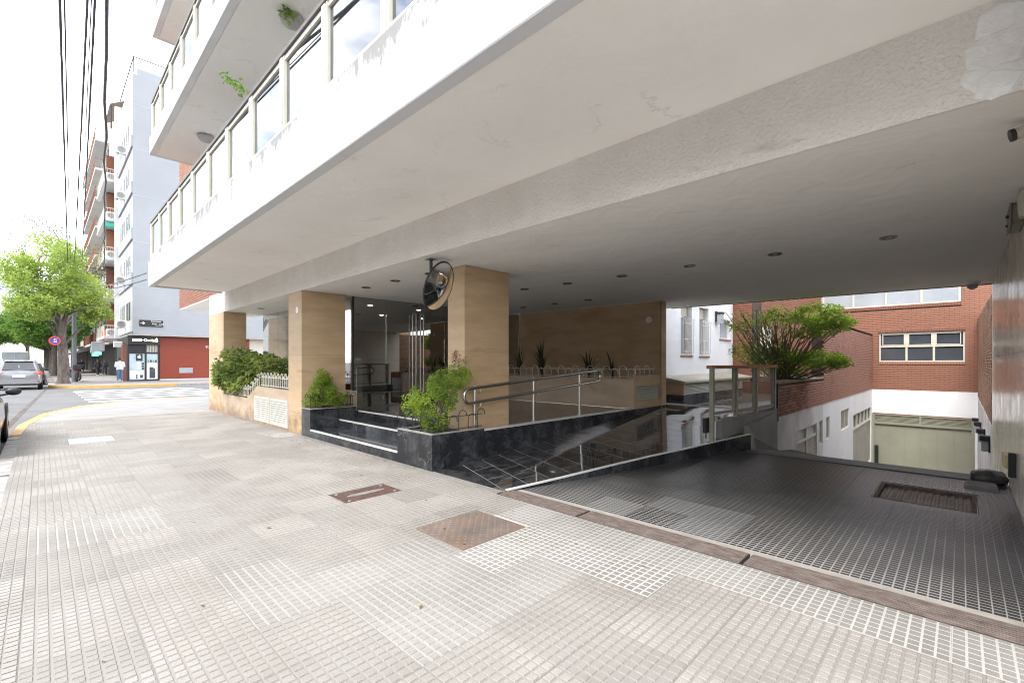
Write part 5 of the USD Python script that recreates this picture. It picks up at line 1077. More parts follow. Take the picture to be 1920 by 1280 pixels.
for k, (x, y, lb) in enumerate(((9.1, 8.6, 'dark strap leaved plant in the far left corner of the raised stone bed'), (9.05, 7.75, 'dark drooping strap leaved plant left of centre in the raised stone bed'), (9.1, 6.35, 'dark spiky plant with one long leaning blade in the raised stone bed'), (9.2, 5.75, 'sparse upright dark blades nearest the louvred end of the stone bed'))):
    t = thing('strap_plant', lb, 'plant', (x, y, 0.98), 'strap leaved plants in the raised stone bed'); g = np.random.default_rng(40 + k); s = G()
    for b in range((16, 34, 16, 9)[k]):
        a = g.uniform(0, 2 * math.pi); h = g.uniform(0.6, 1.25) * (0.9, 1.0, 0.8, 0.75)[k]; lean = g.uniform(0.05, 0.5); w = g.uniform(0.018, 0.032)
        dx, dy = math.cos(a), math.sin(a); pts = []
        if dx > 0: dx *= 0.5
        for q in np.linspace(0, 1, 7):
            r = lean * q ** 1.6 * 0.8; z = h * (q - 0.42 * lean * q ** 3 * 1.7); pts.append((x + dx * r, y + dy * r, 0.97 + z, w * (1 - q) ** 0.5 + 0.001))
        for p, q in zip(pts[:-1], pts[1:]):
            s.quad((p[0] - dy * p[3], p[1] + dx * p[3], p[2]), (p[0] + dy * p[3], p[1] - dx * p[3], p[2]), (q[0] + dy * q[3], q[1] - dx * q[3], q[2]), (q[0] - dy * q[3], q[1] + dx * q[3], q[2]))
    part('blades', s, m_blade, t)
# balcony sprigs and soffit lamps of the upper balconies
t = thing('balcony_creeper', 'reddish creeper sprig hanging over the first balcony rail', 'plant', (1.8, 6.8, 4.8))
pth = np.array([(1.9, 6.6, 4.83), (1.83, 6.8, 4.98), (1.82, 7.1, 5.18), (1.80, 7.4, 5.42), (1.78, 7.7, 5.62)])
part('stem', G().tube(pth, 0.006, 5), m_twig, t)
part('foliage', G().leaves(np.concatenate([pth[0] + (pth[3] - pth[0]) * nrg.random((90, 1)) + nrg.normal(size=(90, 3)) * 0.03]), 0.06, 0.03, seed=3), m_leaf_mid, t)
for x, y, z, lb in ((2.6, 12.2, 6.5, 'half round lamp under the second balcony near its far end'), (2.6, 7.1, 6.5, 'half round lamp with a green sprig under the second balcony')):
    t = thing('soffit_lamp', lb, 'ceiling lamp', (x, y, z)); ic = trimesh.creation.icosphere(3, 0.17); v = ic.vertices * (1, 1, 0.7); v[:, 2] = np.minimum(v[:, 2], 0.0)
    part('bowl', (v + (x, y, z - 0.02), ic.faces), M('lamp_bowl_look', (0.40, 0.39, 0.37), rough=0.5) if y > 10 else UsdShade.Material.Get(stage, LK + 'lamp_bowl_look'), t, smooth=60); part('base', G().cyl((x, y, z + 0.004), (x, y, z - 0.018), 0.10, 16), m_trim, t)
    if y < 10: part('sprig', G().leaves(blob(60, (x - 0.1, y - 0.12, z - 0.07), (0.12, 0.12, 0.07), 9), 0.07, 0.04, seed=1), m_leaf_bright, t)

# fallen leaves and grit along the foot of the planters and in the pavement
g = np.random.default_rng(31); P = np.c_[g.uniform(2.7, 3.48, 60), g.uniform(4.9, 9.0, 60), np.full(60, 0.003)]
P[:, 0] = 3.48 - np.abs(g.normal(size=60)) * 0.22
Q = np.c_[g.uniform(0.2, 3.2, 26), g.uniform(1.0, 9.0, 26), np.full(26, 0.003)]
lt = G(); 
for p in np.vstack([P, Q]):
    a = g.uniform(0, 6.28); l = g.uniform(0.008, 0.026); dx, dy = math.cos(a) * l, math.sin(a) * l
    lt.add([(p[0] - dx, p[1] - dy, 0.002), (p[0] + dy * 0.4, p[1] - dx * 0.4, 0.008), (p[0] + dx, p[1] + dy, 0.004), (p[0] - dy * 0.4, p[1] + dx * 0.4, 0.007)], [(0, 1, 2), (0, 2, 3)])
solo('litter', lt, m_leaf_dry, 'scattered dry leaves and grit on the pavement along the steps', None, loc=(3.2, 6, 0), kind='stuff')

# ================================================================ the street corner beyond
import manifold3d as m3
cb = thing('corner_building', 'tall pale blue corner building with white balconied street front and a red tiled ground floor', 'building', (5, 44, 0))
YB = 43.5
part('blue_wall', G().box(4.70, 17.5, YB, YB + 0.5, 3.46, 22.6), m_blue, cb)
part('roof_parapet', G().box(4.95, 17.5, YB + 0.05, YB + 0.4, 22.602, 23.1), m_blue, cb)
for z in (7.0, 10.3, 13.7, 17.1, 20.4): part('floor_joint', G().box(4.70, 17.5, YB - 0.006, YB - 0.001, z - 0.02, z + 0.02), M('joint_line_look', (0.36, 0.40, 0.47), rough=0.9) if z == 7.0 else UsdShade.Material.Get(stage, LK + 'joint_line_look'), cb)
part('wall_joint', G().box(10.2, 10.23, YB - 0.006, YB - 0.001, 3.5, 22.5), UsdShade.Material.Get(stage, LK + 'joint_line_look'), cb)
part('overhang_soffit', G().box(4.70, 17.5, YB + 0.02, 44.4, 3.40, 3.455), m_beige, cb)
part('roof_rail', G().tube([(4.75, YB + 0.1, 23.9), (17, YB + 0.1, 23.9)], 0.03, 6).tube([(4.75, YB + 0.1, 23.9), (4.75, 52, 23.9)], 0.03, 6), m_dark, cb)
for x in (4.75, 6.6, 8.5): part('roof_rail_post', G().cyl((x, YB + 0.1, 22.7), (x, YB + 0.1, 23.9), 0.025, 6), m_dark, cb)
part('street_wall', G().box(4.72, 5.2, YB + 0.5, 52.4, 3.46, 22.6), m_bwhite, cb)
part('street_wall', G().box(5.4, 6.0, 52.4, 62.0, 3.46, 21.5), m_bwhite, cb)
part('corner_rib', G().box(4.42, 5.2, 52.0, 52.4, 3.46, 23.4), m_bwhite, cb)
FL = [3.5, 7.0, 10.3, 13.7, 17.1, 20.4]
acp = None
for i, z in enumerate(FL[:-1]):
    # slanting pale blue window bands of the corner bay
    part('sill_band', G().box(4.60, 4.72, YB + 0.05, 51.9, z + 0.15, z + 1.0), m_blue if i else m_bwhite, cb)
    for y0 in (44.6, 48.4):
        w = part('window', G().box(4.69, 4.718, y0, y0 + 2.6, z + 1.05, z + 2.5), m_pane, cb)
        part('frame', G().box(4.66, 4.688, y0, y0 + 0.12, z + 1.05, z + 2.5).box(4.66, 4.688, y0 + 1.25, y0 + 1.35, z + 1.05, z + 2.5).box(4.66, 4.688, y0 + 2.5, y0 + 2.6, z + 1.05, z + 2.5), m_bwhite, w)
    part('brick_strip', G().box(5.28, 5.395, 54.6, 56.6, z + 0.2, z + 3.25), m_brick, cb)
    if True:
        part('brick_fin', G().box(4.16, 4.9, 55.82, 56.3, z + 0.2, z + 3.2), m_mortar, cb); part('brick_facing', brick_g(bricks('y', 55.81, 4.15, 4.91, z + 0.2, z + 3.2, -1, ch=0.11, bl=0.3, seed=60 + i), 'y', 55.81, -1), m_brick, cb, kind='stuff')
    part('balcony_window', G().box(5.36, 5.395, 56.9, 59.4, z + 0.25, z + 2.4), m_pane, cb)
    bsl = part('balcony', G().hull([(3.75, 52.9, z - 0.02), (5.39, 52.9, z - 0.02), (3.75, 60, z - 0.02), (5.39, 60, z - 0.02), (3.75, 52.9, z + 0.18), (5.39, 52.9, z + 0.18), (3.75, 60, z + 0.18), (5.39, 60, z + 0.18), (4.0, 53.2, z - 0.16), (5.39, 53.2, z - 0.16), (4.0, 60, z - 0.16), (5.39, 60, z - 0.16)]), m_bwhite, cb)
    g = G().tube([(5.39, 52.95, z + 1.1), (3.8, 52.95, z + 1.1), (3.8, 59.9, z + 1.1)], 0.035, 6)
    for k in range(9): g.cyl((3.8 + k * 0.19, 52.95, z + 0.18), (3.8 + k * 0.19, 52.95, z + 1.1), 0.014, 5)
    for k in range(24): g.cyl((3.8, 53.2 + k * 0.28, z + 0.18), (3.8, 53.2 + k * 0.28, z + 1.1), 0.014, 5)
    part('balustrade', g, m_frame, bsl)
    part('roller_blind', G().box(4.665, 4.685, 48.55, 49.6, z + 1.6, z + 2.45), m_cream, cb) if i % 2 else None
# air conditioners: one of its kind, then copies
def ac(loc, label, first=[None]):
    x, y, z = loc
    if first[0] is None:
        t = thing('air_conditioner', label, 'air conditioner', loc, 'air conditioner units on the corner building'); first[0] = t
        part('casing', G().box(x - 0.42, x + 0.42, y - 0.16, y + 0.16, z, z + 0.62, 0.02), m_whiteplastic, t)
        an = trimesh.creation.annulus(0.20, 0.25, 0.02, sections=20); v = trimesh.transformations.transform_points(an.vertices, trimesh.transformations.translation_matrix((x - 0.1, y - 0.17, z + 0.31)) @ trimesh.transformations.rotation_matrix(math.pi / 2, (1, 0, 0)))
        part('fan_ring', (v, an.faces), m_frost, t)
        an = trimesh.creation.cylinder(0.19, 0.012, sections=20); v = trimesh.transformations.transform_points(an.vertices, trimesh.transformations.translation_matrix((x - 0.1, y - 0.166, z + 0.31)) @ trimesh.transformations.rotation_matrix(math.pi / 2, (1, 0, 0)))
        f = part('fan_grille', (v, an.faces), m_granite, t)
        part('bracket', G().box(x - 0.3, x - 0.26, y - 0.16, y + 0.25, z - 0.06, z - 0.002).box(x + 0.26, x + 0.3, y - 0.16, y + 0.25, z - 0.06, z - 0.002), m_dark, t)
    else: dup(first[0], loc, 0, label)
names = ['first floor', 'second floor', 'third floor', 'fourth floor', 'fifth floor']
for i, z in enumerate(FL[:-1]):
    ac((4.35 + 0.0, 53.3, z + 0.20), f'white air conditioner on the {names[i]} balcony of the corner building')
    if i != 2: ac((4.45, 46.9 + 0.6 * (i % 2), z + 0.55), f'white air conditioner under the {names[i]} window of the corner building')
t = thing('balcony_awning', 'green awning rolled under a balcony of the corner building', 'awning', (4.4, 53, 13.1))
part('cloth', G().hull([(3.75, 52.85, 13.5), (5.3, 52.85, 13.5), (3.75, 52.75, 13.15), (5.3, 52.75, 13.15), (3.75, 53.2, 13.5), (5.3, 53.2, 13.5)]), m_green_awn, t)
for k in range(8): part('scallop', G().hull([(3.76 + k * 0.193, 52.75, 13.148), (3.94 + k * 0.193, 52.75, 13.148), (3.76 + k * 0.193, 52.78, 13.148), (3.94 + k * 0.193, 52.78, 13.148), (3.85 + k * 0.193, 52.765, 13.0)]), m_green_awn, t)
t = thing('roof_shelter', 'brown roof terrace pergola on top of the corner building', 'pergola', (5, 56, 21.5))
part('brick_parapet', G().box(4.9, 5.39, 54, 58, 21.5, 23.2), m_brick, t); part('canopy', G().hull([(4.2, 53.5, 24.0), (4.2, 58, 24.0), (5.6, 53.5, 24.9), (5.6, 58, 24.9), (4.2, 53.5, 24.1), (5.6, 53.5, 25.0), (4.2, 58, 24.1), (5.6, 58, 25.0)]), m_wood, t)
part('prop', G().cyl((4.3, 53.6, 22.0), (4.3, 53.6, 24.0), 0.05, 6).cyl((5.3, 53.6, 22.0), (5.3, 53.6, 24.6), 0.05, 6), m_dark, t)
# ground floor: red tiled wall and the shop on the corner
YG = 44.15
rwg = part('red_tile_wall', G().box(6.36, 12.6, YG, YG + 0.3, 0.12, 3.399), m_mortar, cb)
bs = bricks('y', YG, 6.37, 12.6, 0.13, 3.39, -1, ch=0.072, bl=0.30, gap=0.006, seed=14, proud=0.01); part('tile_facing', brick_g(bs, 'y', YG, -1), m_redtile, rwg, kind='stuff')
part('white_base', G().box(6.36, 12.6, YG - 0.03, YG + 0.3, -0.02, 0.118), m_bwhite, cb)
part('pale_ground_floor', G().box(12.61, 17.5, YG, YG + 0.3, -0.02, 3.399), m_beige, cb)
for x, z, w_, h in ((8.05, 0.55, 0.9, 0.42), (9.9, 1.45, 0.58, 0.66), (10.75, 1.5, 0.46, 0.46)): part('service_plate', G().box(x - w_ / 2, x + w_ / 2, YG - 0.035, YG - 0.013, z, z + h, 0.006), m_frost, cb)
def text_y(txt, h, x0, z0, y, par, mat, mirror=False, name='lettering', bold=True):
    tm = meshkit.text_mesh(txt, h, 0.012, bold); v = tm.vertices
    return part(name, (np.c_[x0 + v[:, 0], np.full(len(v), y) - v[:, 2], z0 + v[:, 1]], tm.faces), mat, par)
text_y('975', 0.2, 9.35, 2.55, YG - 0.014, cb, m_whiteplastic, name='house_number')
m_glow = usdkit.material(stage, LK + 'lit_letter_look', {'e': ('emission', {'color': (1.0, 0.72, 0.42), 'strength': 3.2})}, [], surface='e.emission')
shop = thing('corner_shop', 'small phone shop with black sign board and poster windows on the street corner', 'shop', (5.3, 44.2, 0))
part('sign_board', G().box(4.45, 6.33, YG - 0.28, YG - 0.02, 2.72, 3.395, 0.01), m_black, shop)
text_y('Mobi-Center', 0.17, 4.68, 2.98, YG - 0.282, shop, m_glow)
sym = G()
for cx, cz, r in ((6.14, 3.04, 0.085), (6.14, 3.17, 0.055)):
    an = trimesh.creation.annulus(r - 0.03, r, 0.012, sections=16); sym.add(trimesh.transformations.transform_points(an.vertices, trimesh.transformations.translation_matrix((cx, YG - 0.288, cz)) @ trimesh.transformations.rotation_matrix(math.pi / 2, (1, 0, 0))), an.faces)
part('sign_symbol', sym, m_glow, shop)
part('frame', G().box(4.45, 4.55, YG - 0.1, YG, 0.10, 2.718).box(5.45, 5.56, YG - 0.1, YG, 0.10, 2.718).box(6.25, 6.33, YG - 0.1, YG, 0.10, 2.718).box(4.55, 5.45, YG - 0.1, YG, 2.05, 2.16).box(5.56, 6.25, YG - 0.1, YG, 2.05, 2.16).box(4.40, 6.33, YG - 0.16, YG, -0.02, 0.099), m_black, shop)
part('shutter_panel', G().box(4.55, 5.45, YG - 0.06, YG - 0.04, 2.161, 2.717), m_black, shop)
for k in range(7): part('blind_slat', G().box(5.57 + k * 0.097, 5.63 + k * 0.097, YG - 0.07, YG - 0.05, 2.161, 2.717), m_cream, shop)
m_win = M('lit_display_look', (0.44, 0.55, 0.60), (0.56, 0.66, 0.70), scale=2, rough=0.15)
part('display_window', G().box(4.55, 5.45, YG - 0.055, YG - 0.045, 0.10, 2.049), m_win, shop)
part('poster', G().box(4.56, 5.44, YG - 0.064, YG - 0.0555, 0.14, 0.78), m_whiteplastic, shop)
part('poster_picture', G().box(4.95, 5.02, YG - 0.068, YG - 0.0645, 0.18, 0.50).box(5.18, 5.34, YG - 0.068, YG - 0.0645, 0.22, 0.46), m_pane, shop)
ap = G(); pl = Polygon([(0.11 * math.cos(a) * (1 + 0.06 * math.cos(2 * a)), 0.12 * math.sin(a)) for a in np.linspace(0, 2 * np.pi, 24, endpoint=False)]).difference(shapely.Point(0.12, 0.02).buffer(0.05)).union(shapely.affinity.rotate(shapely.affinity.scale(shapely.Point(0.03, 0.16).buffer(0.04), 0.5, 1), -30))
for q in getattr(pl, 'geoms', [pl]): ap.side(shapely.affinity.translate(q, 5.13, 1.80), 'y', YG - 0.07, YG - 0.0655)
part('window_panel', G().box(4.93, 5.33, YG - 0.0645, YG - 0.0555, 1.5, 2.02), m_pane, shop); part('logo', ap, m_whiteplastic, shop)
for k in range(3):
    z = 0.86 + k * 0.19; part('shelf_item', G().box(4.98, 5.24, YG - 0.07, YG - 0.0655, z, z + 0.13), m_whiteplastic, shop); part('shelf_item', G().box(5.28, 5.40, YG - 0.07, YG - 0.0655, z, z + 0.13), m_pane, shop)
part('poster', G().box(5.57, 6.24, YG - 0.064, YG - 0.0555, 0.12, 1.32), m_whiteplastic, shop); part('display_window', G().box(5.57, 6.24, YG - 0.055, YG - 0.045, 0.11, 2.049), m_win, shop)
part('poster_picture', G().hull([(5.74, YG - 0.068, 0.2), (6.08, YG - 0.068, 0.2), (5.74, YG - 0.065, 0.2), (6.08, YG - 0.065, 0.2), (5.74, YG - 0.068, 1.02), (6.08, YG - 0.068, 0.92), (5.9, YG - 0.068, 1.04), (5.9, YG - 0.065, 1.04)]), m_pane, shop)
for k in range(4): part('shelf_item', G().box(5.62 + k * 0.15, 5.73 + k * 0.15, YG - 0.07, YG - 0.0655, 1.40, 1.58), m_wood if k % 2 else m_frost, shop)
part('corner_pillar', G().box(4.16, 4.40, YG - 0.05, YG + 0.6, -0.02, 2.7), m_brick, shop)
part('side_wall', G().box(4.55, 4.75, YG + 0.61, 52, -0.02, 3.399), m_dark, shop)
sg = thing('street_sign', 'black street name sign with white arrow on the pale blue wall', 'street sign', (5.8, YB, 4.3))
part('panel', G().box(5.06, 6.47, YB - 0.06, YB - 0.008, 4.07, 4.55, 0.008), m_black, sg)
part('arrow', G().box(5.12, 5.32, YB - 0.068, YB - 0.0605, 4.295, 4.325).side([(5.27, 4.42), (5.40, 4.31), (5.27, 4.20), (5.23, 4.23), (5.32, 4.31), (5.23, 4.39)], 'y', YB - 0.068, YB - 0.0605), m_whiteplastic, sg)
text_y('Anchorena', 0.085, 5.73, 4.43, YB - 0.0605, sg, m_whiteplastic); text_y('2200 - 2100', 0.085, 5.79, 4.24, YB - 0.0605, sg, m_whiteplastic); text_y('Comuna 2', 0.06, 6.0, 4.12, YB - 0.0605, sg, m_whiteplastic, bold=False)
# other street fronts farther along
def far_block(label, x, y0, y1, h, mat, floors, bal=True, name='street_building', ground=m_dark, rail=None):
    t = thing(name, label, 'building', (x, (y0 + y1) / 2, 0)); s = 1 if x > 0 else -1
    part('wall', G().box(min(x, x + s * 9), max(x, x + s * 9), y0, y1, 3.4, h), mat, t)
    part('shopfront', G().box(min(x + s * 0.5, x + s * 9), max(x + s * 0.5, x + s * 9), y0 + 0.02, y1 - 0.02, -0.02, 3.399), ground, t)
    n = max(1, int((y1 - y0) / 3.4)); fh = (h - 3.4) / floors
    for i in range(floors):
        z = 3.4 + i * fh
        for k in range(n):
            yy = y0 + (k + 0.5) * (y1 - y0) / n
            w = part('window', G().box(min(x - s * 0.03, x - s * 0.002), max(x - s * 0.03, x - s * 0.002), yy - 0.8, yy + 0.8, z + 0.7, z + fh - 0.5), m_pane, t)
            part('frame', G().box(min(x - s * 0.05, x - s * 0.031), max(x - s * 0.05, x - s * 0.031), yy - 0.06, yy + 0.06, z + 0.7, z + fh - 0.5), m_bwhite, w)
        if bal:
            b = part('balcony', G().box(min(x - s * 1.1, x - s * 0.055), max(x - s * 1.1, x - s * 0.055), y0 + 0.6, y1 - 0.6, z - 0.15, z + 0.05), m_bwhite, t)
            g = G().box(min(x - s * 1.1, x - s * 1.05), max(x - s * 1.1, x - s * 1.05), y0 + 0.6, y1 - 0.6, z + 0.98, z + 1.03).box(min(x - s * 1.1, x - s * 0.055), max(x - s * 1.1, x - s * 0.055), y0 + 0.6, y0 + 0.65, z + 0.98, z + 1.03)
            for k in range(int((y1 - y0 - 1.2) / 0.35)): g.box(x - s * 1.09 - 0.015, x - s * 1.09 + 0.015, y0 + 0.6 + k * 0.35, y0 + 0.63 + k * 0.35, z + 0.05, z + 0.98)
            part('balustrade', g, rail or m_frame, b)
    return t
far_block('grey white block with stacked balconies just past the corner building', 4.9, 62.1, 82, 27, m_beige, 8, rail=m_brick)
far_block('lower cream block farther along the right side of the street', 5.2, 82.1, 110, 16, m_bwhite, 4)
far_block('distant beige block closing the right side of the street', 5.0, 110.1, 170, 20, m_beige, 5)
far_block('distant pale block on the left side of the street', -14, 90, 260, 15, m_bwhite, 4)
ob = far_block('white apartment house across the street with a green awning over its balcony', -14, 2, 22, 7.0, m_bwhite, 1, ground=m_brick)
part('balcony_cloth', G().box(-12.98, -12.94, 8, 14, 3.4, 4.4), m_green_awn, ob)
far_block('red brick house across the street opposite the driveway', -14, -16, 1.9, 5.8, m_brick, 1)
far_block('grey house across the street near the crossing', -14, 22.1, 40, 6.8, m_beige, 1)
far_block('pale apartment front to the right of the driveway', 3.5, -22, -0.66, 9.5, m_bwhite, 2, name='neighbour_building', ground=m_stone)
# hanging shop signs along the street front
for (x, y, z, w_, h, mt, lb) in ((4.1, 46.3, 2.55, 0.55, 0.45, m_whiteplastic, 'round white hanging sign beside the phone shop'), (4.05, 54.5, 3.3, 0.6, 0.9, m_redplastic, 'red and white projecting sign above the shop row'),
                            (3.9, 61, 2.5, 1.0, 0.9, m_frost, 'grey projecting sign box with green light below'), (4.0, 66, 2.4, 0.8, 0.6, m_whiteplastic, 'small white lit sign farther along the shop row')):
    t = thing('shop_sign', lb, 'sign', (x, y, z)); part('board', G().box(x - w_ / 2, x + w_ / 2, y - 0.08, y + 0.08, z, z + h, 0.03), mt, t); part('arm', G().cyl((x + w_ / 2, y, z + h * 0.7), (4.9, y, z + h * 0.7), 0.03, 6), m_dark, t)
    if y in (61, 66): part('green_lamp', G().box(x - 0.25, x + 0.25, y - 0.06, y + 0.06, z - 0.35, z - 0.05), usdkit.material(stage, LK + 'green_lamp_look', {'e': ('emission', {'color': (0.1, 1.0, 0.45), 'strength': 1.6})}, [], surface='e.emission') if y == 61 else UsdShade.Material.Get(stage, LK + 'green_lamp_look'), t)
t = thing('shop_canopy', 'pale striped shop canopy stretched over the far pavement', 'awning', (3, 88, 3.2))
part('cloth', G().hull([(1.3, 84, 2.9), (1.3, 96, 2.9), (5.2, 84, 3.9), (5.2, 96, 3.9), (1.3, 84, 2.85), (5.2, 84, 3.85), (1.3, 96, 2.85), (5.2, 96, 3.85)]), m_cream, t); part('valance', G().box(1.29, 1.31, 84, 96, 2.45, 2.848), m_trim, t)
for y in (84.2, 95.8): part('pole', G().cyl((1.35, y, 0), (1.35, y, 2.85), 0.04, 6), m_dark, t)

# ---- street trees
def make_tree(name, label, base, h_fork, limbs, crown, mat, leaf, lean=(0, 0), seed=1, tr=0.25, n_sub=4, group='street trees'):
    t = thing(name, label, 'tree', base, group); g = np.random.default_rng(seed); b = np.array(base, float); s = G()
    f = b + (lean[0], lean[1], h_fork)
    s.tube([b + (0, 0, -0.05), b + (0, 0, 0.25), (b + f) / 2 + (0.05, 0, 0), f], [tr * 1.5, tr * 1.12, tr, tr * 0.9], 12)
    tips = []
    for k, (dx, dy, dz, r) in enumerate(limbs):
        e = f + (dx, dy, dz); m_ = (f + e) / 2 + g.normal(size=3) * 0.2 + (dx * 0.1, 0, 0); s.tube([f - (0, 0, 0.15), m_, e], [r, r * 0.75, r * 0.45], 9); tips.append((e, r * 0.45)); tips.append((m_, r * 0.6))
        for q in range(n_sub):
            st_ = m_ + (e - m_) * g.random(); d = g.normal(size=3) * (1.0, 1.0, 0.5) + (dx * 0.3, dy * 0.3, 0.7); en = st_ + d * 1.1; mm = (st_ + en) / 2 + g.normal(size=3) * 0.15
            s.tube([st_, mm, en, en + d * 0.5 + g.normal(size=3) * 0.3], [r * 0.35, r * 0.25, r * 0.14, 0.01], 6)
    part('trunk', s, m_bark, t, smooth=60)
    L = G()
    for i, (c, r, n) in enumerate(crown): L.leaves(blob(n, b + np.array(c), r, seed * 13 + i, gate=0.49), nrg.uniform(leaf * 0.7, leaf * 1.3, n), nrg.uniform(leaf * 0.35, leaf * 0.6, n), up=0.35, seed=seed * 7 + i)
    part('crown', L, mat, t)
    return t
make_tree('street_tree', 'bright green street tree with forked dark trunk on the far kerb corner', (1.0, 42.0, 0), 2.6,
          [(-0.75, 0.2, 2.6, 0.17), (0.55, -0.1, 3.2, 0.17), (-0.2, 0.3, 3.6, 0.15), (1.5, 0.3, 3.0, 0.09), (-1.7, 0.4, 2.8, 0.08)],
          [((-0.4, 0, 6.2), (2.3, 2.4, 1.7), 6000), ((-1.4, -0.3, 4.9), (1.5, 1.8, 0.9), 2600), ((1.0, 0.2, 6.0), (1.5, 1.8, 1.4), 2300), ((-0.6, 0.3, 8.3), (1.8, 2.0, 1.4), 2700), ((1.6, 0, 4.6), (0.9, 1.2, 0.8), 1200), ((-2.2, 0.5, 7.3), (1.2, 1.4, 1.2), 1500)], m_leaf_tree, 0.19, lean=(-0.05, 0.1), seed=3, tr=0.27)
sparse = make_tree('bare_tree', 'tall thin leaved tree rising behind the bright street tree on the right', (1.3, 56.0, 0), 4.5, [(-1.8, 0, 5.5, 0.16), (1.6, 0.5, 5.0, 0.16), (0.2, 0.8, 7.0, 0.17), (-3.2, 0.5, 4.5, 0.1), (2.6, 0, 3.8, 0.1)],
          [((1.2, 0, 9.8), (2.4, 2.2, 2.2), 1800), ((-1.8, 0, 11.5), (2.6, 2.4, 2.6), 900)], leafmat('olive_leaf_look', (0.13, 0.12, 0.04), (0.25, 0.25, 0.07), scale=0.5), 0.16, seed=9, tr=0.24, n_sub=16)
dup(sparse, (-8.5, 70, 0), 1.2, 'tall thin leaved tree at the left edge of the picture behind the parked cars', scale=(1.25, 1.25, 1.2))
dup(sparse, (-4.6 - 4.5, 60, 0), 2.5, 'thin leaved tree on the left pavement with bare upper branches', scale=(1.1, 1.1, 1.05))
gtree = make_tree('street_tree', 'round green tree, first behind the parked motorcycles on the right pavement', (0.9, 66, 0), 3.0, [(-1.2, 0, 3.0, 0.15), (1.2, 0.3, 2.8, 0.15), (0.1, -0.4, 3.8, 0.15)],
          [((0, 0, 6.0), (3.4, 3.4, 2.3), 5200), ((-1.5, 0, 4.6), (2.2, 2.4, 1.2), 1700), ((1.2, 0.5, 8.0), (2.2, 2.2, 1.6), 1500)], m_leaf_far, 0.34, seed=21, tr=0.22)
for k, (x, y, r, s, lb) in enumerate(((0.9, 80, 1, 1.0, 'green tree, second in the row on the right pavement'), (1.0, 97, 2.2, 1.1, 'green tree, third in the row on the right pavement'), (0.8, 118, 3, 1.15, 'green tree, fourth in the row on the right pavement'), (0.8, 145, 4, 1.25, 'green tree, fifth in the row on the right pavement'),
                                  (-9.6, 84, 0.7, 1.5, 'large green tree leaning over the left side of the street'), (-9.8, 105, 1.7, 1.5, 'large green tree, second over the left side of the street'), (-9.7, 128, 2.7, 1.5, 'large green tree, third over the left side of the street'), (-9.8, 155, 3.7, 1.6, 'large green tree, fourth over the left side of the street'),
                                  (-9.6, 190, 0.2, 1.8, 'large green tree, fifth over the left side of the street'), (0.8, 180, 2, 1.5, 'green tree, sixth in the row on the right pavement'), (-3.5, 240, 1, 2.4, 'dark mass of trees closing the end of the street'),
                                  (-10.6, 14, 2, 0.6, 'tree across the street opposite the planted railing'))):
    dup(gtree, (x, y, -0.02), r, lb, scale=(s, s, s * 0.95))

# ---- cars
PAINT = {}
def paint(name, col, rough=0.25, metallic=0.3):
    return M(name, col, rough=rough, metallic=metallic, coat=0.6)
m_cglass = M('car_glass_look', (0.03, 0.035, 0.04), rough=0.04, spec=0.9)
m_wheel = M('alloy_wheel_look', (0.30, 0.30, 0.31), rough=0.35, metallic=0.9)
m_amber = M('amber_lens_look', (0.75, 0.26, 0.05), rough=0.3)
def loft(stations):
    """stations: list of (y, [(x, z) ...]) right half outline from bottom centre to top centre"""
    n = len(stations[0][1]); V = []; F = []
    for y, o in stations:
        V += [(x, y, z) for x, z in o] + [(-x, y, z) for x, z in o[::-1]]
    m_ = 2 * n
    for i in range(len(stations) - 1):
        for k in range(m_):
            a, b = i * m_ + k, i * m_ + (k + 1) % m_; F += [(a, b, b + m_), (a, b + m_, a + m_)]
    for i, rev in ((0, False), (len(stations) - 1, True)):
        V.append(tuple(np.mean(np.array(V[i * m_:(i + 1) * m_]), axis=0))); c = len(V) - 1
        for k in range(m_):
            a, b = i * m_ + k, i * m_ + (k + 1) % m_; F.append((c, b, a) if not rev else (c, a, b))
    return np.array(V, float), np.array(F)[:, ::-1]
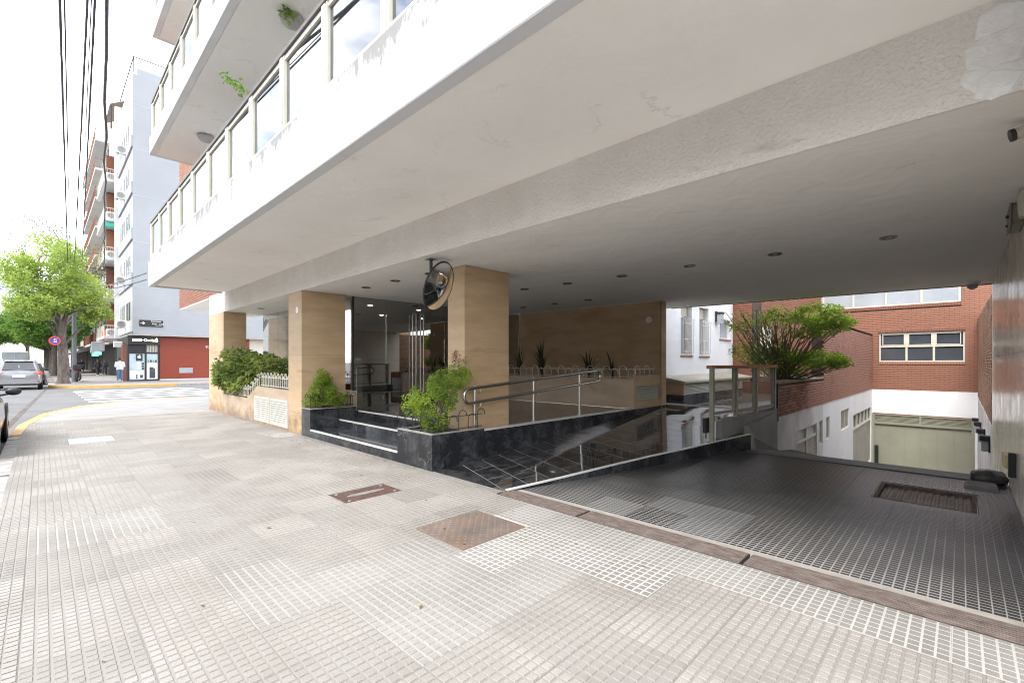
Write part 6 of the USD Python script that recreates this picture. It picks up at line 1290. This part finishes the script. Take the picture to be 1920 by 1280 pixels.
def car(name, label, mat, L=4.4, W=1.8, H=1.5, suv=0.0, cat='car', loc=(0, 0, 0), rotz=0, group=None, van=False):
    """built about the origin, nose towards +y, then placed"""
    t = thing(name, label, cat, loc, group, rotz=rotz); t.org = np.zeros(3)
    w = W / 2; zb = 0.22 + suv * 0.06; belt = 0.93 + suv * 0.13; hood = (0.86 + suv * 0.12) if not van else belt
    def sec(wf, z0, z1): return [(0, z0), (w * wf * 0.86, z0), (w * wf * 0.97, z0 + 0.10), (w * wf, z0 + 0.30), (w * wf * 0.985, z1 - 0.16), (w * wf * 0.93, z1 - 0.03), (w * wf * 0.84, z1), (0, z1 + 0.015)]
    h = L / 2
    stn = [(-h, sec(0.80, zb + 0.18, belt - 0.14)), (-h + 0.06, sec(0.90, zb + 0.06, belt - 0.03)), (-h + 0.28, sec(0.97, zb, belt)), (-h + 1.0, sec(1.0, zb, belt + 0.01)), (0, sec(1.0, zb - 0.02, belt)), (h - 1.35, sec(1.0, zb, belt - 0.02)),
           (h - 1.1, sec(0.99, zb, hood + 0.02)), (h - 0.45, sec(0.96, zb, hood - 0.07)), (h - 0.12, sec(0.88, zb + 0.02, hood - 0.17)), (h, sec(0.74, zb + 0.12, hood - 0.30))]
    part('body', loft(stn), mat, t, smooth=45)
    yb, yf = -h + (0.12 if suv or van else 0.55), h - 1.25; ry, rf = -h + (0.42 if suv or van else 0.95), h - (2.05 if not van else 1.5)
    def gs(y, wf, z): return (y, wf, z)
    stn = []
    for f in np.linspace(0, 1, 6):
        z = belt - 0.02 + (H - belt) * f; fw = 0.90 - 0.14 * f - 0.03 * f * f
        y0 = yb + (ry - yb) * f ** 1.15; y1 = yf + (rf - yf) * f ** 1.1
        stn.append((z, fw * w, y0, y1))
    V, F = [], []; n = 12
    for z, ww, y0, y1 in stn:
        c = 0.14
        V += [(ww, y0 + c, z), (ww, (y0 + y1) / 2, z), (ww, y1 - c, z), (ww - c * 0.8, y1, z), (0, y1 + 0.06, z), (-ww + c * 0.8, y1, z), (-ww, y1 - c, z), (-ww, (y0 + y1) / 2, z), (-ww, y0 + c, z), (-ww + c * 0.7, y0, z), (0, y0 - 0.05, z), (ww - c * 0.7, y0, z)]
    for i in range(len(stn) - 1):
        for k in range(n):
            a, b = i * n + k, i * n + (k + 1) % n; F += [(a, b, b + n), (a, b + n, a + n)]
    V.append((0, (stn[-1][2] + stn[-1][3]) / 2, H + 0.035)); c = len(V) - 1
    for k in range(n): F.append((c, (len(stn) - 1) * n + k, (len(stn) - 1) * n + (k + 1) % n))
    part('cabin', (np.array(V, float), np.array(F)), mat, t, smooth=40)
    # panes: patches of the cabin skin a few mm proud
    def at(f):
        z = belt - 0.02 + (H - belt) * f; return z, (0.90 - 0.14 * f - 0.03 * f * f) * w, yb + (ry - yb) * f ** 1.15, yf + (rf - yf) * f ** 1.1
    (za, wa, ra, fa_), (zc, wc, rc, fc_) = at(0.12), at(0.84)
    o = 0.008
    g = G().quad((-wa + 0.17, ra - 0.035, za), (wa - 0.17, ra - 0.035, za), (wc - 0.16, rc - 0.035, zc), (-wc + 0.16, rc - 0.035, zc)); V_, F_ = g.out()
    part('rear_window', G().hull(np.vstack([V_ + (0, -o - 0.012, 0), V_ + (0, 0.04, 0)])), m_cglass, t)
    g = G().quad((wa - 0.13, fa_ + 0.03, za), (-wa + 0.13, fa_ + 0.03, za), (-wc + 0.13, fc_ + 0.03, zc), (wc - 0.13, fc_ + 0.03, zc)); V_, F_ = g.out()
    part('windscreen', G().hull(np.vstack([V_ + (0, o + 0.012, 0), V_ + (0, -0.06, 0)])), m_cglass, t)
    for s in (-1, 1):
        ym = (rc + fc_) / 2 - 0.1
        for p0, p1, q0, q1 in ((ra + 0.30, ym - 0.04, rc + 0.28, ym - 0.04), (ym + 0.04, fa_ - 0.28, ym + 0.04, fc_ - 0.18)):
            V_ = np.array([(s * (wa + o), p0, za + 0.02), (s * (wa + o), p1, za + 0.02), (s * (wc + o), q1, zc), (s * (wc + o), q0, zc)])
            part('side_window', G().hull(np.vstack([V_, V_ - (s * 0.03, 0, 0)])), m_cglass, t)
        for yy in (-h + 0.82, h - 0.86):
            wl = part('wheel', G().cyl((s * (w - 0.20), yy, 0.33), (s * (w + 0.006), yy, 0.33), 0.33, 22), m_rubber, t, smooth=50)
            part('rim', G().cyl((s * (w + 0.0065), yy, 0.33), (s * (w + 0.014), yy, 0.33), 0.215, 16), m_wheel, wl); part('hub', G().cyl((s * (w + 0.0145), yy, 0.33), (s * (w + 0.02), yy, 0.33), 0.06, 10), m_dark, wl)
            g = G(); an = trimesh.creation.annulus(0.335, 0.40, 0.03, sections=24); v = trimesh.transformations.transform_points(an.vertices, trimesh.transformations.translation_matrix((s * (w - 0.008), yy, 0.34)) @ trimesh.transformations.rotation_matrix(math.pi / 2, (0, 1, 0))); part('wheel_arch', (v, an.faces), m_dark, t)
        mr = G(); ic = trimesh.creation.icosphere(2, 1.0); mr.add(ic.vertices * (0.105, 0.055, 0.07) + (s * (w + 0.11), h - 1.72, belt + 0.06), ic.faces); mr.tube([(s * (w - 0.08), h - 1.70, belt - 0.01), (s * (w + 0.05), h - 1.72, belt + 0.02)], 0.022, 6)
        part('mirror', mr, m_iron if mat is not PAINT.get('silver') else m_iron, t, smooth=50)
        zt = belt - 0.20
        tl = part('tail_light', G().hull([(s * w * 0.97, -h + 0.34, zt + 0.13), (s * w * 0.98, -h + 0.32, zt - 0.02), (s * w * 0.88, -h + 0.012, zt + 0.12), (s * w * 0.88, -h + 0.012, zt - 0.01), (s * w * 0.60, -h + 0.0, zt + 0.10), (s * w * 0.62, -h + 0.0, zt + 0.01), (s * w * 0.8, -h + 0.1, zt + 0.12), (s * w * 0.8, -h + 0.1, zt)]), m_redplastic, t)
        part('lens', G().hull([(s * w * 0.74, -h - 0.006, zt + 0.095), (s * w * 0.86, -h + 0.004, zt + 0.10), (s * w * 0.74, -h - 0.006, zt + 0.03), (s * w * 0.86, -h + 0.004, zt + 0.03), (s * w * 0.80, -h + 0.05, zt + 0.06)]), m_amber, tl)
        part('headlight', G().hull([(s * w * 0.90, h - 0.26, hood - 0.16), (s * w * 0.90, h - 0.26, hood - 0.26), (s * w * 0.72, h - 0.02, hood - 0.26), (s * w * 0.72, h - 0.02, hood - 0.33), (s * w * 0.5, h + 0.003, hood - 0.31), (s * w * 0.5, h + 0.003, hood - 0.35)]), m_frost, t)
        part('reflector', G().box(min(s * w * 0.60, s * w * 0.82), max(s * w * 0.60, s * w * 0.82), -h - 0.008, -h + 0.15, zb + 0.20, zb + 0.25), m_redplastic, t)
        if suv: part('roof_rail', G().tube([(s * wc * 0.88, rc + 0.15, H - 0.03), (s * wc * 0.9, rc + 0.35, H + 0.07), (s * wc * 0.9, fc_ - 0.4, H + 0.07), (s * wc * 0.88, fc_ - 0.2, H - 0.03)], 0.02, 6), m_alu, t)
    part('rear_bumper', G().hull([(x, y, z) for x, y in ((-w * 0.84, -h + 0.10), (w * 0.84, -h + 0.10), (-w * 0.72, -h - 0.05), (w * 0.72, -h - 0.05)) for z in (zb + 0.07, zb + 0.30)]), mat, t)
    part('lower_trim', G().hull([(x, y, z) for x, y in ((-w * 0.82, -h + 0.10), (w * 0.82, -h + 0.10), (-w * 0.66, -h - 0.035), (w * 0.66, -h - 0.035)) for z in (zb - 0.02, zb + 0.068)]), m_dark, t)
    part('number_plate', G().box(-0.24, 0.24, -h - 0.035, -h + 0.05, belt - 0.36, belt - 0.24, 0.004), m_whiteplastic, t)
    part('front_grille', G().box(-w * 0.42, w * 0.42, h - 0.05, h + 0.012, zb + 0.16, zb + 0.30), m_dark, t)
    if suv: part('exhaust', G().cyl((0.46, -h - 0.02, zb + 0.02), (0.46, -h + 0.2, zb + 0.02), 0.045, 12).cyl((-0.46, -h - 0.02, zb + 0.02), (-0.46, -h + 0.2, zb + 0.02), 0.045, 12), m_alu, t); part('spoiler', G().hull([(x, y, z) for x in (-wc + 0.14, wc - 0.14) for y, z in ((rc - 0.10, H - 0.045), (rc + 0.12, H - 0.01), (rc + 0.12, H + 0.03), (rc - 0.10, H - 0.02))]), mat, t)
    return t
RZ = -0.128
car('silver_suv', 'silver sport utility car with red tail lights stopped beyond the crossing', paint('silver_paint_look', (0.27, 0.27, 0.285), 0.28, 0.7), L=4.4, W=1.82, H=1.62, suv=1, loc=(-0.86, 39.0, RZ))
car('dark_car', 'dark glossy car parked at the near kerb, cut by the left edge of the picture', paint('dark_paint_look', (0.035, 0.03, 0.026), 0.12, 0.5), L=4.3, W=1.78, H=1.48, loc=(-1.36, 12.1, RZ))
blk = car('black_car', 'black parked car directly ahead of the silver sport utility car', paint('black_paint_look', (0.02, 0.02, 0.022), 0.2, 0.3), L=4.2, W=1.75, H=1.46, loc=(-0.72, 46.2, RZ), group='parked and waiting cars along the street')
wht = car('white_car', 'white car waiting in the middle of the street ahead', paint('white_paint_look', (0.70, 0.70, 0.70), 0.25, 0.0), L=4.2, W=1.75, H=1.48, loc=(-3.7, 52, RZ), group='parked and waiting cars along the street')
gry = car('grey_car', 'grey parked car, third in the row along the right kerb', paint('grey_paint_look', (0.20, 0.20, 0.21), 0.25, 0.5), L=4.3, W=1.78, H=1.46, loc=(-0.72, 57.4, RZ), group='parked and waiting cars along the street')
red = car('red_car', 'red car parked on the left side of the street far ahead', paint('red_paint_look', (0.45, 0.04, 0.03), 0.25, 0.2), L=4.2, W=1.75, H=1.45, loc=(-3.9, 66, RZ), group='parked and waiting cars along the street')
dup(blk, (-0.72, 51.8, RZ), 0, 'black parked car, second in the row along the right kerb')
dup(blk, (-0.72, 63, RZ), 0, 'black parked car, fourth in the row along the right kerb'); dup(wht, (-0.72, 68.8, RZ), 0, 'white parked car, fifth in the row along the right kerb'); dup(gry, (-0.72, 74.5, RZ), 0, 'grey parked car, sixth in the row along the right kerb')
dup(blk, (-3.8, 76, RZ), 0, 'black car in the middle lane behind the red car'); dup(gry, (-3.7, 90, RZ), 0, 'grey car in the middle lane far ahead'); dup(wht, (-6.7, 100, RZ), 0, 'white car in the left lane far ahead'); dup(red, (-6.8, 120, RZ), 0, 'small distant red car in the left lane'); dup(blk, (-3.7, 112, RZ), 0, 'small distant black car in the middle lane')
dup(wht, (-3.6, 130, RZ), 0, 'small distant white car in the middle lane')
t = thing('white_van', 'white box van seen above the roof of the silver car', 'van', (-1.9, 62, RZ)); o = np.array((-2.3, 84, RZ))
part('box', G().box(-3.4, -1.1, 82, 86.5, 0.5, 2.75, 0.05), m_whiteplastic, t); part('rear_doors', G().box(-3.3, -2.26, 81.97, 81.999, 0.6, 2.6).box(-2.24, -1.2, 81.97, 81.999, 0.6, 2.6), m_frost, t); part('cab', G().hull([(x, y, z) for x in (-3.2, -1.3) for y, z in ((86.51, 0.4), (88.3, 0.4), (88.3, 1.2), (87.6, 2.1), (86.51, 2.2))]), m_whiteplastic, t)
for x in (-3.3, -1.25):
    for y in (83, 87.6): part('wheel', G().cyl((x - 0.1, y, 0.28), (x + 0.1, y, 0.28), 0.38, 16), m_rubber, t)

# ---- motorcycles by the tree
mo = thing('motorcycle', 'dark motorcycle parked beside the tree trunk, nearer of two', 'motorcycle', (1.75, 45.5, 0), 'motorcycles parked by the tree'); mo.org = np.zeros(3)
for y in (-0.68, 0.68):
    tr_ = trimesh.creation.torus(0.26, 0.06, major_sections=20, minor_sections=8); v = trimesh.transformations.transform_points(tr_.vertices, trimesh.transformations.translation_matrix((0, y, 0.32)) @ trimesh.transformations.rotation_matrix(math.pi / 2, (0, 1, 0)))
    w = part('wheel', (v, tr_.faces), m_rubber, mo, smooth=True); part('hub', G().cyl((-0.05, y, 0.32), (0.05, y, 0.32), 0.07, 8), m_wheel, w)
part('engine', G().hull([(x, y, z) for x in (-0.14, 0.14) for y, z in ((-0.22, 0.25), (0.25, 0.25), (0.28, 0.6), (-0.25, 0.6))]), m_dark, mo); part('tank', G().hull([(x, y, z) for x in (-0.13, 0.13) for y, z in ((-0.05, 0.66), (0.42, 0.72), (0.38, 0.9), (0.02, 0.86))]), m_black, mo)
part('seat', G().hull([(x, y, z) for x in (-0.13, 0.13) for y, z in ((-0.72, 0.76), (-0.06, 0.70), (-0.06, 0.80), (-0.70, 0.86))]), m_rubber, mo); part('top_box', G().box(-0.22, 0.22, -1.1, -0.68, 0.88, 1.22, 0.04), m_black, mo)
part('fork', G().tube([(0.09, 0.70, 0.32), (0.09, 0.42, 0.95)], 0.025, 6).tube([(-0.09, 0.70, 0.32), (-0.09, 0.42, 0.95)], 0.025, 6), m_steel, mo); part('handlebar', G().tube([(-0.36, 0.26, 1.08), (-0.12, 0.40, 1.0), (0.12, 0.40, 1.0), (0.36, 0.26, 1.08)], 0.018, 6), m_black, mo)
ic = trimesh.creation.icosphere(2, 0.1); part('headlight', (ic.vertices + (0, 0.52, 0.88), ic.faces), m_frost, mo); part('tail_light', G().box(-0.07, 0.07, -0.80, -0.74, 0.72, 0.80), m_redplastic, mo)
dup(mo, (1.6, 48.0, 0), 0.5, 'dark motorcycle parked beyond the first one by the pole')

# ---- people
def ball(p, r, n=14): return m3.Manifold.sphere(r, n).translate(tuple(map(float, p)))
def bone(p, r, q, s, n=14): return m3.Manifold.batch_hull([ball(p, r, n), ball(q, s, n)])
def person(label, loc, rotz, shirt, trousers, hair, group=None, hands_front=True, stride=0.0, h=1.72):
    t = thing('person', label, 'person', loc, group, rotz=rotz); t.org = np.zeros(3); k = h / 1.72
    P = lambda *a: tuple(np.array(a) * k)
    sk = [bone(P(0, 0.01, 1.44), 0.055, P(0, 0.02, 1.52), 0.052), bone(P(0, 0.025, 1.60), 0.082, P(0, 0.015, 1.645), 0.088), bone(P(0, 0.06, 1.54), 0.05, P(0, 0.04, 1.6), 0.07), bone(P(0, 0.115, 1.575), 0.012, P(0, 0.105, 1.60), 0.010), ball(P(-0.088, 0.01, 1.59), 0.022), ball(P(0.088, 0.01, 1.59), 0.022)]
    for s in (-1, 1):
        sh, el, wr = P(s * 0.19, 0, 1.39), P(s * 0.25, -0.03, 1.12), (P(s * 0.16, 0.20, 1.08) if hands_front else P(s * 0.26, 0.06, 0.88))
        sk += [bone(sh, 0.05, el, 0.04), bone(el, 0.04, wr, 0.028)]
        d = np.array(wr) - np.array(el); d /= np.linalg.norm(d); pc = np.array(wr) + d * 0.06
        sk.append(bone(wr, 0.027, pc, 0.03))
        sd = np.cross(d, (0, 0, 1.0)); sd /= max(np.linalg.norm(sd), 1e-6)
        for f in range(4):
            b0 = pc + d * 0.03 + sd * (f - 1.5) * 0.018; b1 = b0 + d * (0.035, 0.042, 0.040, 0.03)[f]; b2 = b1 + d * 0.02 - np.array((0, 0, 0.018)); sk += [bone(b0, 0.0095, b1, 0.009, 8), bone(b1, 0.009, b2, 0.008, 8)]
        sk.append(bone(pc - d * 0.01 + sd * 0.03 * -s, 0.011, pc + d * 0.035 + sd * 0.055 * -s, 0.009, 8))
    m_ = m3.Manifold.batch_boolean(sk, m3.OpType.Add).to_mesh(); part('body', (m_.vert_properties[:, :3], m_.tri_verts), M('skin_look', (0.42, 0.26, 0.19), rough=0.55) if not stage.GetPrimAtPath(LK + 'skin_look') else UsdShade.Material.Get(stage, LK + 'skin_look'), t, smooth=60)
    tp = [bone(P(0, 0, 1.0), 0.145, P(0, 0, 1.2), 0.15), m3.Manifold.batch_hull([ball(P(-0.12, 0, 1.0), 0.08), ball(P(0.12, 0, 1.0), 0.08), ball(P(-0.15, 0, 1.36), 0.075), ball(P(0.15, 0, 1.36), 0.075), ball(P(0, 0, 1.43), 0.07)]), m3.Manifold.batch_hull([ball(P(-0.11, 0, 0.90), 0.085), ball(P(0.11, 0, 0.90), 0.085), ball(P(-0.12, 0, 1.0), 0.085), ball(P(0.12, 0, 1.0), 0.085)])]
    for s in (-1, 1):
        sh, el, wr = np.array(P(s * 0.19, 0, 1.38)), np.array(P(s * 0.25, -0.03, 1.12)), np.array(P(s * 0.16, 0.20, 1.08) if hands_front else P(s * 0.26, 0.06, 0.88)); tp += [bone(sh, 0.075, el, 0.056), bone(el, 0.056, el + (wr - el) * 0.85, 0.042)]
    m_ = m3.Manifold.batch_boolean(tp, m3.OpType.Add).to_mesh(); part('shirt', (m_.vert_properties[:, :3], m_.tri_verts), shirt, t, smooth=60)
    tr = [m3.Manifold.batch_hull([ball(P(-0.09, 0, 0.88), 0.088), ball(P(0.09, 0, 0.88), 0.088)])]; so = []
    for s in (-1, 1):
        hp, kn, an = P(s * 0.095, 0, 0.86), P(s * 0.105, 0.03 + s * stride * 0.5, 0.47), P(s * 0.11, -0.02 + s * stride, 0.10); tr += [bone(hp, 0.092, kn, 0.062), bone(kn, 0.062, an, 0.05)]
        so.append(m3.Manifold.batch_hull([ball(np.array(an) + (0, -0.04, -0.05), 0.045), ball(np.array(an) + (0, 0.13, -0.062), 0.038), ball(np.array(an) + (0, 0, -0.01), 0.045)]))
    m_ = m3.Manifold.batch_boolean(tr, m3.OpType.Add).to_mesh(); part('trousers', (m_.vert_properties[:, :3], m_.tri_verts), trousers, t, smooth=60)
    for q in so: m_ = q.to_mesh(); part('shoe', (m_.vert_properties[:, :3], m_.tri_verts), m_beige, t, smooth=60)
    m_ = (bone(P(0, 0.0, 1.625), 0.094, P(0, 0.0, 1.66), 0.088) - m3.Manifold.cube((0.4, 0.2, 0.4), True).translate(P(0, 0.145, 1.55))).to_mesh(); part('hair', (m_.vert_properties[:, :3], m_.tri_verts), hair, t, smooth=60)
    for s in (-1, 1): part('eye', (trimesh.creation.icosphere(1, 0.012).vertices + P(s * 0.032, 0.098, 1.61), trimesh.creation.icosphere(1, 0.012).faces), m_black, t)
    part('mouth', G().box(-0.022 * k, 0.022 * k, 0.106 * k, 0.112 * k, 1.542 * k, 1.548 * k), m_redplastic, t)
    return t
m_shirt = M('pale_blue_shirt_look', (0.55, 0.60, 0.72), (0.66, 0.70, 0.80), scale=20, rough=0.8); m_jean = M('blue_jeans_look', (0.06, 0.12, 0.24), (0.10, 0.18, 0.32), scale=10, rough=0.85)
m_dk = M('dark_clothes_look', (0.02, 0.02, 0.024), (0.035, 0.035, 0.04), scale=8, rough=0.85); m_hair = M('dark_hair_look', (0.04, 0.03, 0.025), rough=0.7)
person('person in a pale blue shirt and blue jeans standing with back turned beside the shop', (3.85, 42.3, 0), 0.1, m_shirt, m_jean, m_hair)
pd = person('person in dark clothes walking on the far pavement, left of a pair', (4.05, 63.5, 0), 0.3, m_dk, m_dk, m_hair, hands_front=False, stride=0.15)
dup(pd, (4.55, 63.2, 0), -0.2, 'person in dark clothes walking on the far pavement, right of a pair')
dup(pd, (3.7, 82, 0), 2.9, 'distant person in dark clothes standing near the striped canopy'); dup(pd, (3.0, 78, 0), 3.3, 'distant person in dark clothes by the last shop sign')

# ---- pole, round sign, overhead cables
t = thing('utility_pole', 'dark metal pole beside the forked street tree carrying the overhead cables', 'pole', (1.62, 44.8, 0))
part('shaft', G().tube([(1.62, 44.8, -0.02), (1.62, 44.8, 8.9)], [0.14, 0.10], 12), M('pole_look', (0.13, 0.14, 0.15), rough=0.6), t, smooth=50)
part('arm', G().tube([(1.62, 44.8, 8.3), (3.6, 44.7, 8.1)], 0.04, 6), m_dark, t)
for k, x in enumerate((1.75, 2.4, 3.1)): part('insulator', G().cyl((x, 44.75, 8.28 - 0.09 * (x - 1.6)), (x, 44.75, 8.42 - 0.09 * (x - 1.6)), 0.05, 8), m_cream, t)
t = thing('no_parking_sign', 'round red and blue parking prohibition sign half hidden by the tree trunk', 'road sign', (0.82, 43.2, 2.7))
def ydisc(x, y, z, r, th, mat, nm, ri=None, n=24):
    m_ = trimesh.creation.annulus(ri, r, th, sections=n) if ri else trimesh.creation.cylinder(r, th, sections=n)
    return part(nm, (trimesh.transformations.transform_points(m_.vertices, trimesh.transformations.translation_matrix((x, y, z)) @ trimesh.transformations.rotation_matrix(math.pi / 2, (1, 0, 0))), m_.faces), mat, t)
sx = 0.60
ydisc(sx, 41.40, 2.78, 0.22, 0.01, M('sign_blue_look', (0.03, 0.08, 0.40), rough=0.4), 'blue_field'); ydisc(sx, 41.392, 2.78, 0.29, 0.012, m_redplastic, 'red_ring', ri=0.215)
text_y('E', 0.22, sx - 0.07, 2.67, 41.392, t, m_whiteplastic)
part('slash', G().hull([(sx + a, y, 2.78 + a + b) for a in (-0.15, 0.15) for b in (-0.025, 0.025) for y in (41.378, 41.384)]), m_redplastic, t)
part('strap', G().cyl((sx, 41.41, 2.78), (0.85, 41.85, 2.78), 0.02, 6), m_dark, t)
wires = [((0.216, 10.861, 7.5), (1.30, 44.7, 8.05), 0.020, 'thick black overhead cable, leftmost of the bundle'), ((0.272, 10.803, 7.5), (1.42, 44.7, 8.15), 0.011, 'thin grey overhead wire right of the leftmost cable'), ((0.542, 10.527, 7.5), (1.62, 44.7, 8.2), 0.018, 'dark overhead cable in the middle of the bundle'),
         ((0.63, 10.437, 7.5), (2.0, 44.7, 8.25), 0.018, 'dark overhead cable just right of the middle one'), ((0.592, 10.48, 7.6), (1.9, 44.7, 8.5), 0.008, 'thin wire between the two middle cables'), ((0.70, 9.457, 7.0), (3.2, 44.6, 8.6), 0.026, 'thick knotted black cable, rightmost of the bundle')]
for a, b, r, lb in wires:
    a, b = np.array(a), np.array(b); d = b - a; s0 = a - d * 0.45; pts = [s0 + (b - s0) * f + np.array((0, 0, -0.12 * math.sin(math.pi * min(1, max(0, (f - 0.31) / 0.69))))) for f in np.linspace(0, 1, 24)]
    if r > 0.024: pts = [p + np.array((0.03 * math.sin(9 * i), 0, 0.03 * math.cos(7 * i))) for i, p in enumerate(pts)]
    solo('overhead_cable', G().tube(pts, r, 6), m_iron, lb, 'cable', loc=tuple(a), group='overhead cables along the street', smooth=True)
for z0, z1, lb in ((7.5, 3.56, 'upper of two cables crossing to the balcony corner'), (7.3, 3.40, 'lower of two cables crossing to the balcony corner')):
    a, b = np.array((1.62, 44.8, z0)), np.array((1.80, 14.35, z1 + 0.03)); pts = [a + (b - a) * f + np.array((0, 0, -0.5 * math.sin(math.pi * f))) for f in np.linspace(0, 1, 16)]
    solo('crossing_cable', G().tube(pts, 0.014, 6), m_iron, lb, 'cable', loc=tuple(a), group='cables crossing to the balcony', smooth=True)
